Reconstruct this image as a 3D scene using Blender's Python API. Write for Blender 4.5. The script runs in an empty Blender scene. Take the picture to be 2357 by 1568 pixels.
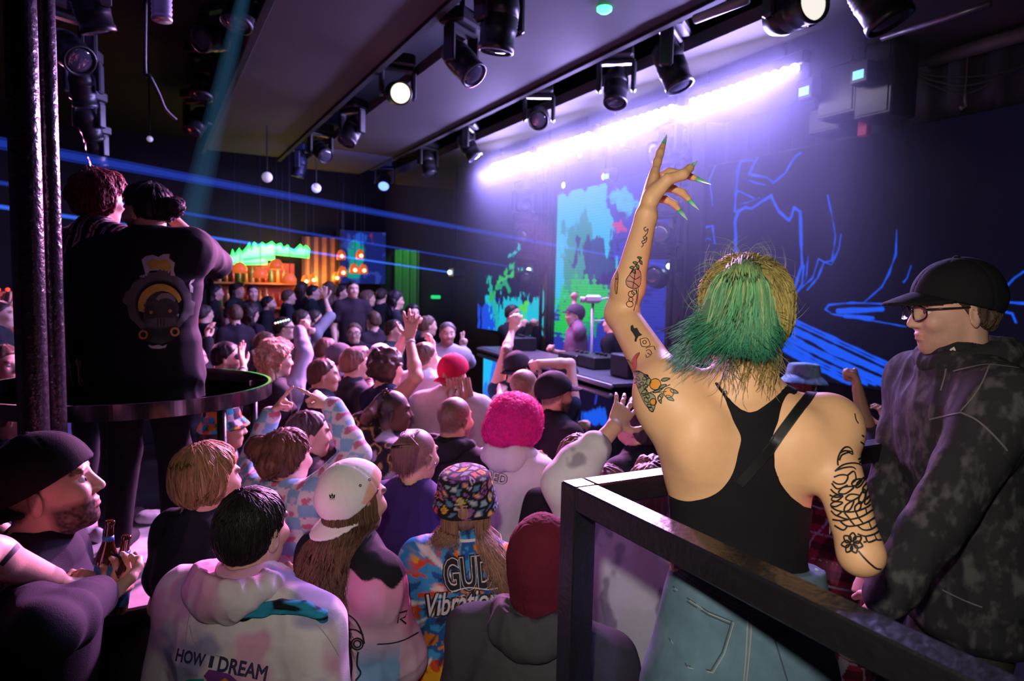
import bpy, math, random
import numpy as np
from mathutils import Vector, Matrix, geometry
from mathutils.bvhtree import BVHTree

S = bpy.context.scene
C = S.collection
random.seed(7)
RNG = np.random.default_rng(11)
A = lambda *v: np.array(v, float)
UP = A(0, 0, 1)

# ------------------------------------------------------------------ camera
FPX = 1571.3
CAM = A(0, 0, 2.23)
YAW, PITCH, ROLL = math.radians(28.1), math.atan(121 / 1571.3), 0.0213
HF = A(math.sin(YAW), math.cos(YAW), 0)            # camera heading on the floor
HR = A(math.cos(YAW), -math.sin(YAW), 0)
CF = HF * math.cos(PITCH) - UP * math.sin(PITCH)
_u0 = UP * math.cos(PITCH) + HF * math.sin(PITCH)
CR = HR * math.cos(ROLL) + _u0 * math.sin(ROLL)
CU = _u0 * math.cos(ROLL) - HR * math.sin(ROLL)
cam_data = bpy.data.cameras.new('camera')
cam = bpy.data.objects.new('camera', cam_data)
C.objects.link(cam)
cam_data.sensor_width = 36
cam_data.lens = 24
cam_data.clip_start = 0.02
cam_data.clip_end = 60
cam.matrix_world = Matrix(((CR[0], CU[0], -CF[0], CAM[0]), (CR[1], CU[1], -CF[1], CAM[1]), (CR[2], CU[2], -CF[2], CAM[2]), (0, 0, 0, 1)))
cam_data.dof.use_dof = True
cam_data.dof.focus_distance = 1.75
cam_data.dof.aperture_fstop = 4.0
S.camera = cam


def ray(px, py):
    """direction (depth 1 along the lens axis) of a pixel of the 2357 x 1568 frame"""
    return CF + CR * ((px - 1178.5) / FPX) - CU * ((py - 784) / FPX)


def at(px, py, d):
    return CAM + ray(px, py) * d


def to_px(P):
    V = np.asarray(P) - CAM
    d = V @ CF
    return 1178.5 + FPX * (V @ CR) / d, 784 - FPX * (V @ CU) / d, d


def on_x(px, py, x):
    r = ray(px, py)
    return CAM + r * ((x - CAM[0]) / r[0])


def on_z(px, py, z):
    r = ray(px, py)
    return CAM + r * ((z - CAM[2]) / r[2])


# ------------------------------------------------------------------ world, lights, exposure
S.view_settings.view_transform = 'Standard'
S.view_settings.look = 'None'
S.view_settings.exposure = 0.0
S.view_settings.gamma = 1.0
S.view_settings.use_curve_mapping = False
S.cycles.max_bounces = 5
S.cycles.diffuse_bounces = 2
S.cycles.glossy_bounces = 2
S.cycles.transmission_bounces = 4
S.cycles.transparent_max_bounces = 24
S.cycles.volume_bounces = 0
S.cycles.use_denoising = True
S.cycles.sample_clamp_indirect = 4.0
w = bpy.data.worlds.new('club_air')
S.world = w
w.use_nodes = True
w.node_tree.nodes['Background'].inputs['Color'].default_value = (0.25, 0.2, 1.0, 1)
w.node_tree.nodes['Background'].inputs['Strength'].default_value = 0.004


def light(name, kind, loc, target, power, col, size=0.1, size_y=None, angle=90, blend=0.5, vol=1.0, spread=None):
    d = bpy.data.lights.new(name, kind)
    d.energy = power
    d.color = col
    if kind == 'AREA':
        d.size = size
        if size_y:
            d.shape = 'RECTANGLE'
            d.size_y = size_y
        if spread:
            d.spread = math.radians(spread)
    else:
        d.shadow_soft_size = size
    if kind == 'SPOT':
        d.spot_size = math.radians(angle)
        d.spot_blend = blend
    d.volume_factor = vol if hasattr(d, 'volume_factor') else 1.0
    o = bpy.data.objects.new(name, d)
    C.objects.link(o)
    o.location = loc
    if target is not None:
        o.rotation_euler = (Vector(target) - Vector(loc)).to_track_quat('-Z', 'Y').to_euler()
    return o


PINK, VIOLET, BLUE = (1.0, 0.27, 0.74), (0.50, 0.33, 1.0), (0.12, 0.16, 1.0)
# the photographer's flash, held above and left of the lens
light('flash_lamp', 'SPOT', CAM + UP * 0.24 - HR * 0.06 - HF * 0.02, at(1560, 950, 1.5), 95, (1.0, 0.90, 0.78), 0.035, angle=98, blend=1.0)
# stage wash from the lamps in the ceiling slots, aimed over the dancers
light('stage_wash_lamp', 'SPOT', (3.36, 6.6, 3.55), (0.2, 3.7, 1.2), 4200, PINK, 0.12, angle=74, blend=0.9)
light('stage_wash_lamp', 'SPOT', (3.36, 8.0, 3.55), (0.4, 4.9, 1.3), 900, PINK, 0.12, angle=52, blend=0.8)
light('stage_wash_lamp', 'SPOT', (3.36, 4.7, 3.55), (-0.1, 2.1, 1.3), 1300, (1.0, 0.34, 0.85), 0.12, angle=60, blend=0.9)
light('stage_wash_lamp', 'SPOT', (3.5, 3.6, 3.6), (1.3, 1.2, 1.7), 50, (0.62, 0.4, 1.0), 0.15, angle=70, blend=0.8)
light('dance_wash_lamp', 'SPOT', (-1.2, 9.8, 3.7), (-0.6, 3.4, 1.2), 420, (1.0, 0.3, 0.65), 0.12, angle=70, blend=0.7)
light('ambient_fill', 'AREA', (0.3, 5.5, 3.95), (0.3, 5.5, 0), 9, (0.35, 0.2, 1.0), 3.0, 5.0)  # added soft fill for the room's ambient light, no fixture here
light('back_blue_fill', 'AREA', (2.6, 9.6, 3.9), (2.2, 12.9, 1.6), 46, (0.12, 0.13, 1.0), 1.5, 1.5)  # added blue fill for the far wall, not a fixture of the club
light('booth_lamp', 'SPOT', (3.36, 7.4, 3.5), (4.3, 6.4, 1.9), 480, (1.0, 0.35, 0.95), 0.1, angle=46, blend=0.6)

# ------------------------------------------------------------------ materials
def mat(name, col, rough=0.6, metal=0.0, var=0.15, scale=20.0, bump=0.0, bscale=120.0, attr=False, emit=None, estr=0.0, spec=0.4, sheen=0.0):
    m = bpy.data.materials.new(name)
    m.use_nodes = True
    nt = m.node_tree
    b = nt.nodes['Principled BSDF']
    b.inputs['Roughness'].default_value = rough
    b.inputs['Metallic'].default_value = metal
    b.inputs['Specular IOR Level'].default_value = spec
    b.inputs['Sheen Weight'].default_value = sheen
    tc = nt.nodes.new('ShaderNodeTexCoord')
    nz = nt.nodes.new('ShaderNodeTexNoise')
    nz.inputs['Scale'].default_value = scale
    nz.inputs['Detail'].default_value = 3
    nt.links.new(tc.outputs['Object'], nz.inputs['Vector'])
    rmp = nt.nodes.new('ShaderNodeMapRange')
    rmp.inputs['To Min'].default_value = 1 - var
    rmp.inputs['To Max'].default_value = 1 + var
    nt.links.new(nz.outputs['Fac'], rmp.inputs['Value'])
    mx = nt.nodes.new('ShaderNodeMix')
    mx.data_type = 'RGBA'
    mx.blend_type = 'MULTIPLY'
    mx.inputs['Factor'].default_value = 1
    if attr:
        at_ = nt.nodes.new('ShaderNodeAttribute')
        at_.attribute_name = 'col'
        nt.links.new(at_.outputs['Color'], mx.inputs['A'])
    else:
        mx.inputs['A'].default_value = (*col, 1)
    nt.links.new(rmp.outputs['Result'], mx.inputs['B'])
    nt.links.new(mx.outputs['Result'], b.inputs['Base Color'])
    if emit is not None or (attr and estr):
        if attr:
            nt.links.new(at_.outputs['Color'], b.inputs['Emission Color'])
        else:
            b.inputs['Emission Color'].default_value = (*emit, 1)
        b.inputs['Emission Strength'].default_value = estr
    if bump:
        n2 = nt.nodes.new('ShaderNodeTexNoise')
        n2.inputs['Scale'].default_value = bscale
        n2.inputs['Detail'].default_value = 2
        nt.links.new(tc.outputs['Object'], n2.inputs['Vector'])
        bp = nt.nodes.new('ShaderNodeBump')
        bp.inputs['Strength'].default_value = bump
        bp.inputs['Distance'].default_value = 0.004
        nt.links.new(n2.outputs['Fac'], bp.inputs['Height'])
        nt.links.new(bp.outputs['Normal'], b.inputs['Normal'])
    return m


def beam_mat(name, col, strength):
    """beam glow in haze, put in as emission added to what is behind it"""
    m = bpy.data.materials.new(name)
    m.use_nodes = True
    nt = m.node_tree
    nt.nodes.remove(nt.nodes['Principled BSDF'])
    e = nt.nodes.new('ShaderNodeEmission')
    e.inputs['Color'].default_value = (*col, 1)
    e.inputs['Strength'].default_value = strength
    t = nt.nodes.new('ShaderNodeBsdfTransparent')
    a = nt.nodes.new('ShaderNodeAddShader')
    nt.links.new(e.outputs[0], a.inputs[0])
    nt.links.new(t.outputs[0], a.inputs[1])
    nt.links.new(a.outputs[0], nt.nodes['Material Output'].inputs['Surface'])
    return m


_cm = {}


def cloth(col, rough=0.85, var=0.12):
    k = (tuple(round(c, 3) for c in col), rough)
    if k not in _cm:
        _cm[k] = mat('cloth', col, rough, var=var, scale=35, bump=0.25, bscale=420, spec=0.15)
    return _cm[k]


M_SKIN = mat('skin', (0.6, 0.36, 0.25), 0.5, var=0.06, scale=45, attr=True, bump=0.08, bscale=300, spec=0.35)
M_CATTR = mat('printed_cloth', (1, 1, 1), 0.85, var=0.08, scale=40, attr=True, bump=0.2, bscale=420, spec=0.15)
M_HAIR = mat('hair', (1, 1, 1), 0.55, var=0.2, scale=60, attr=True, spec=0.35)
M_INK = mat('ink', (0.012, 0.014, 0.014), 0.5, var=0.1, spec=0.3)
M_BLACK = mat('black_metal', (0.012, 0.012, 0.013), 0.38, var=0.2, bump=0.15, bscale=60, spec=0.5)
M_HOUSE = mat('fixture_housing', (0.013, 0.013, 0.015), 0.38, var=0.15, spec=0.5)
M_LENS = mat('lens_glass', (0.05, 0.05, 0.07), 0.05, spec=1.0, var=0.0)
M_CHROME = mat('chrome', (0.7, 0.7, 0.72), 0.15, metal=1.0, var=0.05)
M_EYE = mat('eye_white', (0.75, 0.72, 0.7), 0.2, var=0.02)
M_IRIS = mat('iris', (0.05, 0.03, 0.02), 0.15, var=0.1)

SKIN = dict(warm=(0.72, 0.41, 0.215), fair=(0.66, 0.40, 0.29), light=(0.62, 0.36, 0.24), tan=(0.47, 0.26, 0.16), brown=(0.22, 0.11, 0.065), dark=(0.1, 0.05, 0.032))
HAIRC = dict(black=(0.012, 0.010, 0.010), dark=(0.035, 0.022, 0.016), brown=(0.10, 0.055, 0.03), light=(0.22, 0.13, 0.065), blonde=(0.46, 0.30, 0.15), red=(0.20, 0.05, 0.035))


# ------------------------------------------------------------------ mesh helpers
def link(name, me, parent=None):
    o = bpy.data.objects.new(name, me)
    C.objects.link(o)
    if parent is not None:
        o.parent = parent
    return o


def mesh_obj(name, V, F, m, parent=None, col=None, smooth=True, origin=None):
    """V (N,3) in world metres, F an (M,3|4) array or a list of index tuples; becomes ONE mesh object"""
    V = np.asarray(V, float).reshape(-1, 3)
    if origin is None:
        if parent is not None:
            origin = WORLD[parent.name]
        else:
            lo, hi = V.min(0), V.max(0)
            origin = A((lo[0] + hi[0]) / 2, (lo[1] + hi[1]) / 2, lo[2])
    me = bpy.data.meshes.new(name)
    L = V - origin
    if isinstance(F, np.ndarray):
        n, k = F.shape
        me.vertices.add(len(L))
        me.vertices.foreach_set('co', L.astype(np.float32).ravel())
        me.loops.add(n * k)
        me.loops.foreach_set('vertex_index', F.astype(np.int32).ravel())
        me.polygons.add(n)
        me.polygons.foreach_set('loop_start', (np.arange(n) * k).astype(np.int32))
        me.update(calc_edges=True)
    else:
        me.from_pydata(L.tolist(), [], F)
        me.update()
    if col is not None:
        a = me.color_attributes.new('col', 'FLOAT_COLOR', 'POINT')
        c = np.ones((len(V), 4), np.float32)
        c[:, :3] = col
        a.data.foreach_set('color', c.ravel())
    if smooth:
        me.polygons.foreach_set('use_smooth', np.ones(len(me.polygons), bool))
    me.materials.append(m)
    o = link(name, me, parent)
    if parent is None:
        o.location = origin
        WORLD[o.name] = origin
    else:
        WORLD[o.name] = WORLD[parent.name]
        if not np.allclose(origin, WORLD[parent.name]):
            o.location = origin - WORLD[parent.name]
            WORLD[o.name] = origin
    return o


WORLD = {}


def thing(name, loc, label, cat, group=None, kind=None):
    o = bpy.data.objects.new(name, None)
    o.empty_display_size = 0.1
    C.objects.link(o)
    o.location = loc
    WORLD[o.name] = np.array(loc, float)
    return tag(o, label, cat, group, kind)


def tag(o, label=None, cat=None, group=None, kind=None):
    if label:
        o['label'] = label
    if cat:
        o['category'] = cat
    if group:
        o['group'] = group
    if kind:
        o['kind'] = kind
    return o


def struct(name, mb, m, parent=None, smooth=False, label=None):
    o = mb.build(name, m, parent, smooth=smooth)
    if parent is None:
        o['kind'] = 'structure'
        if label:
            o['label'] = label
    return o


def frame(axis, hint=UP):
    """rows: two side vectors and the axis"""
    z = np.asarray(axis, float)
    z = z / (np.linalg.norm(z) + 1e-12)
    x = np.asarray(hint, float) - z * np.dot(hint, z)
    if np.linalg.norm(x) < 1e-4:
        x = A(1, 0, 0) - z * z[0]
    x /= np.linalg.norm(x)
    return x, np.cross(z, x), z


class MB:
    """collects faces of one mesh"""

    def __init__(s):
        s.v, s.f = [], []

    def add(s, V, F):
        n = len(s.v)
        s.v += [tuple(map(float, p)) for p in V]
        s.f += [tuple(i + n for i in f) for f in F]
        return s

    def box(s, lo, hi, R=None, o=None, bev=0.0):
        lo, hi = np.minimum(lo, hi), np.maximum(lo, hi)
        c, e = (lo + hi) / 2, (hi - lo) / 2
        b = min(bev, *(e * 0.8)) if bev else 0
        pts = []
        if not b:
            for z in (-1, 1):
                for x, y in ((-1, -1), (1, -1), (1, 1), (-1, 1)):
                    pts.append(c + e * A(x, y, z))
            F = [(3, 2, 1, 0), (4, 5, 6, 7), (0, 1, 5, 4), (1, 2, 6, 5), (2, 3, 7, 6), (3, 0, 4, 7)]
        else:
            for z, k in ((-1, 1), (-1, 0), (1, 0), (1, 1)):
                ez = e[2] - (0 if k else b)
                for x, y in ((-1, -1), (1, -1), (1, 1), (-1, 1)):
                    for q in (0, 1):
                        ii = b + (b if k else 0) if True else 0
                        ax = e[0] - (b if k else 0)
                        ay = e[1] - (b if k else 0)
                        first = (x * y > 0) == (q == 0)
                        px = ax - (b * 0.7 if not first else 0)
                        py = ay - (b * 0.7 if first else 0)
                        pts.append(c + A(x * px, y * py, z * ez))
            F = [tuple(range(7, -1, -1)), tuple(range(24, 32))]
            for r in range(3):
                for i in range(8):
                    j = (i + 1) % 8
                    F.append((r * 8 + i, r * 8 + j, r * 8 + 8 + j, r * 8 + 8 + i))
        pts = np.array(pts)
        if R is not None:
            pts = pts @ np.asarray(R) + (o if o is not None else 0)
        return s.add(pts, F)

    def tube(s, P, r, n=10, caps=True, flat=1.0, hint=UP):
        P = np.asarray(P, float)
        r = np.broadcast_to(np.asarray(r, float), (len(P),))
        V, F = [], []
        x = None
        for i, p in enumerate(P):
            t = P[min(i + 1, len(P) - 1)] - P[max(i - 1, 0)]
            fx, fy, fz = frame(t, hint if x is None else x)
            x = fx
            for k in range(n):
                a = 2 * math.pi * k / n
                V.append(p + (fx * math.cos(a) * flat + fy * math.sin(a)) * r[i])
        for i in range(len(P) - 1):
            for k in range(n):
                j = (k + 1) % n
                F.append((i * n + k, i * n + j, i * n + n + j, i * n + n + k))
        if caps:
            F += [tuple(range(n - 1, -1, -1)), tuple(range((len(P) - 1) * n, len(P) * n))]
        return s.add(V, F)

    def lathe(s, prof, o=(0, 0, 0), R=None, n=24, a0=0, a1=2 * math.pi, wob=None):
        """prof: (radius, height) along the third row of R"""
        R = np.eye(3) if R is None else np.asarray(R)
        full = abs(a1 - a0 - 2 * math.pi) < 1e-6
        m = n if full else n + 1
        V, F = [], []
        for r, h in prof:
            for k in range(m):
                a = a0 + (a1 - a0) * k / n
                rr = r * (1 if wob is None else wob(a, h))
                V.append(np.asarray(o) + A(rr * math.cos(a), rr * math.sin(a), h) @ R)
        for i in range(len(prof) - 1):
            for k in range(n):
                j = (k + 1) % m
                F.append((i * m + k, i * m + j, i * m + m + j, i * m + m + k))
        if full and prof[0][0] > 1e-5:
            F.append(tuple(range(m - 1, -1, -1)))
        if full and prof[-1][0] > 1e-5:
            F.append(tuple(range((len(prof) - 1) * m, len(prof) * m)))
        return s.add(V, F)

    def slab(s, poly, d, thick):
        """a flat outline (N,3) given thickness along d"""
        P = np.asarray(poly, float)
        d = np.asarray(d, float) * thick
        n = len(P)
        F = [tuple(range(n)), tuple(range(2 * n - 1, n - 1, -1))] + [(i, i + n, (i + 1) % n + n, (i + 1) % n) for i in range(n)]
        return s.add(np.vstack([P, P + d]), F)

    def build(s, name, m, parent=None, smooth=False, col=None, origin=None):
        return mesh_obj(name, np.array(s.v), s.f, m, parent, col, smooth, origin)


# ------------------------------------------------------------------ noise, distance fields and surface nets
_perm = RNG.random(1 << 15).astype(np.float32)


def vnoise(P, seed=0):
    P = np.asarray(P, np.float32)
    i = np.floor(P).astype(np.int64)
    f = (P - i).astype(np.float32)
    f = f * f * (3 - 2 * f)
    out = 0
    for dx in (0, 1):
        wx = f[:, 0] if dx else 1 - f[:, 0]
        for dy in (0, 1):
            wy = f[:, 1] if dy else 1 - f[:, 1]
            for dz in (0, 1):
                wz = f[:, 2] if dz else 1 - f[:, 2]
                h = ((i[:, 0] + dx) * 73856093 ^ (i[:, 1] + dy) * 19349663 ^ (i[:, 2] + dz) * 83492791 ^ seed * 7919) & 32767
                out = out + wx * wy * wz * _perm[h]
    return out


def fbm(P, seed=0, oct=3):
    return sum(vnoise(P * 2.03 ** k, seed + k) * 0.5 ** k for k in range(oct)) / sum(0.5 ** k for k in range(oct))


def smoothmax(a, b, k):
    h = np.clip(k - np.abs(a - b), 0, None) / k
    return np.maximum(a, b) + h * h * k * 0.25


class Field:
    def __init__(s):
        s.p = []

    def cap(s, a, b, ra, rb, k=0.02, sub=False):
        a, b = np.asarray(a, float), np.asarray(b, float)
        r = max(ra, rb)
        s.p.append(('c', np.minimum(a, b) - r, np.maximum(a, b) + r, (a, b, ra, rb), k, sub))
        return s

    def ell(s, c, R, r, k=0.02, sub=False):
        c, R, r = np.asarray(c, float), np.asarray(R, float), np.asarray(r, float)
        e = np.abs(R.T) @ r
        s.p.append(('e', c - e, c + e, (c, R, r), k, sub))
        return s

    def loft(s, a, b, side, rows, k=0.03):
        """elliptical sections along a->b: rows of (t, half width along side, half depth)"""
        a, b = np.asarray(a, float), np.asarray(b, float)
        m = max(max(r[1], r[2]) for r in rows)
        s.p.append(('l', np.minimum(a, b) - m, np.maximum(a, b) + m, (a, b, np.asarray(side, float), rows), k, False))
        return s

    def mesh(s, h, post=None, band=0.03, largest=False):
        lo = np.min([p[1] for p in s.p if not p[5]], 0) - 0.03 - 2 * h
        hi = np.max([p[2] for p in s.p if not p[5]], 0) + 0.03 + 2 * h
        n = np.ceil((hi - lo) / h).astype(int) + 1
        F = np.full(n, 1.0, np.float32)
        ax = [(lo[i] + h * np.arange(n[i])).astype(np.float32) for i in range(3)]
        for kind, plo, phi, q, k, sub in s.p:
            pad = k + band + h
            i0 = np.clip(np.floor((plo - pad - lo) / h).astype(int), 0, n)
            i1 = np.clip(np.ceil((phi + pad - lo) / h).astype(int) + 1, 0, n)
            if np.any(i1 <= i0):
                continue
            sl = tuple(slice(i0[i], i1[i]) for i in range(3))
            X, Y, Z = ax[0][sl[0]][:, None, None], ax[1][sl[1]][None, :, None], ax[2][sl[2]][None, None, :]
            if kind == 'c':
                a, b, ra, rb = q
                ab = b - a
                L2 = float(ab @ ab) + 1e-12
                x, y, z = X - a[0], Y - a[1], Z - a[2]
                t = np.clip((x * ab[0] + y * ab[1] + z * ab[2]) / L2, 0, 1)
                d = np.sqrt((x - t * ab[0]) ** 2 + (y - t * ab[1]) ** 2 + (z - t * ab[2]) ** 2) - (ra + (rb - ra) * t)
            elif kind == 'e':
                c, R, r = q
                x, y, z = X - c[0], Y - c[1], Z - c[2]
                u = [(x * R[i, 0] + y * R[i, 1] + z * R[i, 2]) / r[i] for i in range(3)]
                k0 = np.sqrt(u[0] ** 2 + u[1] ** 2 + u[2] ** 2)
                k1 = np.sqrt((u[0] / r[0]) ** 2 + (u[1] / r[1]) ** 2 + (u[2] / r[2]) ** 2) + 1e-6
                d = k0 * (k0 - 1) / k1
            else:
                a, b, side, rows = q
                ab = b - a
                L = np.linalg.norm(ab)
                zx = ab / L
                sx = side - zx * (side @ zx)
                sx /= np.linalg.norm(sx)
                dx = np.cross(zx, sx)
                x, y, z = X - a[0], Y - a[1], Z - a[2]
                t = (x * zx[0] + y * zx[1] + z * zx[2]) / L
                tt = np.clip(t, 0, 1)
                T = [r[0] for r in rows]
                W = np.interp(tt, T, [r[1] for r in rows])
                D = np.interp(tt, T, [r[2] for r in rows])
                e = np.abs(t - tt) * L
                qs = x * sx[0] + y * sx[1] + z * sx[2]
                qd = x * dx[0] + y * dx[1] + z * dx[2]
                mn = np.minimum(W, D)
                d = (np.sqrt((qs / W) ** 2 + (qd / D) ** 2 + (e / (mn * 0.6)) ** 2) - 1) * mn
            d = d.astype(np.float32)
            o = F[sl]
            kk = max(k, 1e-4)
            if sub:
                d = -d
                hh = np.clip(kk - np.abs(o - d), 0, None) / kk
                F[sl] = np.maximum(o, d) + hh * hh * kk * 0.25
            else:
                hh = np.clip(kk - np.abs(o - d), 0, None) / kk
                F[sl] = np.minimum(o, d) - hh * hh * kk * 0.25
        if post is not None:
            idx = np.nonzero(F < band)
            P = np.stack([ax[i][idx[i]] for i in range(3)], 1)
            F[idx] = post(P, F[idx])
        V, Q = nets(F, lo, h)
        if largest and len(Q):
            V, Q = biggest(V, Q)
        return V, Q


def nets(F, lo, h):
    n = np.array(F.shape)
    ins = F < 0
    cnt = np.zeros(n - 1, np.int8)
    for dx in (0, 1):
        for dy in (0, 1):
            for dz in (0, 1):
                cnt += ins[dx:n[0] - 1 + dx, dy:n[1] - 1 + dy, dz:n[2] - 1 + dz]
    act = (cnt > 0) & (cnt < 8)
    ci = np.stack(np.nonzero(act), 1)
    N = len(ci)
    gid = np.full(n - 1, -1, np.int32)
    gid[tuple(ci.T)] = np.arange(N)
    cor = [(x, y, z) for x in (0, 1) for y in (0, 1) for z in (0, 1)]
    val = np.stack([F[ci[:, 0] + c[0], ci[:, 1] + c[1], ci[:, 2] + c[2]] for c in cor], 1)
    acc = np.zeros((N, 3))
    num = np.zeros(N)
    for i in range(8):
        for j in range(i + 1, 8):
            if sum(abs(cor[i][q] - cor[j][q]) for q in range(3)) != 1:
                continue
            a, b = val[:, i], val[:, j]
            m = (a < 0) != (b < 0)
            t = np.where(m, a / np.where(m, a - b, 1), 0)
            p = np.array(cor[i])[None] + t[:, None] * (np.array(cor[j]) - np.array(cor[i]))[None]
            acc += p * m[:, None]
            num += m
    V = lo + h * (ci + acc / np.maximum(num, 1)[:, None])
    quads = []
    for axn in range(3):
        o1, o2 = [(1, 2), (2, 0), (0, 1)][axn]
        s0 = [slice(1, n[i] - 1) for i in range(3)]
        s0[axn] = slice(0, n[axn] - 1)
        s1 = list(s0)
        s1[axn] = slice(1, n[axn])
        a, b = ins[tuple(s0)], ins[tuple(s1)]
        e = np.stack(np.nonzero(a != b), 1)
        if not len(e):
            continue
        flip = a[tuple(e.T)]
        off = np.array([1, 1, 1])
        off[axn] = 0
        e = e + off
        d1, d2 = np.zeros(3, int), np.zeros(3, int)
        d1[o1] = 1
        d2[o2] = 1
        c = [e - d1 - d2, e - d2, e, e - d1]
        q = np.stack([gid[tuple(x.T)] for x in c], 1)
        q[~flip] = q[~flip][:, ::-1]
        quads.append(q)
    Q = np.vstack(quads) if quads else np.zeros((0, 4), int)
    Q = Q[(Q >= 0).all(1)]
    return V, Q


def biggest(V, Q):
    lab = np.arange(len(V))
    while True:
        m = lab[Q].min(1)
        new = lab.copy()
        for k in range(4):
            np.minimum.at(new, Q[:, k], m)
        new = new[new]
        if (new == lab).all():
            break
        lab = new
    u, c = np.unique(lab, return_counts=True)
    keep = lab == u[c.argmax()]
    idx = np.cumsum(keep) - 1
    return V[keep], idx[Q[keep[Q].all(1)]]


def bvh(V, Q):
    return BVHTree.FromPolygons([Vector(p) for p in V], [tuple(int(i) for i in q) for q in Q])


def poly_sd(X, Y, poly):
    """signed distance (negative inside) to a polygon"""
    P = np.asarray(poly, float)
    d = np.full(X.shape, 1e12)
    sgn = np.zeros(X.shape, bool)
    for i in range(len(P)):
        a, b = P[i], P[(i + 1) % len(P)]
        e = b - a
        wx, wy = X - a[0], Y - a[1]
        t = np.clip((wx * e[0] + wy * e[1]) / (e @ e + 1e-9), 0, 1)
        d = np.minimum(d, (wx - t * e[0]) ** 2 + (wy - t * e[1]) ** 2)
        c = (a[1] > Y) != (b[1] > Y)
        sgn ^= c & (X < (b[0] - a[0]) * (Y - a[1]) / (b[1] - a[1] + 1e-12) + a[0])
    return np.where(sgn, -1, 1) * np.sqrt(d)


# ------------------------------------------------------------------ prints and ink laid on a surface
def cast(tree, px, py, lift):
    d = ray(px, py)
    h, nrm, _, _ = tree.ray_cast(Vector(CAM), Vector(d))
    if h is None:
        return None, None
    nrm = np.array(nrm)
    if nrm @ d > 0:
        nrm = -nrm
    return np.array(h) + nrm * lift, nrm


def smooth_line(pts, per=6, closed=False):
    P = [np.asarray(p, float) for p in pts]
    n = len(P)
    out = []
    rng = range(n if closed else n - 1)
    for i in rng:
        p0, p1, p2, p3 = (P[(i - 1) % n] if closed or i else P[0]), P[i], P[(i + 1) % n], (P[(i + 2) % n] if closed or i + 2 < n else P[-1])
        for k in range(per):
            t = k / per
            out.append(0.5 * (2 * p1 + (p2 - p0) * t + (2 * p0 - 5 * p1 + 4 * p2 - p3) * t * t + (3 * p1 - p0 - 3 * p2 + p3) * t ** 3))
    if not closed:
        out.append(P[-1])
    return out


def ink_lines(name, tree, lines, width, m, parent, lift=0.0012, curve=True):
    """each line: pixel points on the photograph, laid on the surface the ray meets"""
    mb = MB()
    for ln in lines:
        closed = ln[0] == 'o'
        if closed:
            ln = ln[1:]
        pts = smooth_line(ln, 5, closed) if curve and len(ln) > 2 else list(ln)
        if closed:
            pts.append(pts[0])
        run = []
        runs = [run]
        for p in pts:
            hit, nrm = cast(tree, p[0], p[1], lift)
            if hit is None or (run and np.linalg.norm(run[-1][0] - hit) > 0.08):
                run = []
                runs.append(run)
            if hit is not None:
                run.append((hit, nrm))
        for r in runs:
            if len(r) < 2:
                continue
            V, F = [], []
            for i, (h, nm) in enumerate(r):
                t = r[min(i + 1, len(r) - 1)][0] - r[max(i - 1, 0)][0]
                s = np.cross(nm, t)
                s /= np.linalg.norm(s) + 1e-9
                V += [h - s * width / 2, h + s * width / 2]
            for i in range(len(r) - 1):
                F.append((2 * i, 2 * i + 1, 2 * i + 3, 2 * i + 2))
            mb.add(V, F)
    if not mb.v:
        return None
    return mb.build(name, m, parent, smooth=True)


def ink_fill(name, tree, loops, m, parent, lift=0.001, step=6.0, colf=None):
    """closed pixel outlines (even-odd), triangulated finely and laid on the surface"""
    mb, cols = MB(), []
    allv = []
    loops = [np.asarray(l, float) for l in loops]
    pts, edges = [], []
    for l in loops:
        s = len(pts)
        q = []
        for i in range(len(l)):
            a, b = l[i], l[(i + 1) % len(l)]
            k = max(1, int(np.linalg.norm(b - a) / step))
            q += [a + (b - a) * j / k for j in range(k)]
        pts += q
        edges += [(s + i, s + (i + 1) % len(q)) for i in range(len(q))]
    lo, hi = np.min(pts, 0), np.max(pts, 0)
    gx, gy = np.meshgrid(np.arange(lo[0] + step * .5, hi[0], step), np.arange(lo[1] + step * .5, hi[1], step))
    g = np.stack([gx.ravel(), gy.ravel()], 1)

    def inside(q):
        r = np.zeros(len(q), bool)
        for l in loops:
            r ^= poly_sd(q[:, 0], q[:, 1], l) < 0
        return r
    if len(g):
        g = g[inside(g)]
    allp = [Vector(p) for p in pts] + [Vector(p) for p in g]
    res = geometry.delaunay_2d_cdt(allp, edges, [], 0, 1e-4)
    vv = np.array([tuple(p) for p in res[0]])
    tr = [t for t in res[2]]
    cen = np.array([vv[list(t)].mean(0) for t in tr])
    keep = inside(cen)
    hits = []
    for p in vv:
        h, _ = cast(tree, p[0], p[1], lift)
        hits.append(h)
    used = {}
    V, F = [], []
    for t, kf in zip(tr, keep):
        if not kf or any(hits[i] is None for i in t):
            continue
        if max(np.linalg.norm(hits[t[0]] - hits[t[1]]), np.linalg.norm(hits[t[1]] - hits[t[2]])) > 0.08:
            continue
        for i in t:
            if i not in used:
                used[i] = len(V)
                V.append(hits[i])
        F.append(tuple(used[i] for i in t))
    if not F:
        return None
    c = None
    if colf is not None:
        inv = {v: k for k, v in used.items()}
        c = colf(vv[[inv[i] for i in range(len(V))]])
    return mesh_obj(name, np.array(V), F, m, parent, c, True)


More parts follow.
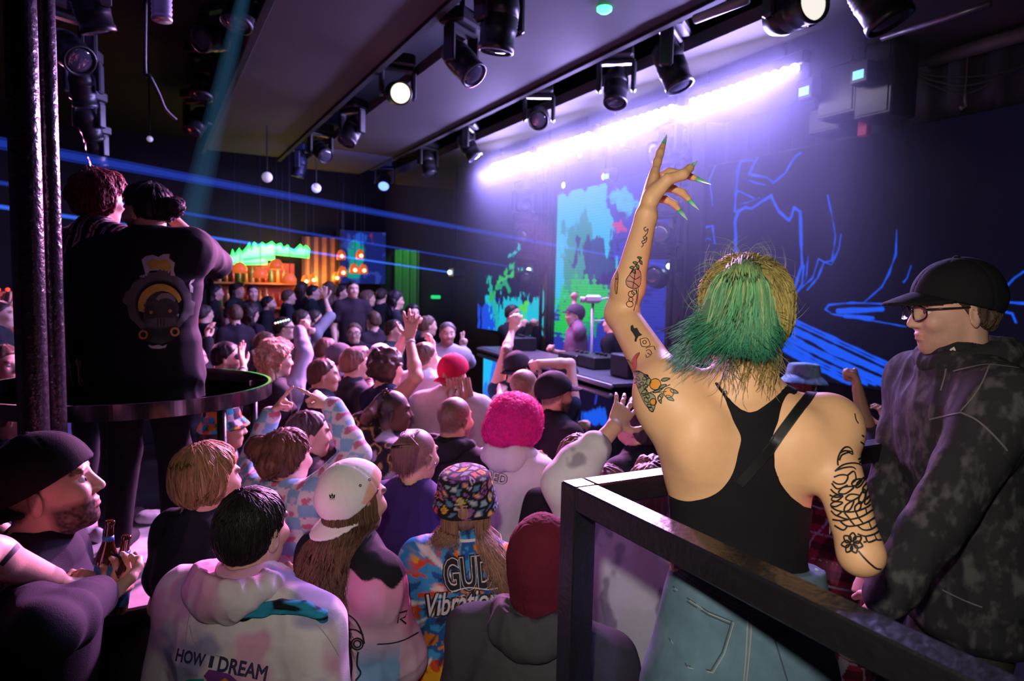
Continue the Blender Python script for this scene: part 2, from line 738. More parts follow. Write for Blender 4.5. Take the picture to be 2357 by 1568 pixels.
def text_loops(txt, size=1.0, shear=0.0, bold=0.0, space=1.0):
    """outlines of a line of lettering in its own plane"""
    cu = bpy.data.curves.new('lettering', 'FONT')
    cu.body = txt
    cu.size = size
    cu.shear = shear
    cu.offset = bold
    cu.space_character = space
    cu.resolution_u = 3
    o = bpy.data.objects.new('lettering', cu)
    C.objects.link(o)
    dg = bpy.context.evaluated_depsgraph_get()
    me = bpy.data.meshes.new_from_object(o.evaluated_get(dg))
    bpy.data.objects.remove(o)
    bpy.data.curves.remove(cu)
    ec = {}
    for p in me.polygons:
        for k in p.edge_keys:
            ec[k] = ec.get(k, 0) + 1
    nb = {}
    for (a, b), c in ec.items():
        if c == 1:
            nb.setdefault(a, []).append(b)
            nb.setdefault(b, []).append(a)
    loops, seen = [], set()
    co = [tuple(v.co)[:2] for v in me.vertices]
    for s in nb:
        if s in seen:
            continue
        l, cur, prev = [s], s, None
        seen.add(s)
        while True:
            nx = [x for x in nb[cur] if x != prev and x not in seen]
            if not nx:
                break
            prev, cur = cur, nx[0]
            seen.add(cur)
            l.append(cur)
        if len(l) > 2:
            loops.append(np.array([co[i] for i in l]))
    bpy.data.meshes.remove(me)
    return loops


def text_px(txt, p0, p1, height, **kw):
    """lettering outlines mapped so the line runs from pixel p0 to p1 with this pixel height, bottom on that line"""
    L = text_loops(txt, **kw)
    allp = np.vstack(L)
    lo, hi = allp.min(0), allp.max(0)
    p0, p1 = np.asarray(p0, float), np.asarray(p1, float)
    d = (p1 - p0) / (hi[0] - lo[0])
    n = A(d[1], -d[0])
    n = n / np.linalg.norm(n) * height / (hi[1] - lo[1])
    return [p0 + (l[:, :1] - lo[0]) * d + (l[:, 1:] - lo[1]) * n for l in L]


def strand_mesh(name, lines, r, cols, parent, m=None, taper=0.25, sides=3):
    """hair: lines (N,S,3), cols (N,3) or (N,S,3); thin tapering locks in one mesh"""
    L = np.asarray(lines, float)
    N, K, _ = L.shape
    r = np.broadcast_to(np.asarray(r, float), (N,))
    T = np.gradient(L, axis=1)
    T /= np.linalg.norm(T, axis=2, keepdims=True) + 1e-9
    h = np.where(np.abs(T[..., 2:3]) > 0.9, A(1, 0, 0), A(0, 0, 1))
    X = np.cross(T, h)
    X /= np.linalg.norm(X, axis=2, keepdims=True) + 1e-9
    Y = np.cross(T, X)
    tp = np.interp(np.linspace(0, 1, K), [0, 0.5, 1], [0.8, 1.0, taper])
    V = np.zeros((N, K, sides, 3))
    for i in range(sides):
        a = 2 * math.pi * i / sides
        V[:, :, i] = L + (X * math.cos(a) + Y * math.sin(a)) * (r[:, None] * tp[None])[..., None]
    base = (np.arange(N) * K * sides)[:, None, None]
    k = (np.arange(K - 1) * sides)[None, :, None]
    i = np.arange(sides)[None, None, :]
    j = (i + 1) % sides
    Q = np.stack([base + k + i, base + k + j, base + k + sides + j, base + k + sides + i], -1).reshape(-1, 4)
    c = np.asarray(cols, float)
    if c.ndim == 2:
        c = np.repeat(c[:, None], K, 1)
    c = np.repeat(c[:, :, None], sides, 2).reshape(-1, 3)
    return mesh_obj(name, V.reshape(-1, 3), Q, m or M_HAIR, parent, c, True)


def comb(name, V, Q, n, length, crown, flow, col, r, parent, steps=7, lift=0.004, jit=0.3, rng=None, sel=None, curl=0.0):
    """locks combed over the surface V,Q away from the crown and along flow"""
    rng = rng or np.random.default_rng(3)
    tree = bvh(V, Q)
    idx = np.arange(len(V)) if sel is None else np.nonzero(sel)[0]
    if not len(idx):
        return None
    pick = rng.choice(idx, n)
    lines, cols = [], []
    for v in pick:
        p = V[v].copy()
        ln, dirj = [], rng.normal(0, jit, 3)
        Ls = length * rng.uniform(0.6, 1.2) / steps
        ph = rng.uniform(0, 6)
        lf = lift * rng.uniform(0.1, 1.3)
        for s in range(steps):
            q, nm, _, _ = tree.find_nearest(Vector(p))
            q, nm = np.array(q), np.array(nm)
            ln.append(q + nm * (lf + curl * math.sin(ph + s * 1.7)))
            d = (q - crown)
            d = d / (np.linalg.norm(d) + 1e-6) + np.asarray(flow) + dirj
            d = d - nm * (d @ nm)
            d /= np.linalg.norm(d) + 1e-6
            p = q + d * Ls
        lines.append(ln)
        cols.append(np.asarray(col) * rng.uniform(0.55, 1.5))
    return strand_mesh(name, lines, r * rng.uniform(0.6, 1.3, n), cols, parent)

# ------------------------------------------------------------------ people
def unit(v):
    v = np.asarray(v, float)
    return v / (np.linalg.norm(v) + 1e-12)


def rot(v, axis, a):
    axis = unit(axis)
    return v * math.cos(a) + np.cross(axis, v) * math.sin(a) + axis * (axis @ v) * (1 - math.cos(a))


def reach(p, px, L, sgn):
    """the point at distance L from p that the photograph shows at pixel px; sgn -1 nearer the lens, +1 farther"""
    d = unit(ray(*px))
    m = (p - CAM) @ d
    c = CAM + d * m
    q = np.linalg.norm(c - p)
    if q >= L:
        return p + (c - p) / q * L
    return c + d * sgn * math.sqrt(L * L - q * q)


CURL = dict(open=[(4, 8, 8)] * 4, relax=[(18, 25, 18), (24, 32, 22), (30, 36, 25), (34, 40, 28)], fist=[(78, 95, 60)] * 4,
            point=[(2, 4, 4), (75, 95, 60), (80, 95, 60), (82, 95, 60)], hold=[(48, 55, 35), (50, 58, 38), (54, 60, 40), (56, 62, 40)],
            claw=[(10, 45, 45), (12, 48, 45), (16, 50, 45), (22, 52, 45)], pinch=[(45, 60, 30), (55, 70, 40), (60, 72, 45), (62, 75, 45)],
            two=[(2, 4, 4), (6, 6, 6), (80, 95, 60), (82, 95, 60)])


def hand(F, W, d, n, s, pose, sc=1.0, rm=0.0, spread=0.12, nails=None):
    d, n, s = unit(d), unit(n), unit(s)
    rr = lambda r: max(r * sc, rm)
    F.loft(W - d * 0.01 * sc, W + d * 0.095 * sc, s, [(0, rr(.024), rr(.019)), (.35, rr(.034), rr(.018)), (.8, rr(.041), rr(.015)), (1, rr(.039), rr(.013))], 0.012)
    tips = []
    for i in range(4):
        o = (.029, .010, -.010, -.028)[i]
        p = W + d * (.086 - .006 * abs(i - 1.2)) * sc + s * o * sc
        dr = unit(d + s * spread * (1.5 - i) * (0.45 if pose in ('fist', 'pinch') else 1))
        a = 0
        L0 = (.044, .048, .044, .035)[i] * sc
        r0 = (.0092, .0095, .0090, .0080)[i]
        for k in range(3):
            a += math.radians(CURL[pose][i][k])
            v = dr * math.cos(a) + n * math.sin(a)
            q = p + v * L0 * (1, .62, .5)[k]
            F.cap(p, q, rr(r0 * (1, .93, .86)[k]), rr(r0 * (.93, .86, .72)[k]), 0.006)
            p = q
        tips.append((p, v))
    tb = W + d * .022 * sc + s * .024 * sc + n * .004
    if pose in ('fist', 'point', 'two'):
        t1 = tb + unit(d * .8 + s * .45 + n * .45) * .045 * sc
        t2 = t1 + unit(d * .45 - s * .35 + n * .55) * .034 * sc
        t3 = t2 + unit(d * .1 - s * .9 + n * .2) * .026 * sc
    elif pose == 'dancer':
        t1 = tb + unit(d * .6 + s * .5 + n * .45) * .046 * sc
        t2 = t1 + unit(d * .55 + n * .85 + s * .1) * .034 * sc
        t3 = t2 + unit(d * .9 + n * .45) * .026 * sc
    elif pose in ('hold', 'pinch', 'claw'):
        t1 = tb + unit(d * .55 + s * .55 + n * .55) * .046 * sc
        t2 = t1 + unit(d * .75 + s * .1 + n * .6) * .034 * sc
        t3 = t2 + unit(d * .75 - s * .3 + n * .5) * .026 * sc
    else:
        t1 = tb + unit(d * .5 + s * .8 + n * .18) * .046 * sc
        t2 = t1 + unit(d * .75 + s * .6 + n * .1) * .034 * sc
        t3 = t2 + unit(d * .85 + s * .45) * .026 * sc
    F.cap(tb, t1, rr(.016), rr(.0125), 0.012)
    F.cap(t1, t2, rr(.0118), rr(.0105), 0.006)
    F.cap(t2, t3, rr(.0105), rr(.0085), 0.006)
    tips.append((t3, unit(t3 - t2)))
    return tips


def head_prims(F, c, R, s, face=True, k=1.0, beard=0.0):
    P = lambda f, l, u: c + (R[0] * f + R[1] * l + R[2] * u) * s
    E = lambda q, r, kk, sub=False: F.ell(P(*q), R, A(*r) * s, kk * s, sub)
    E((-.010, 0, .030), (.098, .076, .086), .02)
    E((.034, 0, -.028), (.060, .060, .085), .03)
    E((.036, 0, -.078), (.048, .048, .038), .025)
    E((.066, 0, -.098), (.020, .022, .018), .02)
    if face:
        E((.097, .032, .006), (.018, .019, .014), .016, True)
        E((.097, -.032, .006), (.018, .019, .014), .016, True)
        F.cap(P(.084, -.040, .026), P(.084, .040, .026), .010 * s, .010 * s, .014 * s)
        F.cap(P(.090, 0, .012), P(.108, 0, -.028), .0085 * s, .0125 * s, .012 * s)
        E((.098, .012, -.032), (.012, .009, .009), .006)
        E((.098, -.012, -.032), (.012, .009, .009), .006)
        E((.070, .042, -.025), (.022, .020, .022), .02)
        E((.070, -.042, -.025), (.022, .020, .022), .02)
        E((.088, 0, -.058), (.011, .022, .0062), .006)
        E((.087, 0, -.070), (.0115, .019, .0068), .006)
        F.cap(P(.103, -.018, -.064), P(.103, .018, -.064), .002 * s, .002 * s, .004, True)
    for sd in (1, -1):
        fr = np.stack([unit(R[0] * .95 + R[1] * sd * .30), unit(R[1] * sd * .95 - R[0] * .30), R[2]])
        fr = np.stack([unit(rot(fr[0], fr[1], .15 * sd)), fr[1], unit(rot(fr[2], fr[1], .15 * sd))])
        F.ell(P(-.012, sd * .080, -.012), fr, A(.017, .0075, .033) * s, .006 * s)
        F.ell(P(-.006, sd * .089, -.010), fr, A(.009, .006, .020) * s, .006 * s, True)


def q_head(V, c, R, s):
    return (V - c) @ np.asarray(R).T / s


class Person:
    pass


def fold(P, amp, fr=7.0, seed=0):
    Q = P * np.array([fr, fr, fr * .45], np.float32)
    w = vnoise(P * 5, seed + 3)[:, None]
    a = vnoise(Q + 0.7 * w, seed)
    b = vnoise(Q[:, [1, 0, 2]] * 2.1 + 1.3 * w, seed + 31)
    return amp * (np.abs(a - .5) * 2 - .45) + .55 * amp * (np.abs(b - .5) * 2 - .45)


NPERSON = [0]


def person(label, top, d, face=0, z0=0.0, sex='m', s=1.0, pitch=0, turn=0, tilt=0, skin='fair', hair=('short', 'dark'), shirt=(.02, .02, .025),
           sleeve=.6, infl=.016, hood=None, arms=None, hat=None, hatc=None, bill=180, lean=(0, 0), trousers=(.015, .015, .02), colf=None, hres=None, group=None,
           facef=True, eyes=False, beard=0.0, beardc=(.05, .03, .02), glasses=None, width=1.0, necksub=.066, extra_body=None, extra_shirt=None, hairdrop=.12, locks=0,
           Hmax=1.9, shirtname='shirt', foldamp=.012, legs=True, cloth_cut=None, rows=None, handsc=1.0, headc=None, hairbump=.008, hairsel=None, lower=True, sink=0.0, nailc=None):
    """one person standing at height z0; top = pixel of the top of the head, d = depth"""
    NPERSON[0] += 1
    if z0 == 0 and d < 6:
        d *= 1.12
    o = Person()
    rng = np.random.default_rng(100 + NPERSON[0])
    o.rng = rng
    seed = NPERSON[0] * 17
    h = hres or float(np.clip(d * 0.0024, 0.0042, 0.015))
    ang = math.radians(face)
    f = HF * math.cos(ang) + HR * math.sin(ang)
    l = np.cross(UP, f)
    o.f, o.l, o.s, o.h = f, l, s, h
    # head frame
    ha = math.radians(turn)
    hf = f * math.cos(ha) - l * math.sin(ha)
    hl = np.cross(UP, hf)
    hf, hu = rot(hf, hl, -math.radians(pitch)), rot(UP, hl, -math.radians(pitch))
    hl, hu = rot(hl, hf, math.radians(tilt)), rot(hu, hf, math.radians(tilt))
    R = np.stack([hf, hl, hu])
    o.R = R
    hh = {None: .128, 'cap': .145, 'capx': .145, 'beanie': .15, 'bucket': .15, 'fur': .17}[hat] * s
    Hc = at(top[0], top[1] + hh * FPX / d, d)
    o.Hc = Hc
    H = Hc[2] + .115 * s - z0
    o.H = H
    fem = sex == 'f'
    NB = Hc - UP * .165 * s - f * .030 * s + A(0, 0, 0)
    if pitch:
        NB = NB - hf * 0 - f * .02 * math.sin(math.radians(-pitch))
    Pv = A(Hc[0], Hc[1], z0 + .51 * H) - f * (.05 + lean[0]) - l * lean[1]
    sw = (.150 if fem else .182) * s * (width if rows is None else 1.12)
    o.sh = {}
    arms = arms or {}
    spec = {}
    for sd, nm in ((1, 'L'), (-1, 'R')):
        a = arms.get(nm, 'down')
        up = isinstance(a, dict) and a.get('up', 0)
        o.sh[nm] = NB - UP * (.050 - .055 * up) * s + l * sd * (sw - .02 * up) + f * .005
        spec[nm] = a
    UL, FL = (.275 if fem else .30) * s, (.235 if fem else .26) * s
    o.el, o.wr, o.hd = {}, {}, {}
    for sd, nm in ((1, 'L'), (-1, 'R')):
        a, sh = spec[nm], o.sh[nm]
        lat = l * sd
        pose, tipd, nrm = 'relax', None, None
        if isinstance(a, str):
            if a == 'down':
                el = sh + unit(-UP + lat * .22 - f * .10) * UL
                wr = el + unit(-UP * .8 + f * .55 + lat * .05) * FL
                tipd, nrm = unit(-UP * .8 + f * .5), -lat
            elif a == 'front':
                el = sh + unit(-UP + lat * .25 + f * .05) * UL
                wr = el + unit(f * .85 + UP * .25 - lat * .45) * FL
                tipd, nrm, pose = unit(f * .7 + UP * .4 - lat * .4), -lat, 'hold'
            elif a == 'phone':
                el = sh + unit(-UP * .6 + lat * .2 + f * .6) * UL
                wr = el + unit(f * .3 + UP * .9 - lat * .25) * FL
                tipd, nrm, pose = unit(UP * .9 - lat * .2), -lat, 'hold'
            elif a == 'up':
                el = sh + unit(UP * .55 + lat * .45 + f * .5) * UL
                wr = el + unit(UP * .95 - lat * .1 + f * .1) * FL
                tipd, nrm, pose = UP + f * .1, f, 'open'
        else:
            se, sw_ = a.get('se', 1), a.get('sw', 1)
            el = reach(sh, a['e'], UL, se) if not isinstance(a['e'], str) else sh + unit(-UP + lat * .3) * UL
            wr = reach(el, a['w'], FL, sw_)
            pose = a.get('pose', 'open')
            t = reach(wr, a['t'], .17 * s, a.get('st', 1)) if 't' in a else wr + unit(wr - el) * .17
            tipd = unit(t - wr)
            nrm = {'cam': -CF, 'away': CF, 'left': -CR, 'right': CR, 'up': UP, 'down': -UP}[a.get('palm', 'away')]
        nrm = unit(nrm - tipd * (nrm @ tipd))
        th = np.cross(nrm, tipd) if nm == 'L' else np.cross(tipd, nrm)
        o.el[nm], o.wr[nm], o.hd[nm] = el, wr, (tipd, nrm, th, pose, a.get('spread', .12) if isinstance(a, dict) else .12)
    o.NB, o.Pv = NB, Pv

    W = s * (width if rows is None else 1.0)
    rows = rows or ([(0, .165, .112), (.22, .152, .105), (.45, .152, .108), (.72, .166, .116), (.88, .150, .10), (1, .075, .07)] if not fem else
        [(0, .170, .115), (.22, .145, .10), (.42, .122, .088), (.7, .140, .098), (.88, .128, .088), (1, .06, .06)])

    def torso(F, e, k=.04):
        F.loft(Pv - UP * .02, NB - UP * .005, l, [(t, w_ * W + e, dd * s + e) for t, w_, dd in rows], k)
        for nm in 'LR':
            F.cap(NB + UP * .018 * s, o.sh[nm], .046 * s + e, .048 * s + e, .05)
            F.cap(NB - UP * .12 * s, o.sh[nm] - UP * .04, .07 * s + e, .045 * s + e, .05)
        if fem:
            for sd in (1, -1):
                F.ell(NB - UP * .20 * s + f * .075 + l * sd * .065, np.stack([f, l, UP]), A(.055 + e, .06 + e, .06 + e), .03)

    def arm(F, nm, e, upto=3.0, k=.03, e2=None):
        a, b, w_ = o.sh[nm], o.el[nm], o.wr[nm]
        q = (.88 if fem else 1.0) * s
        e2 = e if e2 is None else e2
        if upto <= 1:
            F.cap(a, a + (b - a) * upto, .056 * q + e, .047 * q + e2, k)
            return
        F.cap(a, b, .055 * q + e, .041 * q + e2, k)
        m = b + (w_ - b) * .3
        F.cap(b, m, .041 * q + e2, .041 * q + e2, .02)
        F.cap(m, m + (w_ - m) * min(1, upto - 1 if upto < 2 else 1), .041 * q + e2, .027 * q + (e2 if upto < 3 else 0), .02)

    base = A(Hc[0] - f[0] * .05, Hc[1] - f[1] * .05, z0)
    o.root = root = thing('person', base, label, 'person', group)
    # ---- the body: one continuous skin
    B = Field()
    rm = h * .95
    head_prims(B, Hc, R, s, facef)
    B.cap(Hc - R[0] * .022 * s - R[2] * .06 * s, NB + UP * .01, (.052 if fem else .060) * s, (.056 if fem else .066) * s, .03)
    torso(B, -.006)
    o.tips = {}
    for nm in 'LR':
        arm(B, nm, 0)
        td, nrm, th, pose, spr = o.hd[nm]
        o.tips[nm] = hand(B, o.wr[nm] + td * .01, td, nrm, th, pose, (.92 if fem else 1.0) * s * handsc, rm, spr)
    if extra_body:
        extra_body(B, o)
    V, Q = B.mesh(h, largest=True)
    o.bV, o.bQ = V, Q
    sc = np.array(SKIN[skin])
    col = np.tile(sc, (len(V), 1)) * (0.93 + .14 * vnoise(V * 22, seed))[:, None]
    qh = q_head(V, Hc, R, s)
    if facef:
        lips = np.exp(-(((qh[:, 2] + .064) / .010) ** 2 + (qh[:, 1] / .024) ** 2)) * (qh[:, 0] > .075)
        col = col * (1 - lips[:, None] * A(.12, .36, .30))
    near_head = (np.abs(qh[:, 1]) < .11) & (np.abs(qh[:, 0]) < .14) & (np.abs(qh[:, 2]) < .16)
    if beard:
        bm = near_head * np.clip((-.032 + .35 * np.clip(.03 - qh[:, 0], 0, .1) - qh[:, 2]) / .022, 0, 1) * np.clip((qh[:, 0] + .008) / .02, 0, 1) * (qh[:, 2] > -.15)
        bm = bm * ~((np.abs(qh[:, 1]) < .022) & (np.abs(qh[:, 2] + .064) < .009) & (qh[:, 0] > .07))
        wgt = (bm * beard * (.7 + .5 * vnoise(V * 180, seed)))[:, None]
        col = col * (1 - np.clip(wgt, 0, 1)) + A(*beardc) * np.clip(wgt, 0, 1)
    if facef:
        br = near_head & (np.abs(qh[:, 2] - .029 + .08 * np.abs(np.abs(qh[:, 1]) - .032)) < .0055) & (np.abs(np.abs(qh[:, 1]) - .034) < .021) & (qh[:, 0] > .06)
        col[br] = col[br] * .25 + np.array(HAIRC.get(hair[1], HAIRC['dark'])) * .5
    hc = np.array(HAIRC.get(hair[1], hair[1]) if isinstance(hair[1], str) else hair[1])

    def scalp(q, drop, ear=True):
        F_, U_, L_ = q[:, 0], q[:, 2], np.abs(q[:, 1])
        line = np.interp(F_, [-.12, -.06, -.02, .01, .05, .085, .12], [-drop, -drop * .85, -.03, .014, .050, .084, .095])
        return line - U_
    if hair[0] == 'buzz':
        g = scalp(qh, .07)
        wv = np.clip(-g / .012, 0, 1) * near_head
        wv = (wv * (.75 + .25 * vnoise(V * 250, seed)))[:, None]
        col = col * (1 - wv) + (hc * .8 + sc * .12) * wv
    mesh_obj('body', V, Q, M_SKIN, root, np.clip(col, 0, 1))
    if eyes:
        for sd in (1, -1):
            e = Hc + (R[0] * .078 + R[1] * sd * .032 + R[2] * .004) * s
            mb = MB().lathe([(0, -.0125)] + [(.0125 * math.sin(a), -.0125 * math.cos(a)) for a in np.linspace(.25, 2.9, 9)] + [(0, .0125)], e, np.stack([R[1], R[2], R[0]]), 14)
            eo = mb.build('eye', M_EYE, root, smooth=True)
            MB().lathe([(.0001, .0131), (.004, .0128), (.0062, .0115), (.0062, .0095)], e, np.stack([R[1], R[2], R[0]]), 14).build('iris', M_IRIS, eo, smooth=True)
    # ---- shirt
    if shirt is not None:
        T = Field()
        torso(T, infl)
        T.loft(Pv - UP * .13, Pv + UP * .12, l, [(0, .172 * W + infl, .118 * s + infl), (1, .158 * W + infl, .11 * s + infl)], .04)
        if sleeve > 0:
            for nm in 'LR':
                arm(T, nm, infl * .8, sleeve, e2=infl * (1.5 if sleeve <= 1.2 else .8))
        if hood:
            T.cap(NB + UP * .02 * s, NB - UP * .03, .075 * s, .085 * s, .02)
        else:
            T.cap(NB + UP * .035 * s, NB - UP * .03, .068 * s, .08 * s, .02)
        T.cap(NB + UP * .12 + f * .03, NB + UP * .052 * s - f * .005, necksub * s, necksub * s * .98, .008, True)
        if extra_shirt:
            extra_shirt(T, o)

        def post(P, D):
            D = D + fold(P, foldamp, 7.5, seed).astype(np.float32)
            if cloth_cut is not None:
                D = cloth_cut(P, D, o)
            return D
        V2, Q2 = T.mesh(h * 1.05, post, largest=True)
        o.sV, o.sQ = V2, Q2
        if colf is not None:
            o.shirt = mesh_obj(shirtname, V2, Q2, M_CATTR, root, np.clip(colf(V2, o), 0, 1))
        else:
            o.shirt = mesh_obj(shirtname, V2, Q2, cloth(shirt), root)
    if hood and shirt is not None:
        HD = Field()
        Rl = np.stack([f, l, UP])
        pr = NB + UP * .052 * s
        el_ = [pr + (f * .082 * math.cos(t_) + l * .105 * math.sin(t_)) * s - f * .012 + UP * (-.025 * math.cos(t_) - .006) * s for t_ in np.linspace(0, 2 * math.pi, 17)]
        for p_, q_ in zip(el_[:-1], el_[1:]):
            HD.cap(p_, q_, .030 * s, .030 * s, .02)
        HD.ell(pr - f * .095 * s - UP * .020 * s, Rl, A(.048, .118, .058) * s, .03)
        HD.ell(pr - f * .106 * s - UP * .042 * s, Rl, A(.034, .066, .044) * s, .035)
        HD.ell(pr - f * .055 * s + UP * .080 * s, Rl, A(.085, .095, .070) * s, .02, True)
        HD.ell(Hc, R, A(.108, .088, .11) * s, .01, True)
        VH, QH = HD.mesh(h, lambda P_, D_: D_ + fold(P_, .014, 13, seed + 9).astype(np.float32), largest=True)
        if colf is not None:
            o.hood = mesh_obj('hood', VH, QH, M_CATTR, o.shirt, np.clip(colf(VH, o), 0, 1))
        else:
            o.hood = mesh_obj('hood', VH, QH, cloth(shirt), o.shirt)
        o.oV, o.oQ = VH, QH
    # ---- trousers and shoes (mostly hidden in the crowd)
    if lower:
        hl_ = max(.016, h * 1.8) if hres is None or hres > .004 else .012
        G = Field()
        G.loft(Pv - UP * .13, Pv + UP * .06, l, [(0, .165 * W, .115 * s), (1, .158 * W, .112 * s)], .04)
        for sd in (1, -1):
            hp = Pv - UP * .06 + l * sd * .088 * s
            kn = A(*(hp[:2] + (f * .03)[:2] + (l * sd * .02)[:2]), z0 + .285 * H)
            an = A(*(hp[:2] + (l * sd * .04)[:2] - (f * .02)[:2]), z0 + .075)
            G.cap(hp, kn, .092 * s, .066, .03)
            G.cap(kn, an, .066, .056, .03)
            SH = Field()
            SH.cap(an - UP * .03 - f * .02, an - UP * .035 + f * .14, .045, .036, .02)
            SV, SQ = SH.mesh(.012, lambda P, D: np.maximum(D, z0 + .004 - P[:, 2]))
            mesh_obj('shoe', SV, SQ, cloth((.02, .02, .02)), root)
        V3, Q3 = G.mesh(hl_, lambda P, D: np.maximum(D + fold(P, .008, 8, seed), z0 + .06 - P[:, 2]))
        mesh_obj('trousers', V3, Q3, cloth(trousers), root)
    # ---- hair
    if hair[0] not in ('buzz', 'none'):
        K = Field()
        P = lambda F_, L_, U_: Hc + (R[0] * F_ + R[1] * L_ + R[2] * U_) * s
        th = {'short': .008, 'bowl': .016, 'long': .018, 'curly': .035, 'bun': .012, 'tied': .010, 'quiff': .016, 'dreads': .014}[hair[0]]
        if hat:
            th = min(th, .007)
        K.ell(P(-.012, 0, .030), R, A(.098 + th, .077 + th, .086 + th) * s, .02)
        K.ell(P(-.050, 0, -.020), R, A(.055 + th * .8, .062 + th * .8, .06) * s, .03)
        drop = {'short': .065, 'bowl': .085, 'long': .10, 'curly': .09, 'bun': .06, 'tied': .048, 'quiff': .06, 'dreads': .08}[hair[0]]
        if hair[0] == 'quiff':
            K.ell(P(.055, 0, .105), R, A(.05, .055, .03) * s, .03)
        if hair[0] == 'bun':
            K.ell(P(-.085, .070, .045), R, A(.050, .052, .050) * s, .006)
            K.ell(P(-.115, -.02, -.005), R, A(.045, .055, .05) * s, .008)
            K.ell(P(-.06, .0, .0), R, A(.075, .075, .07) * s, .02)
        if hair[0] in ('long', 'curly') and hairdrop:
            for sd in (1, 0, -1):
                K.cap(P(-.055, sd * .055, -.02), NB - f * (.075 if sd == 0 else .055) + l * sd * .075 - UP * hairdrop, .052 * s, .038, .03)

        def hpost(P_, D):
            q = q_head(P_, Hc, R, s)
            g = scalp(q, drop)
            if hair[0] in ('long', 'curly', 'bowl'):
                L_ = np.abs(q[:, 1])
                g = np.minimum(g, np.maximum(q[:, 0] - .02 - (.0 if hair[0] == 'bowl' else -.02), (-.11 - q[:, 2]) if hair[0] == 'bowl' else q[:, 2] * 0 - 1))
            if hair[0] == 'curly':
                nb_ = .028 * (vnoise(P_ * 38, seed) - .5) + .03 * (vnoise(P_ * 17, seed + 1) - .5)
            else:
                aa = np.arctan2(q[:, 1], q[:, 0] + .03)
                st = np.stack([aa * 9, q[:, 2] * 14, q[:, 0] * 3], 1)
                nb_ = hairbump * (vnoise(st, seed) - .5) * 2 + .006 * (vnoise(P_ * 25, seed) - .5) + .004 * (vnoise(st * A(4, 1, 1), seed + 5) - .5)
            D = D + nb_.astype(np.float32)
            if hat:
                D = smoothmax(D, ((q[:, 2] - .050) * s).astype(np.float32), .006)
            return smoothmax(D, (g * s).astype(np.float32), .006)
        V4, Q4 = K.mesh(h, hpost, largest=True)
        if len(V4):
            o.hV, o.hQ = V4, Q4
            q4 = q_head(V4, Hc, R, s)
            aa = np.arctan2(q4[:, 1], q4[:, 0] + .03)
            tone = .6 + .8 * vnoise(np.stack([aa * 22, q4[:, 2] * 9, q4[:, 0] * 6], 1), seed)
            ho = mesh_obj('hair', V4, Q4, M_HAIR, root, np.clip(hc * tone[:, None], 0, 1))
            o.hair = ho
            if locks:
                crown = P(-.05, 0, .125)
                flow = -UP * .9 if hair[0] in ('long', 'curly', 'bowl') else -R[2] * .3 - R[0] * .15
                comb('lock', V4, Q4, locks, (.16 if hair[0] in ('long', 'curly', 'bowl') else .045) * s, crown, flow, hc, .0015 * (1 if d < 2.6 else 1.8), ho, lift=.003 if hair[0] == 'short' else .005,
                     jit=.22, rng=rng, curl=.006 if hair[0] == 'curly' else 0)
    # ---- hats
    if hat == 'cap':
        cap(o, hatc or (.02, .02, .025), bill)
    elif hat == 'beanie':
        o.low = -.045 if hatc == (.10, .010, .022) else 0
        beanie(o, hatc)
    if glasses:
        spectacles(o, glasses)
    o.lo = base
    return o


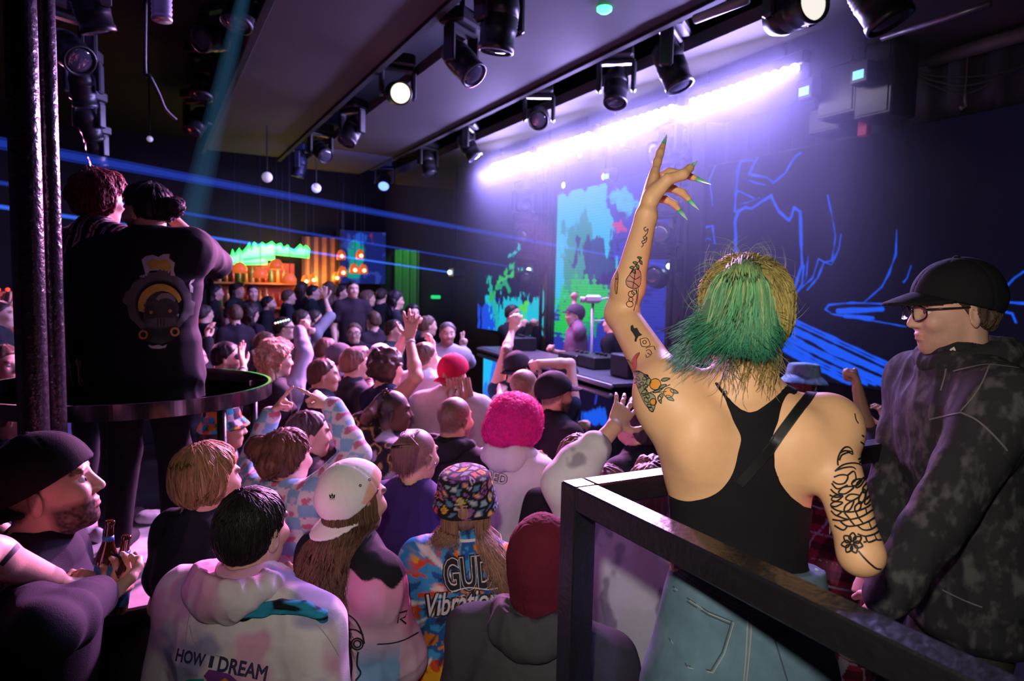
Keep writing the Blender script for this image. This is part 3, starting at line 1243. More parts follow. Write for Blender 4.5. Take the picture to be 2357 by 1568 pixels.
def cap(o, col, bill=180, name='cap', pattern=None, h=None, tip=0.0):
    """baseball cap: crown with a bill pointing bill degrees from the face (0 = forwards, 180 = backwards)"""
    Hc, R, s, h = o.Hc, o.R, o.s, h or max(o.h, .0045)
    b = math.radians(bill)
    bf = R[0] * math.cos(b) + R[1] * math.sin(b)
    bl = np.cross(R[2], bf)
    RB = np.stack([bf, bl, R[2]])
    cu = rot(R[2], bl, math.radians(tip))
    bf = rot(bf, bl, math.radians(tip))
    RB = np.stack([bf, bl, cu])
    P = lambda F_, L_, U_: Hc + cu * .02 * s + (bf * F_ + bl * L_ + cu * (U_ - .02)) * s
    sg = .010 * math.cos(b)
    K = Field()
    K.ell(P(-.006 - sg, 0, .034), RB, A(.119, .102, .110) * s, .02)

    def post(P_, D):
        q = (P_ - Hc) @ RB.T / s
        seam = np.abs(np.sin(np.arctan2(q[:, 1], q[:, 0]) * 3))
        D = D + .0025 * np.exp(-(seam / .08) ** 2) + .004 * (vnoise(P_ * 22, 5) - .5)
        return smoothmax(D, (((np.interp(q[:, 0], [-.11, .10], [-.020, .048]) if math.cos(b) > 0 else np.interp(q[:, 0], [-.10, .10], [.045, -.012])) - q[:, 2]) * s).astype(np.float32), .004)
    V, Q = K.mesh(h, post, largest=True)
    if pattern is not None:
        c = mesh_obj(name, V, Q, M_CATTR, o.root, pattern(V, o))
    else:
        c = mesh_obj(name, V, Q, cloth(col), o.root)
    o.cV, o.cQ, o.cap = V, Q, c
    Bm = Field()
    ZB = .058 if abs(math.cos(b)) > 0 and math.cos(b) > 0 else .000
    Bm.ell(P(.105, 0, ZB - .010), RB, A(.10, .10, .035) * s, .01)

    def bpost(P_, D):
        q = (P_ - Hc) @ RB.T / s
        D = np.abs(q[:, 2] - ZB + 4.0 * q[:, 1] ** 2 + .45 * np.clip(q[:, 0] - .08, 0, 1) ** 1.2) * s - .0042
        r = np.sqrt(((q[:, 0] - .06) / .118) ** 2 + (q[:, 1] / .088) ** 2) - 1
        return np.maximum(np.maximum(D, r * .08), (.082 - q[:, 0] - 4 * np.clip(np.abs(q[:, 1]) - .03, 0, 1) ** 1.5) * s).astype(np.float32)
    V, Q = Bm.mesh(min(h, .0042) if o.h < .007 else h * .7, bpost, largest=True)
    if len(V):
        o.bill = mesh_obj('bill', V, Q, cloth(col), c)
        o.blV, o.blQ = V, Q
    MB().lathe([(.009, 0), (.007, .004), (.0001, .006)], P(-.006 - sg, 0, .142), np.stack([bf, bl, cu]), 10).build('button', cloth(col), c)
    return c


def beanie(o, col, tall=.03, low=.0, ribs=90):
    Hc, R, s, h = o.Hc, o.R, o.s, max(o.h * .9, .004)
    P = lambda F_, L_, U_: Hc + (R[0] * F_ + R[1] * L_ + R[2] * U_) * s
    K = Field()
    K.ell(P(-.010, 0, .030), R, A(.114, .094, .108 + tall * .3) * s, .02)
    K.ell(P(-.025, 0, .075 + tall * .5), R, A(.085, .075, .075) * s, .04)
    K.cap(P(-.025, -.0, -.07), P(-.02, 0, .04), .086 * s, .09 * s, .03)

    def post(P_, D):
        q = q_head(P_, Hc, R, s)
        a = np.arctan2(q[:, 1], q[:, 0] + .01)
        D = D + .0012 * np.cos(a * ribs) + .010 * (vnoise(P_ * A(14, 14, 9), 9) - .5) + .005 * np.abs(vnoise(P_ * 30, 3) - .5)
        return smoothmax(D, ((np.interp(q[:, 0], [-.1, .1], [-.06, .05]) + o.__dict__.get('low', 0) - q[:, 2]) * s).astype(np.float32), .012)
    V, Q = K.mesh(h, post, largest=True)
    o.cV, o.cQ = V, Q
    o.cap = mesh_obj('beanie', V, Q, cloth(col, .95), o.root)


def spectacles(o, col):
    R, s, Hc = o.R, o.s, o.Hc
    P = lambda F_, L_, U_: Hc + (R[0] * F_ + R[1] * L_ + R[2] * U_) * s
    m = mat('spectacle_frame', col, .25, var=.05)
    g = bpy.data.materials.get('spectacle_lens') or glassy('spectacle_lens', (1, 1, 1), .9)
    fr = MB()
    lens = MB()
    for sd in (1, -1):
        pts = [P(.110 - .012 * abs(math.cos(a)) ** 2 * (1 if math.cos(a) > 0 else .2), sd * (.035 + .026 * np.sign(math.cos(a)) * abs(math.cos(a)) ** .7), .002 + .020 * np.sign(math.sin(a)) * abs(math.sin(a)) ** .7)
               for a in np.linspace(0, 2 * math.pi, 25)]
        fr.tube(pts, .0024 * s, 6)
        lens.add(pts[:-1], [tuple(range(24))])
        fr.tube([P(.100, sd * .061, .012), P(.06, sd * .079, .012), P(.0, sd * .083, .010), P(-.02, sd * .082, -.006)], .0026 * s, 6)
    fr.tube([P(.110, -.010, .006), P(.114, 0, .010), P(.110, .010, .006)], .0024 * s, 6)
    gl = fr.build('glasses', m, o.root, smooth=True)
    lens.build('lens', g, gl)


def glassy(name, col, clear):
    m = bpy.data.materials.new(name)
    m.use_nodes = True
    nt = m.node_tree
    nt.nodes.remove(nt.nodes['Principled BSDF'])
    t = nt.nodes.new('ShaderNodeBsdfTransparent')
    t.inputs['Color'].default_value = (*col, 1)
    g = nt.nodes.new('ShaderNodeBsdfGlossy')
    g.inputs['Roughness'].default_value = .06
    x = nt.nodes.new('ShaderNodeMixShader')
    x.inputs['Fac'].default_value = 1 - clear
    nt.links.new(t.outputs[0], x.inputs[1])
    nt.links.new(g.outputs[0], x.inputs[2])
    nt.links.new(x.outputs[0], nt.nodes['Material Output'].inputs['Surface'])
    return m


def long_hair(o, n, drop, col, r=.0013, spread=1.0, a0=-115, a1=115, wave=.012, seed=1, name='long_lock', under=False, shift=0.0):
    """locks from the crown over the head and down the back, resting on the shirt"""
    rg = np.random.default_rng(seed)
    tr = bvh(o.sV, o.sQ)
    R, s, Hc, f, l = o.R, o.s, o.Hc, o.f, o.l
    L, cols = [], []
    for k in range(n):
        a = math.radians(rg.uniform(a0, a1))
        bk, sd = -math.cos(a), math.sin(a)
        lf = rg.uniform(.004, .024)
        pts = []
        if under:
            lf *= .5
        for u, rr in (((.04, .076), (.01, .086), (-.03, .090), (-.075, .090)) if under else ((.075, .080), (.03, .098), (-.03, .102), (-.075, .098))):
            pts.append(Hc + (R[0] * (bk * (rr + lf) - .012) + R[1] * sd * (rr * .86 + lf) + R[2] * u) * s)
        D = drop * rg.uniform(.45, 1.0)
        ph = rg.uniform(0, 6)
        base = pts[-1]
        m = 5
        for j in range(1, m + 1):
            t = j / m
            q = base - UP * D * t + l * (sd * .03 * spread * t + wave * math.sin(ph + t * 7) * (.4 + t)) + l * rg.normal(0, .004) - l * shift * t
            h, nm, _, _ = tr.ray_cast(Vector(q - f * .35), Vector(f))
            if h is not None and (np.array(h) - q) @ f < .02:
                q = np.array(h) - f * (.004 + lf * .7)
            pts.append(q)
        L.append(smooth_line(pts, 2))
        cols.append(np.asarray(col) * rg.uniform(.45, 1.6))
    return strand_mesh(name, L, r * rg.uniform(.6, 1.4, n), np.array(cols), o.root, taper=.2)

# ------------------------------------------------------------------ the room
def lin(r, g, b, k=1.0):
    f = lambda c: ((c / 255 + .055) / 1.055) ** 2.4 if c > 10 else c / 255 / 12.92
    return np.array([f(r), f(g), f(b)]) * k


def on_y(px, py, y):
    r = ray(px, py)
    return CAM + r * (y / r[1])


M_WALL = mat('black_wall_paint', (0.018, 0.017, 0.022), .7, var=.25, scale=3, bump=.1, bscale=30)
M_FLOOR = mat('dark_club_floor', (0.03, 0.026, 0.03), .35, var=.3, scale=4)
M_CEIL = mat('black_ceiling', (0.012, 0.012, 0.015), .8, var=.3, scale=4)
M_WOODY = mat('amber_wood', (0.42, 0.2, 0.07), .45, var=.4, scale=9)


def panel_mat():
    m = mat('ceiling_panel', (0.06, 0.056, 0.058), .75, var=.1, scale=2)
    nt = m.node_tree
    tc = nt.nodes.new('ShaderNodeTexCoord')
    b = nt.nodes.new('ShaderNodeTexWave')
    b.inputs['Scale'].default_value = 26
    b.bands_direction = 'DIAGONAL'
    b.inputs['Distortion'].default_value = 1.0
    nt.links.new(tc.outputs['Object'], b.inputs['Vector'])
    bp = nt.nodes.new('ShaderNodeBump')
    bp.inputs['Strength'].default_value = .35
    bp.inputs['Distance'].default_value = .004
    nt.links.new(b.outputs['Fac'], bp.inputs['Height'])
    nt.links.new(bp.outputs['Normal'], nt.nodes['Principled BSDF'].inputs['Normal'])
    return m


M_PANEL = panel_mat()
struct('floor', MB().box(A(-6.5, -4, -.1), A(6.2, 14.2, 0)), M_FLOOR)
struct('ceiling', MB().box(A(-6.5, -4, 4.75), A(6.2, 14.2, 4.85)), M_CEIL)
struct('wall_right', MB().box(A(5.75, -4, 0), A(5.9, 14.2, 4.75)), M_WALL)
struct('wall_left', MB().box(A(-6.2, -4, 0), A(-6.05, 14.2, 4.75)), M_WALL)
struct('wall_back', MB().box(A(-6.05, 13.6, 0), A(5.75, 13.8, 4.75)), M_WALL)
struct('wall_front', MB().box(A(-6.05, -4, 0), A(5.75, -3.85, 4.75)), M_WALL)
for x0, x1, yy in ((.77, 1.76, 10.8), (2.16, 3.2, 11.6), (3.74, 5.7, 12.4)):
    struct('ceiling_panel', MB().box(A(x0, -1.5, 4.1), A(x1, yy, 4.2)), M_PANEL)
for x in (.74, 1.79, 3.23):
    struct('trim_ceiling', MB().box(A(x - .03, -1.5, 4.07), A(x + .03, 11, 4.26), bev=.004), M_CEIL)
struct('floor_stage', MB().box(A(4.05, 3.4, 0), A(5.75, 12.6, .3), bev=.01), M_WALL)
struct('floor_platform', MB().box(A(.80, -2.5, 0), A(3.4, 1.33, .64), bev=.01), M_WALL)

# hazy air over the stage, lit by the lamps in it
hz = bpy.data.materials.new('haze')
hz.use_nodes = True
hz.node_tree.nodes.remove(hz.node_tree.nodes['Principled BSDF'])
_vs = hz.node_tree.nodes.new('ShaderNodeVolumeScatter')
_vs.inputs['Color'].default_value = (.72, .7, 1, 1)
_tc = hz.node_tree.nodes.new('ShaderNodeTexCoord')
_sp = hz.node_tree.nodes.new('ShaderNodeSeparateXYZ')
_mr = hz.node_tree.nodes.new('ShaderNodeMapRange')
_mr.interpolation_type = 'SMOOTHSTEP'
_mr.inputs['From Min'].default_value = .12
_mr.inputs['From Max'].default_value = .95
_mr.inputs['To Max'].default_value = .17
hz.node_tree.links.new(_tc.outputs['Generated'], _sp.inputs[0])
hz.node_tree.links.new(_sp.outputs['Z'], _mr.inputs['Value'])
hz.node_tree.links.new(_mr.outputs['Result'], _vs.inputs['Density'])
S.cycles.volume_step_rate = 2.0
_vs.inputs['Anisotropy'].default_value = .25
hz.node_tree.links.new(_vs.outputs[0], hz.node_tree.nodes['Material Output'].inputs['Volume'])
tag(MB().box(A(3.85, 2.9, .9), A(5.42, 12.3, 4.05)).build('haze', hz), 'violet stage haze hanging under the lamp bars', 'haze', kind='stuff')

# ------------------------------------------------------------------ lamps on the ceiling


ORD = ['nearest', 'second', 'third', 'fourth', 'fifth', 'sixth', 'seventh', 'eighth', 'ninth', 'tenth']


def moving_head(pivot, aim, label, sc=1.0, group=None, lens=(.05, .05, .07), glow=0.0, up=UP, screen=None, yaw=None, hold=None):
    """moving head lamp hanging from its base: base, yoke, lamp head, lens"""
    pivot = np.asarray(pivot, float)
    t = thing('moving_head_light', pivot + up * .40 * sc, label, 'stage light', group)
    a = unit(aim)
    side = np.cross(a, up)
    side = unit(side) if np.linalg.norm(side) > .1 else CR
    fw = np.cross(up, side)
    Rb = np.stack([side, fw, up])
    bs = MB().box(A(-.17, -.13, .27) * sc, A(.17, .13, .40) * sc, Rb, pivot, bev=.02 * sc)
    base = bs.build('base', M_HOUSE, t)
    top_ = pivot + up * .39 * sc
    end_ = np.asarray(hold) if hold is not None else A(top_[0], top_[1], 4.74)
    MB().tube([top_, end_], .02, 8).build('clamp', M_BLACK, t)
    if screen is not None:
        sg = -1 if (CAM - pivot) @ fw < 0 else 1
        MB().box(A(-.05, sg * .131, .30) * sc, A(.05, sg * .134, .36) * sc, Rb, pivot).build('display', screen, base)
    yk = MB()
    yk.box(A(-.19, -.05, .22) * sc, A(.19, .05, .27) * sc, Rb, pivot, bev=.015 * sc)
    for sd in (1, -1):
        yk.box(A(sd * .15, -.055, -.06) * sc, A(sd * .20, .055, .25) * sc, Rb, pivot, bev=.02 * sc)
    yk.build('yoke', M_HOUSE, t, smooth=False)
    Ra = np.stack([side, np.cross(a, side), a])
    prof = [(.0001, -.20), (.075, -.20), (.105, -.165), (.125, -.08), (.125, -.02)]
    for i in range(4):
        prof += [(.120, -.018 + i * .022), (.127, -.012 + i * .022)]
    prof += [(.12, .085), (.115, .16), (.122, .165), (.122, .205), (.108, .21), (.104, .185), (.0001, .183)]
    hd = MB().lathe([(r * sc, z * sc) for r, z in prof], pivot, Ra, 28).build('lamp_head', M_HOUSE, t, smooth=True)
    lm = M_LENS if not glow else mat('lit_lens', lens, .1, emit=lens, estr=glow)
    MB().lathe([(.103 * sc, .186 * sc), (.09 * sc, .197 * sc), (.06 * sc, .206 * sc), (.0001, .211 * sc)], pivot, Ra, 24).build('lens', lm, hd, smooth=True)
    return t


M_CYSCR = mat('lit_display', (.2, .6, 1), emit=(.18, .55, 1.0), estr=1.6)
DN = lambda x, y, z: unit(A(x, y, z))
slot1 = [(1150, 45, DN(-.05, .15, -1), 1.15), (1062, 140, DN(.45, -.75, -.9), 1), (915, 208, DN(-.15, -1, -.25), 1.0), (810, 300, DN(-.5, -.3, -1), 1), (738, 345, DN(.2, -.8, -.5), 1.0),
         (690, 380, DN(-.2, .1, -1), .95)]
for i, (px, py, aim, sc) in enumerate(slot1):
    p = on_x(px, py, 1.985)
    p[2] = min(p[2], 3.93)
    moving_head(p, aim, f'{ORD[i]} black moving head light hanging in the left ceiling slot', sc * .82, lens=(1, .85, .6) if i == 2 else (.5, .6, 1), glow=(1.5 if i == 2 else 0))
slot2 = [(1545, 150, DN(.25, -.35, -1), 1.1), (1418, 200, DN(-.25, -.3, -1), 1), (1240, 262, DN(-.5, -.85, -.45), 1), (1078, 335, DN(.5, -.4, -1), 1), (985, 370, DN(.1, -.3, -1), 1.0), (885, 410, DN(-.3, -.7, -.6), 1.0)]
for i, (px, py, aim, sc) in enumerate(slot2):
    p = on_x(px, py, 3.5)
    p[2] = min(p[2], 3.95)
    moving_head(p, aim, f'{ORD[i]} black moving head light hanging in the ceiling slot beside the lit bars', sc * .82, lens=(.15, .3, 1), glow=(2.5 if i == 5 else 0))
moving_head(on_x(1822, 28, 3.38), DN(-.12, -.75, -.05), 'moving head light with a bright round lens above the lit bars', .9, lens=(1, .95, .85), glow=.9)
moving_head(on_x(2010, -25, 3.38), DN(.3, -.4, -1), 'moving head light cut off at the ceiling edge right of the round lens', 1.0)
for i, (px, py, x, aim, g) in enumerate([(1215, 388, 4.9, DN(.7, -.5, .5), 0), (1205, 478, 5.1, DN(-.3, -.7, .1), 0), (1208, 548, 5.1, DN(-.8, -.7, .2), 0), (1212, 640, 5.1, DN(-.6, -.9, -.1), 0),
                                         (1540, 300, 4.75, DN(-.85, .1, -.25), 0), (1545, 425, 5.0, DN(-.9, -.2, .1), 0), (1530, 548, 5.0, DN(-.8, -.5, .25), 0), (1512, 640, 5.1, DN(-.8, -.6, .1), 0)]):
    side_ = 'left' if i < 4 else 'right'
    hp_ = on_x(1258 if i < 4 else 1566, 500, 5.36)
    pz_ = on_x(px, py, x)
    pz_[2] = min(pz_[2], 3.68)
    k = i % 4
    moving_head(pz_, aim, f'{["topmost", "second highest", "third highest", "lowest"][k]} moving head light on the {side_} tower beside the centre screen', .95, hold=(hp_[0], hp_[1], pz_[2] + .37))
for nm, px0 in (('left', 1258), ('right', 1566)):
    p = on_x(px0, 500, 5.36)
    t = thing('truss_tower', (p[0], p[1], .3), f'black lamp tower on the {nm} of the centre screen', 'truss')
    for i, (dx, dy) in enumerate(((0, -.11), (0, .11), (.09, 0))):
        MB().tube([p * A(1, 1, 0) + A(dx, dy, .3), p * A(1, 1, 0) + A(dx, dy, 4.1)], .028, 10).build('upright', M_BLACK, t, smooth=True)
    for k in range(11):
        z0 = .4 + k * .33
        sgn = 1 if k % 2 else -1
        MB().tube([p * A(1, 1, 0) + A(0, -.11 * sgn, z0), p * A(1, 1, 0) + A(0, .11 * sgn, z0 + .33)], .012, 6).build('brace', M_BLACK, t)
left_lamps = [(158, 115, 4.3, DN(.35, -.6, -.45), 1.0), (205, 5, 3.6, DN(.3, .2, -1), .9), (190, 200, 5.0, DN(.1, .3, -1), .85), (205, 285, 5.8, DN(.3, .4, -1), .85), (222, 352, 6.6, DN(.2, .2, -1), .8)]
for i, (px, py, d, aim, sc) in enumerate(left_lamps):
    moving_head(at(px, py, d), aim, ['moving head light with a round glass lens beside the dark pole', 'topmost moving head light beside the dark pole', 'upper blue tinted moving head light behind the pole',
                                     'middle blue tinted moving head light behind the pole', 'lowest blue tinted moving head light behind the pole'][i], sc * .8)
light('pole_blue_lamp', 'SPOT', at(330, 420, 5.6), at(200, 260, 5.2), 40, (.12, .14, 1), .08, angle=80)
for i, (px, py, d, aim) in enumerate([(500, 85, 5.6, DN(-.7, -.5, -.35)), (560, 5, 4.8, DN(-.3, -.2, -1)), (470, 185, 6.8, DN(-.2, -.2, -1)), (455, 280, 8.0, DN(-.4, -.4, -.8))]):
    moving_head(at(px, py, d), aim, f'{ORD[i]} dark moving head light hanging left of the wide ceiling panel', .9)
# white globe lamps and a small can light
for i, (px, py, d, r) in enumerate([(615, 408, 8.2, .062), (728, 433, 9.0, .062), (345, 320, 8.0, .034)]):
    p = at(px, py, d)
    t = thing('globe_lamp', p, ['left white globe lamp below the ceiling panel', 'right white globe lamp below the ceiling panel', 'tiny white globe lamp in the dark upper left'][i], 'lamp')
    MB().lathe([(.0001, -r)] + [(r * math.sin(a), -r * math.cos(a)) for a in np.linspace(.2, 2.95, 12)] + [(.0001, r)], p, None, 20).build('globe', mat('opal_globe', (.8, .8, .85), .4, emit=(.45, .42, .6), estr=.42), t, smooth=True)
    MB().tube([p + UP * r * .95, A(p[0], p[1], 4.74)], .008, 6).build('rod', M_BLACK, t)
p = at(372, 12, 3.6)
t = thing('can_light', p + UP * .12, 'small silver can light with ribbed body at the ceiling', 'lamp')
MB().lathe([(.0001, -.08), (.05, -.08), (.052, -.07), (.05, -.06)] + [(.052 if k % 2 else .047, -.05 + .012 * k) for k in range(10)] + [(.02, .09), (.0001, .09)], p, None, 22).build('housing', mat('brushed_silver', (.5, .5, .55), .35, metal=.8), t, smooth=True)
MB().tube([p + UP * .09, A(p[0], p[1], 4.74)], .01, 8).build('rod', M_BLACK, t)

# lit bars under the ceiling panel
M_BULB = mat('lit_bulb', (.9, .8, 1), emit=(.86, .72, 1.0), estr=26.0)
bars = [((1133, 387), (1222, 359), 8), ((1240, 352), (1362, 312), 10), ((1384, 303), (1555, 249), 11), ((1588, 238), (1840, 154), 13)]
XB = 4.2
for i, (a, b, n) in enumerate(bars):
    P0, P1 = on_x(*a, XB), on_x(*b, XB)
    t = thing('light_bar', (P0 + P1) / 2 + UP * .1, f'{["farthest and shortest looking", "second farthest", "second nearest", "nearest and brightest"][i]} white light bar in the row below the ceiling', 'light bar')
    d = unit(P1 - P0)
    Rb = np.stack([d, np.cross(UP, d), UP])
    L = np.linalg.norm(P1 - P0)
    MB().box(A(-L / 2 - .03, .0, .02), A(L / 2 + .03, .09, .12), Rb, (P0 + P1) / 2, bev=.01).build('housing', M_HOUSE, t)
    for s in (-.35, .35):
        q = (P0 + P1) / 2 + d * L * s
        MB().tube([q + UP * .1 + A(.05, 0, 0), A(q[0] + .05, q[1], 4.1)], .012, 6).build('bracket', M_BLACK, t)
    for k in range(n):
        q = P0 + (P1 - P0) * (k + .5) / n
        r = L / n * .40
        MB().lathe([(.0001, -r)] + [(r * math.sin(u), -r * math.cos(u)) for u in np.linspace(.3, 2.84, 7)] + [(.0001, r)], q, None, 14).build('bulb', M_BULB, t, smooth=True)
    c = (P0 + P1) / 2 + A(-.07, 0, -.07)
    lo = light('light_bar_lamp', 'AREA', c, c + A(-.75, -.15, -.5), 165 * L, (.44, .34, 1.0), L, .06)
    zz = -A(*(lo.matrix_world.to_3x3() @ Vector((0, 0, 1)))) if False else unit(A(-.75, -.15, -.5))
    xx = unit(d - zz * (d @ zz))
    yy = np.cross(-zz, xx)
    lo.matrix_world = Matrix(((xx[0], yy[0], -zz[0], c[0]), (xx[1], yy[1], -zz[1], c[1]), (xx[2], yy[2], -zz[2], c[2]), (0, 0, 0, 1)))
    c2 = (P0 + P1) / 2 + A(0, 0, .02)
    l2 = light('light_bar_lamp', 'AREA', c2, c2 + A(-.8, 0, .35), 9 * L, (.5, .4, 1.0), L, .04)
    zz = unit(A(-.35, 0, .94))
    yy = np.cross(-zz, xx)
    l2.matrix_world = Matrix(((xx[0], yy[0], -zz[0], c2[0]), (xx[1], yy[1], -zz[1], c2[1]), (xx[2], yy[2], -zz[2], c2[2]), (0, 0, 0, 1)))
# green pilot light on the panel
p = on_z(1391, 23, 4.085)
tag(MB().lathe([(.05, .0), (.05, -.02), (.03, -.035), (.0001, -.037)], p + UP * .015, None, 14).build('pilot_light', mat('green_glow', (.1, 1, .3), emit=(.05, 1.0, .25), estr=5), smooth=True), 'small bright green light on the ceiling panel', 'light')
for i, (px, py, x) in enumerate([(1850, 210, 4.6), (1975, 172, 4.6), (1335, 357, 4.7), (1432, 331, 4.7), (1396, 406, 5.0)]):
    p = on_x(px, py, x)
    t = thing('control_box', p + A(.08, 0, 0), f'{["left", "right", "lower left", "upper", "lowest"][i]} small black box with a lit cyan display {"beyond the bright bar end" if i < 2 else "above the centre screen"}', 'control box')
    sc = np.linalg.norm(p - CAM) / FPX
    MB().box(p + A(.004, -.07, -.06), p + A(.12, .07, .10), bev=.008).build('case', M_BLACK, t)
    k = (8 if i < 2 else 5) * sc
    MB().box(p + A(-.002, -k * 1.4, -k), p + A(.005, k * 1.4, k)).build('display', M_CYSCR, t)
    MB().tube([p + A(.06, 0, .1), A(p[0] + .06, p[1], 4.1)], .01, 6).build('rod', M_BLACK, t)
for i, (px, py) in enumerate([(1300, 427), (1393, 407)]):
    p = on_x(px, py, 5.2)
    t = thing('spot_lamp', p, f'{["left", "right"][i]} small round white lamp above the centre screen', 'lamp')
    MB().lathe([(.0001, .04), (.05, .04), (.055, -.02), (.0001, -.025)], p, np.stack([A(0, 1, 0), UP, A(1, 0, 0)]), 18).build('housing', M_HOUSE, t, smooth=True)
    MB().lathe([(.045, -.022), (.03, -.036), (.0001, -.042)], p, np.stack([A(0, 1, 0), UP, A(1, 0, 0)]), 18).build('lens', mat('white_glow', (1, 1, 1), emit=(.9, .9, 1.0), estr=1.6), t, smooth=True)
    MB().tube([p + UP * .05, A(p[0], p[1], 4.1)], .01, 6).build('rod', M_BLACK, t)

# ------------------------------------------------------------------ stage screens


M_SCREEN = mat('lit_picture', (0, 0, 0), .8, attr=True, var=0, estr=1.0, spec=.05)
_l = M_SCREEN.node_tree.links
[_l.remove(k) for k in list(_l) if k.to_socket.name == 'Base Color']
M_SCREEN.node_tree.nodes['Principled BSDF'].inputs['Base Color'].default_value = (.01, .01, .012, 1)


def screen(name, label, x, px0, px1, z0, z1, res, colf):
    """picture wall in the plane of this x: dark case, lit face"""
    ya, yb = on_x(px0, 650, x)[1], on_x(px1, 650, x)[1]
    y0, y1 = min(ya, yb), max(ya, yb)
    t = thing(name, (x + .06, (y0 + y1) / 2, z0), label, 'screen')
    MB().box(A(x + .004, y0, z0), A(5.75, y1, z1), bev=.005).build('case', M_BLACK, t)
    ny, nz = int((y1 - y0) / res), int((z1 - z0) / res)
    Y, Z = np.meshgrid(np.linspace(y0 + .01, y1 - .01, ny), np.linspace(z0 + .01, z1 - .01, nz))
    V = np.stack([np.full(Y.size, x), Y.ravel(), Z.ravel()], 1)
    i = (np.arange(nz - 1)[:, None] * ny + np.arange(ny - 1)[None]).ravel()
    Q = np.stack([i, i + ny, i + ny + 1, i + 1], 1)
    X_, Y_, _ = to_px(V)
    mesh_obj('picture', V, Q, M_SCREEN, t, colf(X_, Y_, V), False)
    return t


def paint(c, m, col, soft=1.0):
    w = np.clip(m, 0, 1)[:, None] * soft
    return c * (1 - w) + np.asarray(col)[None] * w


def jag(X, Y, V, a=14, s=3.0, seed=1):
    n = fbm(np.stack([V[:, 1] * s * 2.2, V[:, 2] * s, V[:, 1] * 0], 1), seed, 4) - .5
    return n * a * 2


def centre_pic(X, Y, V):
    c = np.tile(lin(46, 62, 190, .9), (len(X), 1))
    j = jag(X, Y, V, 26, 3, 2)
    big = poly_sd(X, Y, [(1270, 445), (1330, 428), (1390, 420), (1400, 450), (1412, 500), (1402, 560), (1415, 620), (1385, 650), (1370, 700), (1330, 640), (1300, 700), (1270, 720)]) + j
    c = paint(c, -big / 3, lin(30, 205, 255))
    g = poly_sd(X, Y, [(1300, 520), (1345, 490), (1370, 530), (1360, 640), (1385, 700), (1360, 780), (1290, 760), (1300, 640)]) + jag(X, Y, V, 30, 4, 5)
    c = paint(c, -g / 6, lin(18, 160, 120), .9)
    dk = poly_sd(X, Y, [(1330, 560), (1400, 540), (1420, 640), (1380, 700), (1345, 640)]) + jag(X, Y, V, 45, 5, 9)
    c = paint(c, -dk / 4, lin(25, 25, 95), .9)
    g2 = poly_sd(X, Y, [(1275, 690), (1330, 640), (1400, 660), (1410, 730), (1300, 770), (1270, 760)]) + jag(X, Y, V, 35, 5, 12) + 6 * np.sin(V[:, 2] * 90)
    c = paint(c, -g2 / 4, lin(20, 215, 70), .9)
    r = poly_sd(X, Y, [(1395, 452), (1440, 425), (1475, 470), (1440, 500)]) + jag(X, Y, V, 14, 5, 15)
    c = paint(c, -r / 3, lin(35, 200, 245))
    rd = poly_sd(X, Y, [(1408, 515), (1430, 505), (1442, 530), (1420, 540)]) + jag(X, Y, V, 8, 8, 17)
    c = paint(c, -rd / 3, lin(225, 60, 110))
    c = paint(c, np.clip((fbm(V * A(1, 3, 9), 31) - .62) * 12, 0, 1) * (X > 1400), lin(24, 24, 90), .8)
    return c * (.86 + .14 * np.sin(V[:, 2] * 160))[:, None]


screen('stage_screen', 'tall lit screen with cyan and green paint shapes behind the booth', 5.5, 1277, 1538, 1.05, 3.68, .0115, centre_pic)


def seg_d(X, Y, ln):
    d = np.full(X.shape, 1e9)
    for (ax, ay), (bx, by) in zip(ln[:-1], ln[1:]):
        ex, ey = bx - ax, by - ay
        t = np.clip(((X - ax) * ex + (Y - ay) * ey) / (ex * ex + ey * ey + 1e-9), 0, 1)
        d = np.minimum(d, np.hypot(X - ax - t * ex, Y - ay - t * ey))
    return d


BL = [([(1843, 352), (1830, 362), (1818, 380), (1808, 398), (1780, 421), (1765, 408), (1740, 404), (1722, 401), (1735, 378), (1746, 358)], 3),
      ([(1733, 369), (1704, 371), (1698, 395), (1696, 425), (1691, 486)], 3.6),
      ([(1694, 580), (1692, 510), (1699, 486), (1716, 478), (1730, 480), (1774, 450), (1793, 487), (1816, 507), (1822, 498), (1827, 478), (1842, 488), (1844, 560), (1846, 610), (1836, 640), (1826, 675)], 4.4),
      ([(1712, 412), (1740, 421), (1770, 428)], 2), ([(1700, 440), (1735, 456)], 2.6), ([(1700, 470), (1722, 466), (1748, 456)], 2),
      ([(1648, 378), (1632, 415), (1638, 448), (1640, 472)], 3), ([(1615, 590), (1618, 525), (1640, 519), (1645, 560)], 3), ([(1616, 560), (1628, 548), (1636, 552)], 2.4),
      ([(1905, 450), (1916, 500), (1923, 545), (1915, 600), (1898, 604), (1884, 596), (1870, 640), (1845, 662), (1828, 680)], 2.6),
      ([(1936, 540), (1931, 572), (1914, 610), (1897, 603), (1882, 640), (1858, 668)], 2.6), ([(1860, 590), (1856, 640), (1836, 670)], 2.4),
      ([(1850, 612), (1846, 655), (1830, 678)], 3), ([(2064, 530), (2062, 585), (2046, 630), (2030, 660), (1988, 697)], 2.6), ([(2097, 612), (2088, 640), (2080, 650)], 2.4),
      ([(2080, 694), (2040, 700), (1960, 697), (1908, 702), (1900, 712), (1915, 723), (1990, 735), (2085, 752)], 3), ([(1930, 716), (2030, 712)], 7), ([(1945, 728), (2010, 732)], 5),
      ([(2357, 625), (2335, 640), (2316, 660)], 3), ([(2310, 695), (2357, 699)], 4), ([(2300, 715), (2330, 722), (2338, 742)], 3.5)]
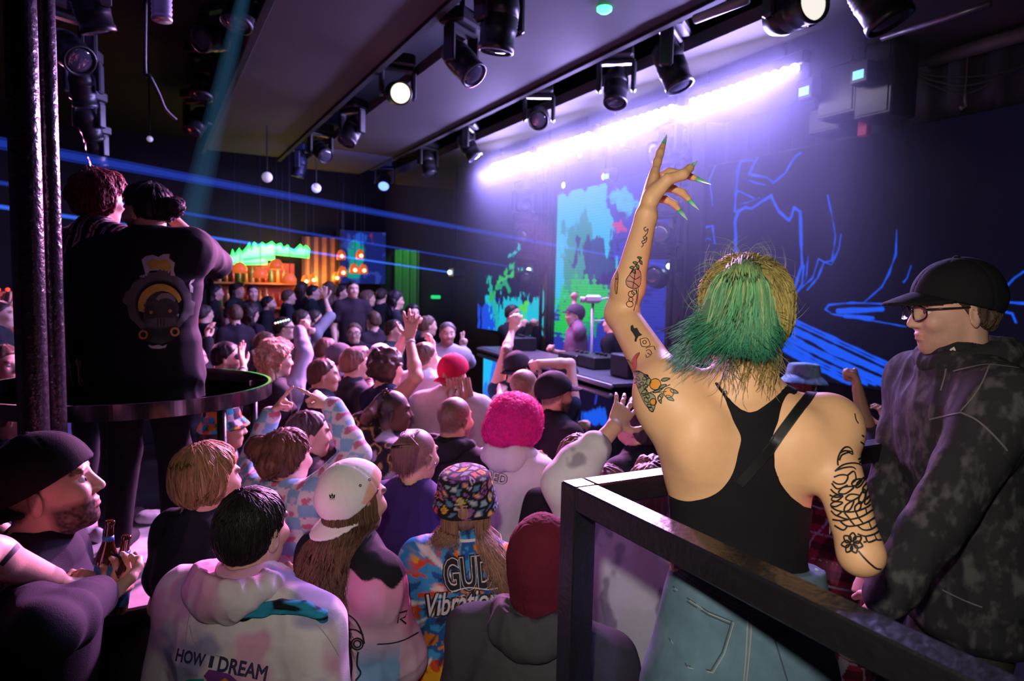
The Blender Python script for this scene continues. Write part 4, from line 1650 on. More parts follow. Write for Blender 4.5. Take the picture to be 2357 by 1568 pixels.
for i in range(12):
    t_ = i / 11
    BL.append(([(1806 + 5 * t_, 806 - 78 * t_), (1955 + (2172 - 1955) * t_, 882 + 14 * t_)] if i % 3 else [(1806 + 5 * t_, 806 - 78 * t_), (1880 + 40 * t_, 840 - 40 * t_ + 6), (1955 + (2172 - 1955) * t_, 882 + 14 * t_)], 4.2 if i % 4 else 6.5))


def wall_pic(X, Y, V):
    c = np.tile(lin(7, 6, 22, 1), (len(X), 1))
    m = np.zeros(len(X))
    for ln, wd in BL:
        ln = np.array(ln)
        k = (X > ln[:, 0].min() - 15) & (X < ln[:, 0].max() + 15) & (Y > ln[:, 1].min() - 15) & (Y < ln[:, 1].max() + 15)
        if k.any():
            jx = 2.5 * (vnoise(V[k] * 14, 3) - .5)
            m[k] = np.maximum(m[k], np.clip((wd + jx - seg_d(X[k], Y[k], ln)) / 2.2, 0, 1))
    c = paint(c, m, lin(22, 88, 246))
    cy = (np.abs(X - 1640) < 14) & (Y < 420)
    c[cy] = c[cy] * A(.6, 1.5, .7)
    return c


screen('screen_wall', 'wide dark screen wall with blue line drawings on the right', 5.5, 1605, 2440, 1.42, 3.62, .0078, wall_pic)


def left_pic(X, Y, V):
    c = np.tile(lin(16, 14, 48), (len(X), 1))
    j = jag(X, Y, V, 26, 5, 41)
    c = paint(c, -(poly_sd(X, Y, [(1100, 700), (1150, 690), (1160, 765), (1100, 770)]) + j) / 3, lin(30, 80, 230))
    c = paint(c, -(poly_sd(X, Y, [(1128, 690), (1190, 690), (1255, 670), (1256, 770), (1150, 775)]) + jag(X, Y, V, 40, 6, 44)) / 3, lin(20, 195, 225))
    for ln, cl in (([(1125, 640), (1135, 690), (1145, 740), (1150, 765)], (30, 180, 170)), ([(1128, 690), (1150, 645), (1185, 605)], (40, 190, 90)), ([(1145, 650), (1200, 622)], (60, 200, 110)),
                   ([(1175, 590), (1200, 560)], (40, 190, 200)), ([(1150, 660), (1165, 650), (1175, 670)], (20, 170, 120)), ([(1190, 720), (1210, 700), (1200, 760)], (90, 220, 60))):
        c = paint(c, (5 + 5 * (vnoise(V * 16, 7) - .5) * 2 - seg_d(X, Y, ln)) / 2, lin(*cl))
    return c


screen('stage_screen', 'smaller lit screen with blue and cyan shapes left of the black tower', 5.5, 1100, 1254, 1.45, 3.1, .014, left_pic)
struct('trim_1', MB().box(A(5.44, 8.93, .3), A(5.72, 9.16, 4.1), bev=.01), M_BLACK)
struct('trim_2', MB().box(A(5.44, 5.78, .3), A(5.72, 6.33, 4.1), bev=.01), M_BLACK)
# dark drape above the right wall
mb = MB()
ys = np.linspace(2.2, 6.4, 120)
for k, y in enumerate(ys):
    x = 5.66 + .05 * math.sin(y * 21) + .02 * math.sin(y * 47)
    mb.v += [(x, y, 3.3), (x, y, 4.1)]
    if k:
        mb.f.append((2 * k - 2, 2 * k, 2 * k + 1, 2 * k - 1))
tag(mb.build('stage_drape', mat('drape_cloth', (.05, .05, .07), .8), smooth=True), 'dark pleated drape hanging above the screen wall', 'curtain')

# ------------------------------------------------------------------ booth
bA, bB = on_z(1108, 800, 1.47), on_z(1410, 884, 1.47)
bA[2] = bB[2] = 0
bd = unit(bB - bA)
bn = unit(np.cross(UP, bd))
if bn @ HF < 0:
    bn = -bn
Rb = np.stack([bd, bn, UP])
BLN = np.linalg.norm(bB - bA)
t = thing('dj_booth', (bA + bB) / 2, 'dark booth with two rails along its top and a lit front', 'booth')
MB().box(A(0, .03, .0), A(BLN, .5, 1.36), Rb, bA, bev=.01).build('body', M_WALL, t)
MB().box(A(-.02, -.02, 1.44), A(BLN + .02, .55, 1.48), Rb, bA, bev=.008).build('counter', mat('booth_counter', (.10, .09, .11), .3, var=.1), t)
for z in (1.375, 1.45):
    MB().tube([bA + bd * -.03 + UP * z - bn * .03, bB + bd * .03 + UP * z - bn * .03], .022, 12).build('rail', mat('dull_steel', (.3, .28, .33), .35, metal=.6), t, smooth=True)
nx, nz = 220, 70
U_, Z_ = np.meshgrid(np.linspace(.02, BLN - .02, nx), np.linspace(.35, 1.34, nz))
V = bA + U_.reshape(-1, 1) * bd + Z_.reshape(-1, 1) * UP + bn * .024
i = (np.arange(nz - 1)[:, None] * nx + np.arange(nx - 1)[None]).ravel()
X_, Y_, _ = to_px(V)
cc = np.tile(lin(14, 12, 44), (len(V), 1))
nn = jag(X_, Y_, V, 16, 6, 61)
cc = paint(cc, (1136 - X_ + nn) / 4, lin(40, 190, 250))
cc = paint(cc, -(poly_sd(X_, Y_, [(1140, 810), (1170, 815), (1120, 940), (1105, 930)]) + nn) / 4, lin(50, 120, 240))
cc = paint(cc, -(poly_sd(X_, Y_, [(1330, 990), (1335, 945), (1390, 935), (1395, 980)]) + nn) / 4, lin(24, 90, 235))
for ln in ([(1340, 850), (1320, 900), (1300, 960)], [(1380, 870), (1370, 930)], [(1150, 820), (1180, 850), (1190, 900)]):
    cc = paint(cc, (3 - seg_d(X_, Y_, ln)) / 2, lin(40, 60, 200))
mesh_obj('front_screen', V, np.stack([i, i + 1, i + nx + 1, i + nx], 1), M_SCREEN, t, cc, False)
# gear standing on the booth
for k, (u, v, w_, d_, h_, nm, lb) in enumerate([(.35, .2, .3, .28, .16, 'mixer', 'small dark mixer at the far end of the booth'), (1.75, .25, .42, .34, .1, 'media_player', 'black player deck in front of the performer'),
                                                (2.2, .25, .34, .34, .12, 'mixer', 'black mixer right of the player deck'), (2.9, .22, .3, .25, .2, 'monitor_speaker', 'black monitor speaker at the near end of the booth')]):
    if u + w_ > BLN:
        continue
    o_ = bA + bd * u + bn * v + UP * 1.48
    t2 = thing(nm, o_ + bd * w_ / 2 + bn * d_ / 2, lb, 'audio gear')
    MB().box(A(0, 0, .0), A(w_, d_, h_), Rb, o_, bev=.01).build('case', M_HOUSE, t2)
    for q in range(3):
        MB().lathe([(.02, 0), (.02, .02), (.016, .025), (.0001, .026)], o_ + bd * w_ * (.25 + .25 * q) + bn * d_ * .5 + UP * h_, None, 12).build('knob', M_HOUSE, t2)

# ------------------------------------------------------------------ lasers
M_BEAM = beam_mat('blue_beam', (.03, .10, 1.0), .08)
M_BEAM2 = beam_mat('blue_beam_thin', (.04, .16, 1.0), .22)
M_DOT = mat('laser_dot', (.6, .9, 1), emit=(.45, .8, 1.0), estr=6)
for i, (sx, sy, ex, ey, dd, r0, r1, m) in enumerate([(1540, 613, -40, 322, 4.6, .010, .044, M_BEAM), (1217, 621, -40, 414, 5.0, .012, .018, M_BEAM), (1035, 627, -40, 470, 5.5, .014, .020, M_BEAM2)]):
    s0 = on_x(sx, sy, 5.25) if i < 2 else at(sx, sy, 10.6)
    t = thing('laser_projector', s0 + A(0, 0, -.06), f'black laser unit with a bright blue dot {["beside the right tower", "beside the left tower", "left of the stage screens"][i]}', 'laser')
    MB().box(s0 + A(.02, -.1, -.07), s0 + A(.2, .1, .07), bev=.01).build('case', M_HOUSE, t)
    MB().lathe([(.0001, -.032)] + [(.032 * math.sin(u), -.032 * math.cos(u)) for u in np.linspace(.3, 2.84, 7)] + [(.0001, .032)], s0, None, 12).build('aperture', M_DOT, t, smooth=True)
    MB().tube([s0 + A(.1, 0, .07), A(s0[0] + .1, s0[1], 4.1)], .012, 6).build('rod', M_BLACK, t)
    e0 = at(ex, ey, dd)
    lb_ = MB().tube([s0 + unit(e0 - s0) * .05, e0], [r0, r1], 10, caps=False).build('laser_beam', m, smooth=True)  # emissive tube stands in for laser light scattered by haze
    MB().tube([s0 + unit(e0 - s0) * .05, e0], [r0 * .5, r1 * .5], 10, caps=False).build('beam_glow', m, lb_, smooth=True)
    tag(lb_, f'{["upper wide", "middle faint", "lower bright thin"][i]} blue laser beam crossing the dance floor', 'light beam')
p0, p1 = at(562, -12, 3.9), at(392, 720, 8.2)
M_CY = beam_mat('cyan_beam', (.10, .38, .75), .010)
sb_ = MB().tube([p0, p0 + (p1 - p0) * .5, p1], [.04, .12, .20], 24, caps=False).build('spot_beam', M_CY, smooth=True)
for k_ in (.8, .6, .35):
    MB().tube([p0, p0 + (p1 - p0) * .5, p1], [.04 * k_, .12 * k_, .20 * k_], 24, caps=False).build('beam_glow', M_CY, sb_, smooth=True)  # nested glowing tubes imitate the soft shaft of lamp light in haze
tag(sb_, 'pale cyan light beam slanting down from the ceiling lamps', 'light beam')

# ------------------------------------------------------------------ bar at the back
M_NEON = mat('green_neon', (.1, 1, .2), emit=(.02, 1.0, .10), estr=3.2)
M_NEONP = mat('pale_green_sign', (.5, 1, .6), emit=(.28, 1.0, .42), estr=1.0)
YB = 13.0
t = thing('neon_sign', on_y(612, 600, YB), 'green neon sign shaped like tall grass above the bar', 'sign')
out = [(510, 606), (513, 592), (533, 590), (536, 576), (541, 588), (552, 573), (558, 583), (570, 570), (573, 560), (578, 574), (586, 559), (594, 568), (604, 560), (612, 566), (626, 558), (634, 566), (646, 562),
       (652, 572), (662, 566), (668, 574), (678, 578), (692, 564), (698, 572), (704, 566), (711, 574), (711, 592), (632, 584), (631, 597), (614, 597), (614, 607), (560, 607)]
P_ = np.array([on_y(x, y, YB) for x, y in out])
mb = MB()
tri = geometry.tessellate_polygon([[Vector((p[0], p[2], 0)) for p in P_]])
mb.add(np.vstack([P_ + A(0, .03, 0), P_ + A(0, .08, 0)]), [tuple(x) for x in tri] + [tuple(q + len(P_) for q in x) for x in tri] + [(i, (i + 1) % len(P_), (i + 1) % len(P_) + len(P_), i + len(P_)) for i in range(len(P_))])
mb.build('face', M_NEONP, t)
MB().tube(np.vstack([P_, P_[:1]]), .022, 8, caps=False).build('neon_tube', M_NEON, t, smooth=True)
MB().tube([on_y(560, 598, YB), on_y(628, 591, YB)], .02, 8).build('neon_tube', M_NEON, t, smooth=True)
for x in (540, 650):
    q = on_y(x, 580, YB + .1)
    MB().tube([q, A(q[0], q[1], 4.74)], .012, 6).build('hanger', M_BLACK, t)
light('neon_lamp', 'POINT', on_y(612, 585, YB - .3), None, 5, (.1, 1, .25), .3)
# amber panelled wall and counter
p0, p1 = on_y(702, 700, 13.3), on_y(778, 700, 13.3)
struct('wall_panelled', MB().box(A(p0[0], 13.45, 0), A(p1[0], 13.62, on_y(740, 545, 13.3)[2])), M_WOODY)
for k in range(5):
    x = p0[0] + (p1[0] - p0[0]) * k / 4
    struct('trim_panel', MB().box(A(x - .03, 13.42, 0), A(x + .03, 13.46, on_y(740, 545, 13.3)[2])), mat('dark_wood', (.08, .03, .015), .5))
c0, c1 = on_y(500, 660, 12.5), on_y(700, 660, 12.5)
t = thing('bar_counter', ((c0[0] + c1[0]) / 2, 12.5, 0), 'dark bar counter under the green neon sign', 'bar counter')
MB().box(A(c0[0], 12.3, 0), A(c1[0], 12.8, 1.1), bev=.02).build('front', mat('dark_wood', (.08, .03, .015), .5), t)
MB().box(A(c0[0] - .05, 12.22, 1.1), A(c1[0] + .05, 12.88, 1.16), bev=.015).build('top', M_WOODY, t)
t = thing('back_bar', ((c0[0] + c1[0]) / 2, 13.4, 0), 'tall back bar shelving lit red and amber behind the counter', 'shelf')
MB().box(A(c0[0], 13.42, 0), A(c1[0], 13.55, 2.6)).build('back_panel', mat('red_back', (.35, .07, .03), .5, var=.4, scale=5), t)
for z in (1.3, 1.75, 2.2):
    MB().box(A(c0[0], 13.15, z), A(c1[0], 13.42, z + .03)).build('shelf_board', M_WOODY, t)
bcol = [(.25, .08, .02), (.05, .2, .08), (.3, .25, .15), (.2, .02, .02), (.35, .2, .05)]
n = 0
for z in (1.33, 1.78, 2.23):
    for k in range(11):
        x = c0[0] + .1 + (c1[0] - c0[0] - .2) * (k + .5 * (n % 2) * .4) / 11
        hgt = .26 + .05 * ((k * 7 + n) % 3)
        cl = bcol[(k * 3 + n) % 5]
        tag(MB().lathe([(.0001, 0), (.035, 0), (.037, .01), (.037, hgt * .58), (.015, hgt * .76), (.013, hgt), (.0001, hgt)], A(x, 13.28, z + .002), None, 10).build('bottle', bpy.data.materials.get('bottle_glass%d' % ((k * 3 + n) % 5)) or mat('bottle_glass%d' % ((k * 3 + n) % 5), cl, .1, spec=.8), smooth=True),
            f'liquor bottle on the {["lowest", "middle", "top"][n]} back bar shelf', 'bottle', f'bottles on the {["lowest", "middle", "top"][n]} back bar shelf')
    n += 1
M_WARM = mat('warm_bulb', (1, .6, .25), emit=(1.0, .55, .2), estr=6)
M_SHADE = mat('red_glass_shade', (.9, .2, .05), .3, emit=(1.0, .16, .02), estr=.55)
for i, (px, py, yy) in enumerate([(553, 620, 12.0), (600, 632, 11.6), (637, 612, 12.2), (667, 645, 11.2), (787, 590, 12.4), (790, 628, 12.0), (817, 622, 12.0), (838, 623, 12.0), (831, 589, 12.4), (705, 648, 12.9), (722, 645, 13.0), (776, 640, 13.0)]):
    p = on_y(px, py, yy)
    r = .05 if i < 4 else .035
    where = ['far left end of the bar', 'middle of the bar', 'underside of the neon sign', 'right end of the bar', 'upper left of the painted screen', 'lower left of the painted screen', 'middle of the painted screen', 'lower right of the painted screen',
             'upper right of the painted screen', 'left edge of the amber wall', 'centre of the amber wall', 'right edge of the amber wall'][i]
    t = thing('pendant_lamp', p, f'warm orange pendant lamp by the {where}', 'lamp')
    MB().lathe([(.0001, -r)] + [(r * math.sin(u), -r * math.cos(u)) for u in np.linspace(.3, 2.84, 7)] + [(.0001, r)], p, None, 14).build('bulb', M_WARM, t, smooth=True)
    MB().lathe([(r * 2.2, -.06), (r * 2.3, .02), (r * 1.4, .10), (r * .3, .12)], p + A(0, .06, 0), None, 18).build('shade', M_SHADE, t, smooth=True)
    MB().tube([p + UP * .1, A(p[0], p[1], 4.74)], .006, 6).build('cord', M_BLACK, t)
light('bar_lamp', 'POINT', on_y(640, 625, 12.9), None, 32, (1, .28, .06), .2)
light('bar_lamp', 'POINT', on_y(742, 640, 13.05), None, 26, (1, .5, .12), .2)


def art_pic(X, Y, V):
    c = np.tile(lin(28, 40, 120), (len(X), 1))
    c = paint(c, -(poly_sd(X, Y, [(800, 640), (805, 560), (830, 540), (838, 600), (825, 650)]) + jag(X, Y, V, 12, 4, 71)) / 4, lin(20, 170, 160))
    c = paint(c, -(poly_sd(X, Y, [(812, 545), (830, 535), (845, 545), (835, 575)]) + jag(X, Y, V, 8, 6, 75)) / 4, lin(40, 90, 220))
    c = paint(c, -(poly_sd(X, Y, [(845, 540), (862, 528), (858, 560)]) + jag(X, Y, V, 8, 6, 77)) / 4, lin(170, 40, 90))
    c = paint(c, np.clip((fbm(V * A(7, 1, 7), 81) - .58) * 14, 0, 1), lin(60, 80, 190), .7)
    return c * .75


pa, pb = on_y(782, 600, 13.2), on_y(890, 600, 13.2)
t = thing('painted_screen', ((pa[0] + pb[0]) / 2, 13.25, on_y(830, 655, 13.2)[2]), 'lit picture with teal and blue figure on the back wall', 'screen')
zz0, zz1 = on_y(830, 655, 13.2)[2], on_y(830, 530, 13.2)[2]
MB().box(A(pa[0], 13.22, zz0), A(pb[0], 13.6, zz1), bev=.01).build('case', M_BLACK, t)
gx, gz = np.meshgrid(np.linspace(pa[0] + .02, pb[0] - .02, 70), np.linspace(zz0 + .02, zz1 - .02, 80))
V = np.stack([gx.ravel(), np.full(gx.size, 13.215), gz.ravel()], 1)
i = (np.arange(79)[:, None] * 70 + np.arange(69)[None]).ravel()
X_, Y_, _ = to_px(V)
mesh_obj('picture', V, np.stack([i, i + 1, i + 71, i + 70], 1), M_SCREEN, t, art_pic(X_, Y_, V), False)
# green lit curtain and little green sign
g0, g1 = on_y(908, 600, 13.3), on_y(966, 600, 13.3)
mb = MB()
for k, x in enumerate(np.linspace(g0[0], g1[0], 50)):
    y = 13.3 + .04 * math.sin(x * 40)
    mb.v += [(x, y, 0), (x, y, on_y(930, 575, 13.3)[2])]
    if k:
        mb.f.append((2 * k - 2, 2 * k, 2 * k + 1, 2 * k - 1))
tag(mb.build('back_curtain', mat('green_curtain', (.12, .35, .12), .8), smooth=True), 'green lit curtain on the back wall right of the painted screen', 'curtain')
light('curtain_lamp', 'SPOT', on_y(935, 560, 12.4) + UP * .3, on_y(937, 622, 13.3), 26, (.15, 1, .2), .05, angle=50)
p = on_y(1003, 684, 13.5)
tag(MB().box(p + A(-.09, -.05, -.035), p + A(.09, .05, .035), bev=.01).build('exit_lamp', mat('green_sign', (.05, .8, .3), emit=(.02, .75, .22), estr=1.0)), 'small green lit sign low on the back wall', 'sign')
# red lit ledge on the far left
p0, p1 = at(-40, 667, 7.0), at(175, 662, 8.6)
t = thing('bar_ledge', (p0 + p1) / 2 - UP * .5, 'dark ledge with red lights on the far left', 'ledge')
dd = unit((p1 - p0) * A(1, 1, 0))
Rl = np.stack([dd, np.cross(UP, dd), UP])
MB().box(A(0, 0, -.55), A(2.4, .25, -.02), Rl, p0, bev=.01).build('front', mat('red_back', (.35, .07, .03), .5), t)
for k in range(16):
    q = p0 + dd * (.08 + k * .145) + UP * .0
    MB().lathe([(.0001, -.022), (.02, -.01), (.02, .01), (.0001, .022)], q, None, 8).build('bulb', mat('red_glow', (1, .1, .05), emit=(1.0, .05, .015), estr=2.2) if k == 0 else bpy.data.materials['red_glow'], t, smooth=True)
light('ledge_lamp', 'POINT', p0 + dd * 1.2 - A(0, .35, 0), None, 10, (1, .08, .03), .2)

# ------------------------------------------------------------------ steel near the camera
M_RAIL = mat('painted_steel', (0.008, 0.0075, 0.009), .34, var=.25, scale=14, bump=.5, bscale=55, spec=.6)
ZR, XR, YR = 1.79, .862, 1.275                      # rail height and the platform's corner
T2 = .03
t = thing('platform_railing', (XR, YR, .64), 'black square steel railing around the platform of the green haired dancer', 'railing')
MB().box(A(XR - T2, YR - T2, .64), A(XR + T2, YR + T2, ZR), bev=.004).build('post', M_RAIL, t)
MB().box(A(XR + T2, YR - T2, ZR - .055), A(3.2, YR + T2, ZR), bev=.004).build('top_rail', M_RAIL, t)
MB().box(A(XR - T2, -1.8, ZR - .055), A(XR + T2, YR - T2, ZR), bev=.004).build('top_rail', M_RAIL, t)
MB().box(A(3.2 - T2, YR - T2, .64), A(3.2 + T2, YR + T2, ZR - .055), bev=.004).build('post', M_RAIL, t)
MB().box(A(XR - T2, -1.8, .64), A(XR + T2, -1.74, ZR - .055), bev=.004).build('post', M_RAIL, t)
MB().box(A(XR + T2, YR - .02, .70), A(3.17, YR + .02, .74), bev=.004).build('bottom_rail', M_RAIL, t)
MB().box(A(XR - .02, -1.74, .70), A(XR + .02, YR - T2, .74), bev=.004).build('bottom_rail', M_RAIL, t)
MB().box(A(XR + T2 + .002, YR - .004, .745), A(3.16, YR + .004, ZR - .058)).build('clear_panel', glassy('acrylic', (.93, .94, .96), .955), t)

# twin dark poles on the left
for i, (pl, pr, d) in enumerate([(30, 94, 2.15), (90, 137, 2.3)]):
    c = at((pl + pr) / 2, 500, d)
    r = (pr - pl) / 2 * d / FPX
    tag(MB().tube([A(c[0], c[1], 0), A(c[0], c[1], 1.2), A(c[0], c[1], 2.6), A(c[0], c[1], 4.74)], r, 28).build('steel_pole', mat('hammered_black_paint', (.016, .014, .018), .24, var=.2, bump=1.0, bscale=46, spec=.7), smooth=True),
        ['left pole of the dark pair, thicker', 'right pole of the dark pair, thinner with a violet gleam'][i], 'pole')
light('pole_lamp', 'SPOT', at(420, 150, 3.4), at(125, 380, 2.3), 9, (.55, .36, 1.0), .15, angle=50)

# round go-go podium with its ring rail
PC = at(300, 900, 3.02)
PX, PY, ZP, PRR = PC[0], PC[1], 1.0, .59
t = thing('round_podium', (PX, PY, 0), 'round podium with a white top that the dark shirted dancer stands on', 'podium')
MB().lathe([(.50, 0), (.50, .1), (.44, .12), (.44, .9), (.57, .92), (.60, .95), (.60, .985), (.59, .99)], A(PX, PY, 0), None, 48).build('drum', M_WALL, t, smooth=False)
MB().lathe([(.0001, 0.985), (.58, .985), (.585, .99), (.58, ZP), (.0001, ZP)], A(PX, PY, 0), None, 48).build('top', mat('worn_white_top', (.55, .5, .52), .5, var=.5, scale=7), t)
t = thing('podium_rail', (PX, PY, ZP), 'black flat ring rail around the round podium', 'railing')
ring = []
for r, z in ((PRR, 1.715), (PRR, 1.775), (PRR - .014, 1.775), (PRR - .014, 1.715)):
    ring.append((r, z))
MB().lathe(ring + ring[:1], A(PX, PY, 0), None, 256).build('ring', mat('gloss_black', (.012, .012, .014), .16, spec=.8), t, smooth=False)
for a in (.3, 1.6, 2.9, 4.1, 5.35):
    MB().tube([A(PX + (PRR - .03) * math.cos(a), PY + (PRR - .03) * math.sin(a), ZP), A(PX + (PRR - .03) * math.cos(a), PY + (PRR - .03) * math.sin(a), 1.74)], .018, 10).build('upright', M_BLACK, t, smooth=True)

# pipes, cables and hung boxes high on the right
def pipe(name, a, b, r, m, label, cat='pipe'):
    return tag(MB().tube([a, (np.asarray(a) + b) / 2, b], r, 14).build(name, m, smooth=True), label, cat)


M_PIPE = mat('grey_pipe', (.11, .11, .10), .5, var=.2)
pipe('ceiling_pipe', on_z(2030, 88, 3.95), on_z(2280, 8, 3.95), .02, mat('steel_pipe', (.3, .3, .35), .3, metal=.7), 'thin steel pipe along the dark ceiling on the right')
pipe('ceiling_duct', on_z(2140, 140, 4.0), on_z(2420, 60, 4.0), .05, M_PIPE, 'thick grey pipe along the ceiling at the right edge')
pipe('ceiling_pipe', on_z(1600, 44, 4.0), on_z(1720, -2, 4.0), .03, mat('pale_pipe', (.22, .22, .24), .4), 'short pale pipe in the ceiling slot above the bright bar')
for k in range(3):
    a, b = on_z(2110, 160 + 6 * k, 3.95), on_z(2400, 150 + 8 * k, 3.95)
    a[0], b[0] = min(a[0], 5.68), min(b[0], 5.68)
    mid = (a + b) / 2 - UP * (.08 + .05 * k)
    tag(MB().tube(smooth_line([a, a * .7 + mid * .3 - UP * .03, mid, b * .7 + mid * .3 - UP * .03, b], 6), .008, 6).build('cable', M_PIPE, smooth=True), f'{["upper", "middle", "lower"][k]} slack cable drooping below the grey ceiling pipe', 'cable')
p = on_z(2140, 140, 4.0) * .65 + on_z(2420, 60, 4.0) * .35 - UP * .045
t = thing('hanging_hook', p, 'small metal hook hanging on a cord from the grey pipe', 'hook')
e = p - UP * .30
MB().tube([p, e], .006, 6).build('cord', M_PIPE, t)
MB().tube([e + UP * .06, e, e - UP * .05 + HR * .01, e - UP * .07 - HR * .02, e - UP * .05 - HR * .03], .010, 8).build('hook', mat('dull_hook', (.35, .35, .33), .4, metal=.5), t, smooth=True)
for i, (px, py, x, w_, h_) in enumerate([(1955, 215, 4.9, .34, .4), (2040, 190, 4.9, .3, .55), (1925, 280, 5.1, .3, .22)]):
    p = on_x(px, py, x)
    t = thing('hung_speaker', p, ['left black speaker box hung at the ceiling right of the lit bars', 'right black speaker box hung at the ceiling', 'lowest black box hung under the speakers'][i], 'speaker')
    MB().box(A(-.15, -w_ / 2, -h_ / 2), A(.15, w_ / 2, h_ / 2), np.eye(3), p, bev=.015).build('cabinet', M_BLACK, t)
    MB().box(A(-.158, -w_ / 2 + .03, -h_ / 2 + .03), A(-.151, w_ / 2 - .03, h_ / 2 - .03), np.eye(3), p).build('grille', M_BLACK, t)
    MB().tube([p + UP * h_ / 2, A(p[0], p[1], 4.1)], .012, 6).build('hanger', M_PIPE, t)
p = on_x(1990, 290, 4.95)
tag(MB().box(p + A(-.03, -.04, -.08), p + A(.03, .04, .08), bev=.008).build('red_tag', mat('red_plastic', (.5, .05, .08), .5)), 'small red box hanging under the black speakers', 'box')
pts = [at(335, -5, 4.4), at(334, 160, 4.6), at(345, 175, 4.6), at(365, 215, 4.7), at(380, 250, 4.8), at(405, 275, 4.9)]
tag(MB().tube(smooth_line(pts, 6), .012, 7).build('cable', M_BLACK, smooth=True), 'dark cable dangling from the ceiling in the upper left', 'cable')

# ------------------------------------------------------------------ printed cloth colours
struct('floor_bar', MB().box(A(-6.05, 10.4, 0), A(4.0, 13.6, .34), bev=.01), M_FLOOR)


def cam_uv(V):
    return to_px(V)


def tiedye_pale(V, o):
    n = fbm(V * A(9, 9, 7), 21, 3)
    m = fbm(V * A(6, 6, 10) + 7, 25, 3)
    c = np.tile(A(.66, .62, .64), (len(V), 1))
    c = paint(c, (n - .46) * 9, A(.62, .30, .46), .85)
    c = paint(c, (m - .54) * 10, A(.28, .27, .46), .85)
    return c


def spiral_dye(V, o):
    X, Y, _ = cam_uv(V)
    a = np.arctan2(Y - 1370, X - 1075)
    r = np.hypot(X - 1075, Y - 1370)
    n = fbm(np.stack([np.cos(a) * 3, np.sin(a) * 3, r / 45], 1), 31, 4)
    n2 = fbm(np.stack([np.cos(a) * 6, np.sin(a) * 6, r / 70], 1), 35, 3)
    t = n * 2.3 + r / 190 + .25 * np.sin(a * 2)
    pal = [A(.62, .07, .02), A(.72, .34, .02), A(.60, .10, .02), A(.66, .20, .02), A(.02, .10, .30), A(.05, .30, .60)]
    k = np.floor(t * 3.2).astype(int) % 6
    c = np.array(pal)[k]
    left = np.clip((X * -.7 + (1330 - Y) * .8 + 655) / 60 + (n2 - .5) * 6, 0, 1)
    c = paint(c, left, A(.03, .22, .50))
    c = paint(c, (n2 - .62) * 14, A(.75, .72, .68), .9)
    c = paint(c, (.33 - n2) * 16, A(.02, .02, .05), .9)
    return c


def checker(V, o):
    q = V - o.Hc
    a, b = q @ o.l, q @ UP
    for nm in 'LR':
        pass
    u, v = np.floor(a / .052 + .2 * np.sin(b * 20)), np.floor((b + .1 * (q @ o.f)) / .052)
    odd = (u + v) % 2 < 1
    c = np.where(odd[:, None], A(.22, .48, .70), A(.66, .70, .76))
    fu, fv = (a / .052) % 1 - .5, ((b) / .052) % 1 - .5
    hr = (fu * 2.2) ** 2 + (fv * 2.2 + .35 - np.abs(fu) * 1.3) ** 2 < .38
    c[hr & ~odd] = A(.55, .18, .28)
    c[hr & odd & ((u * 3 + v) % 3 == 0)] = A(.55, .60, .70)
    return c


def jersey_pink(V, o):
    X, Y, _ = cam_uv(V)
    n = fbm(V * A(8, 8, 5), 51, 3)
    c = np.tile(A(.66, .42, .56), (len(V), 1))
    c = paint(c, (1480 - Y) / 160 + (n - .5) * 2, A(.72, .10, .30), .8)
    c = paint(c, (Y - 1440) / 60 * (np.abs(X - 870) < 50) + (n - .5) * 1.5 - .4, A(.16, .38, .62), .9)
    edge = 1335 + 14 * np.sin(X / 27) + 10 * np.sin(X / 11 + 1)
    c = paint(c, (edge - Y) / 3, A(.012, .012, .016))
    return c


def blotched(V, o):
    n = fbm(V * A(13, 13, 9), 61, 3)
    c = np.tile(A(.66, .68, .70), (len(V), 1))
    return paint(c, (n - .58) * 14, A(.22, .20, .26), .8)


def chains(V, o):
    n = np.abs(fbm(V * 16, 71, 2) - .5)
    c = np.tile(A(.015, .014, .016), (len(V), 1))
    c = paint(c, (.035 - n) * 40, A(.42, .26, .07))
    return paint(c, (fbm(V * 11, 75, 2) - .60) * 20, A(.42, .40, .42), .8)


def floral(V, o):
    k = np.floor(V * 30)
    r = np.abs(np.sin(k @ A(12.9, 78.2, 37.7)) * 43758.5) % 1
    pal = np.array([A(.5, .06, .02), A(.02, .30, .35), A(.02, .02, .03), A(.02, .12, .05), A(.5, .18, .02), A(.02, .02, .03), A(.4, .38, .4)])
    return pal[(r * 7).astype(int)]


def plaid(V, o):
    q = V - o.Hc
    a, b = q @ unit(o.l + o.f), q @ UP
    c = np.tile(A(.16, .012, .02), (len(V), 1))
    c[(a / .09) % 1 < .35] *= .25
    c[(b / .09) % 1 < .35] *= .35
    c[((a / .09) % 1 > .62) & ((a / .09) % 1 < .67)] = A(.25, .23, .24)
    c[((b / .09) % 1 > .62) & ((b / .09) % 1 < .67)] = A(.25, .23, .24)
    return c


def stripes(V, o):
    q = V - o.Hc
    a = q @ o.l + .10 * (q @ o.f)
    u = (a / .062) % 1
    c = np.tile(A(.012, .012, .016), (len(V), 1))
    c[(u < .10) | ((u > .32) & (u < .42))] = A(.62, .62, .58)
    c[(u >= .10) & (u <= .32)] = A(.17, .035, .02)
    return c


def acid_wash(V, o):
    n = fbm(V * A(48, 48, 30), 91, 4)
    m = fbm(V * 8, 95, 2)
    c = np.tile(A(.024, .025, .028), (len(V), 1))
    return paint(c, (n - .5) * 5 + (m - .5), A(.085, .085, .085), .9)


def denim_blue(V, o):
    n = fbm(V * 18, 97, 3)
    return A(.17, .30, .38) * (.8 + .4 * n)[:, None]


def sheer_white(V, o):
    return np.tile(A(.62, .62, .66), (len(V), 1)) * (.9 + .2 * fbm(V * 9, 3, 2))[:, None]


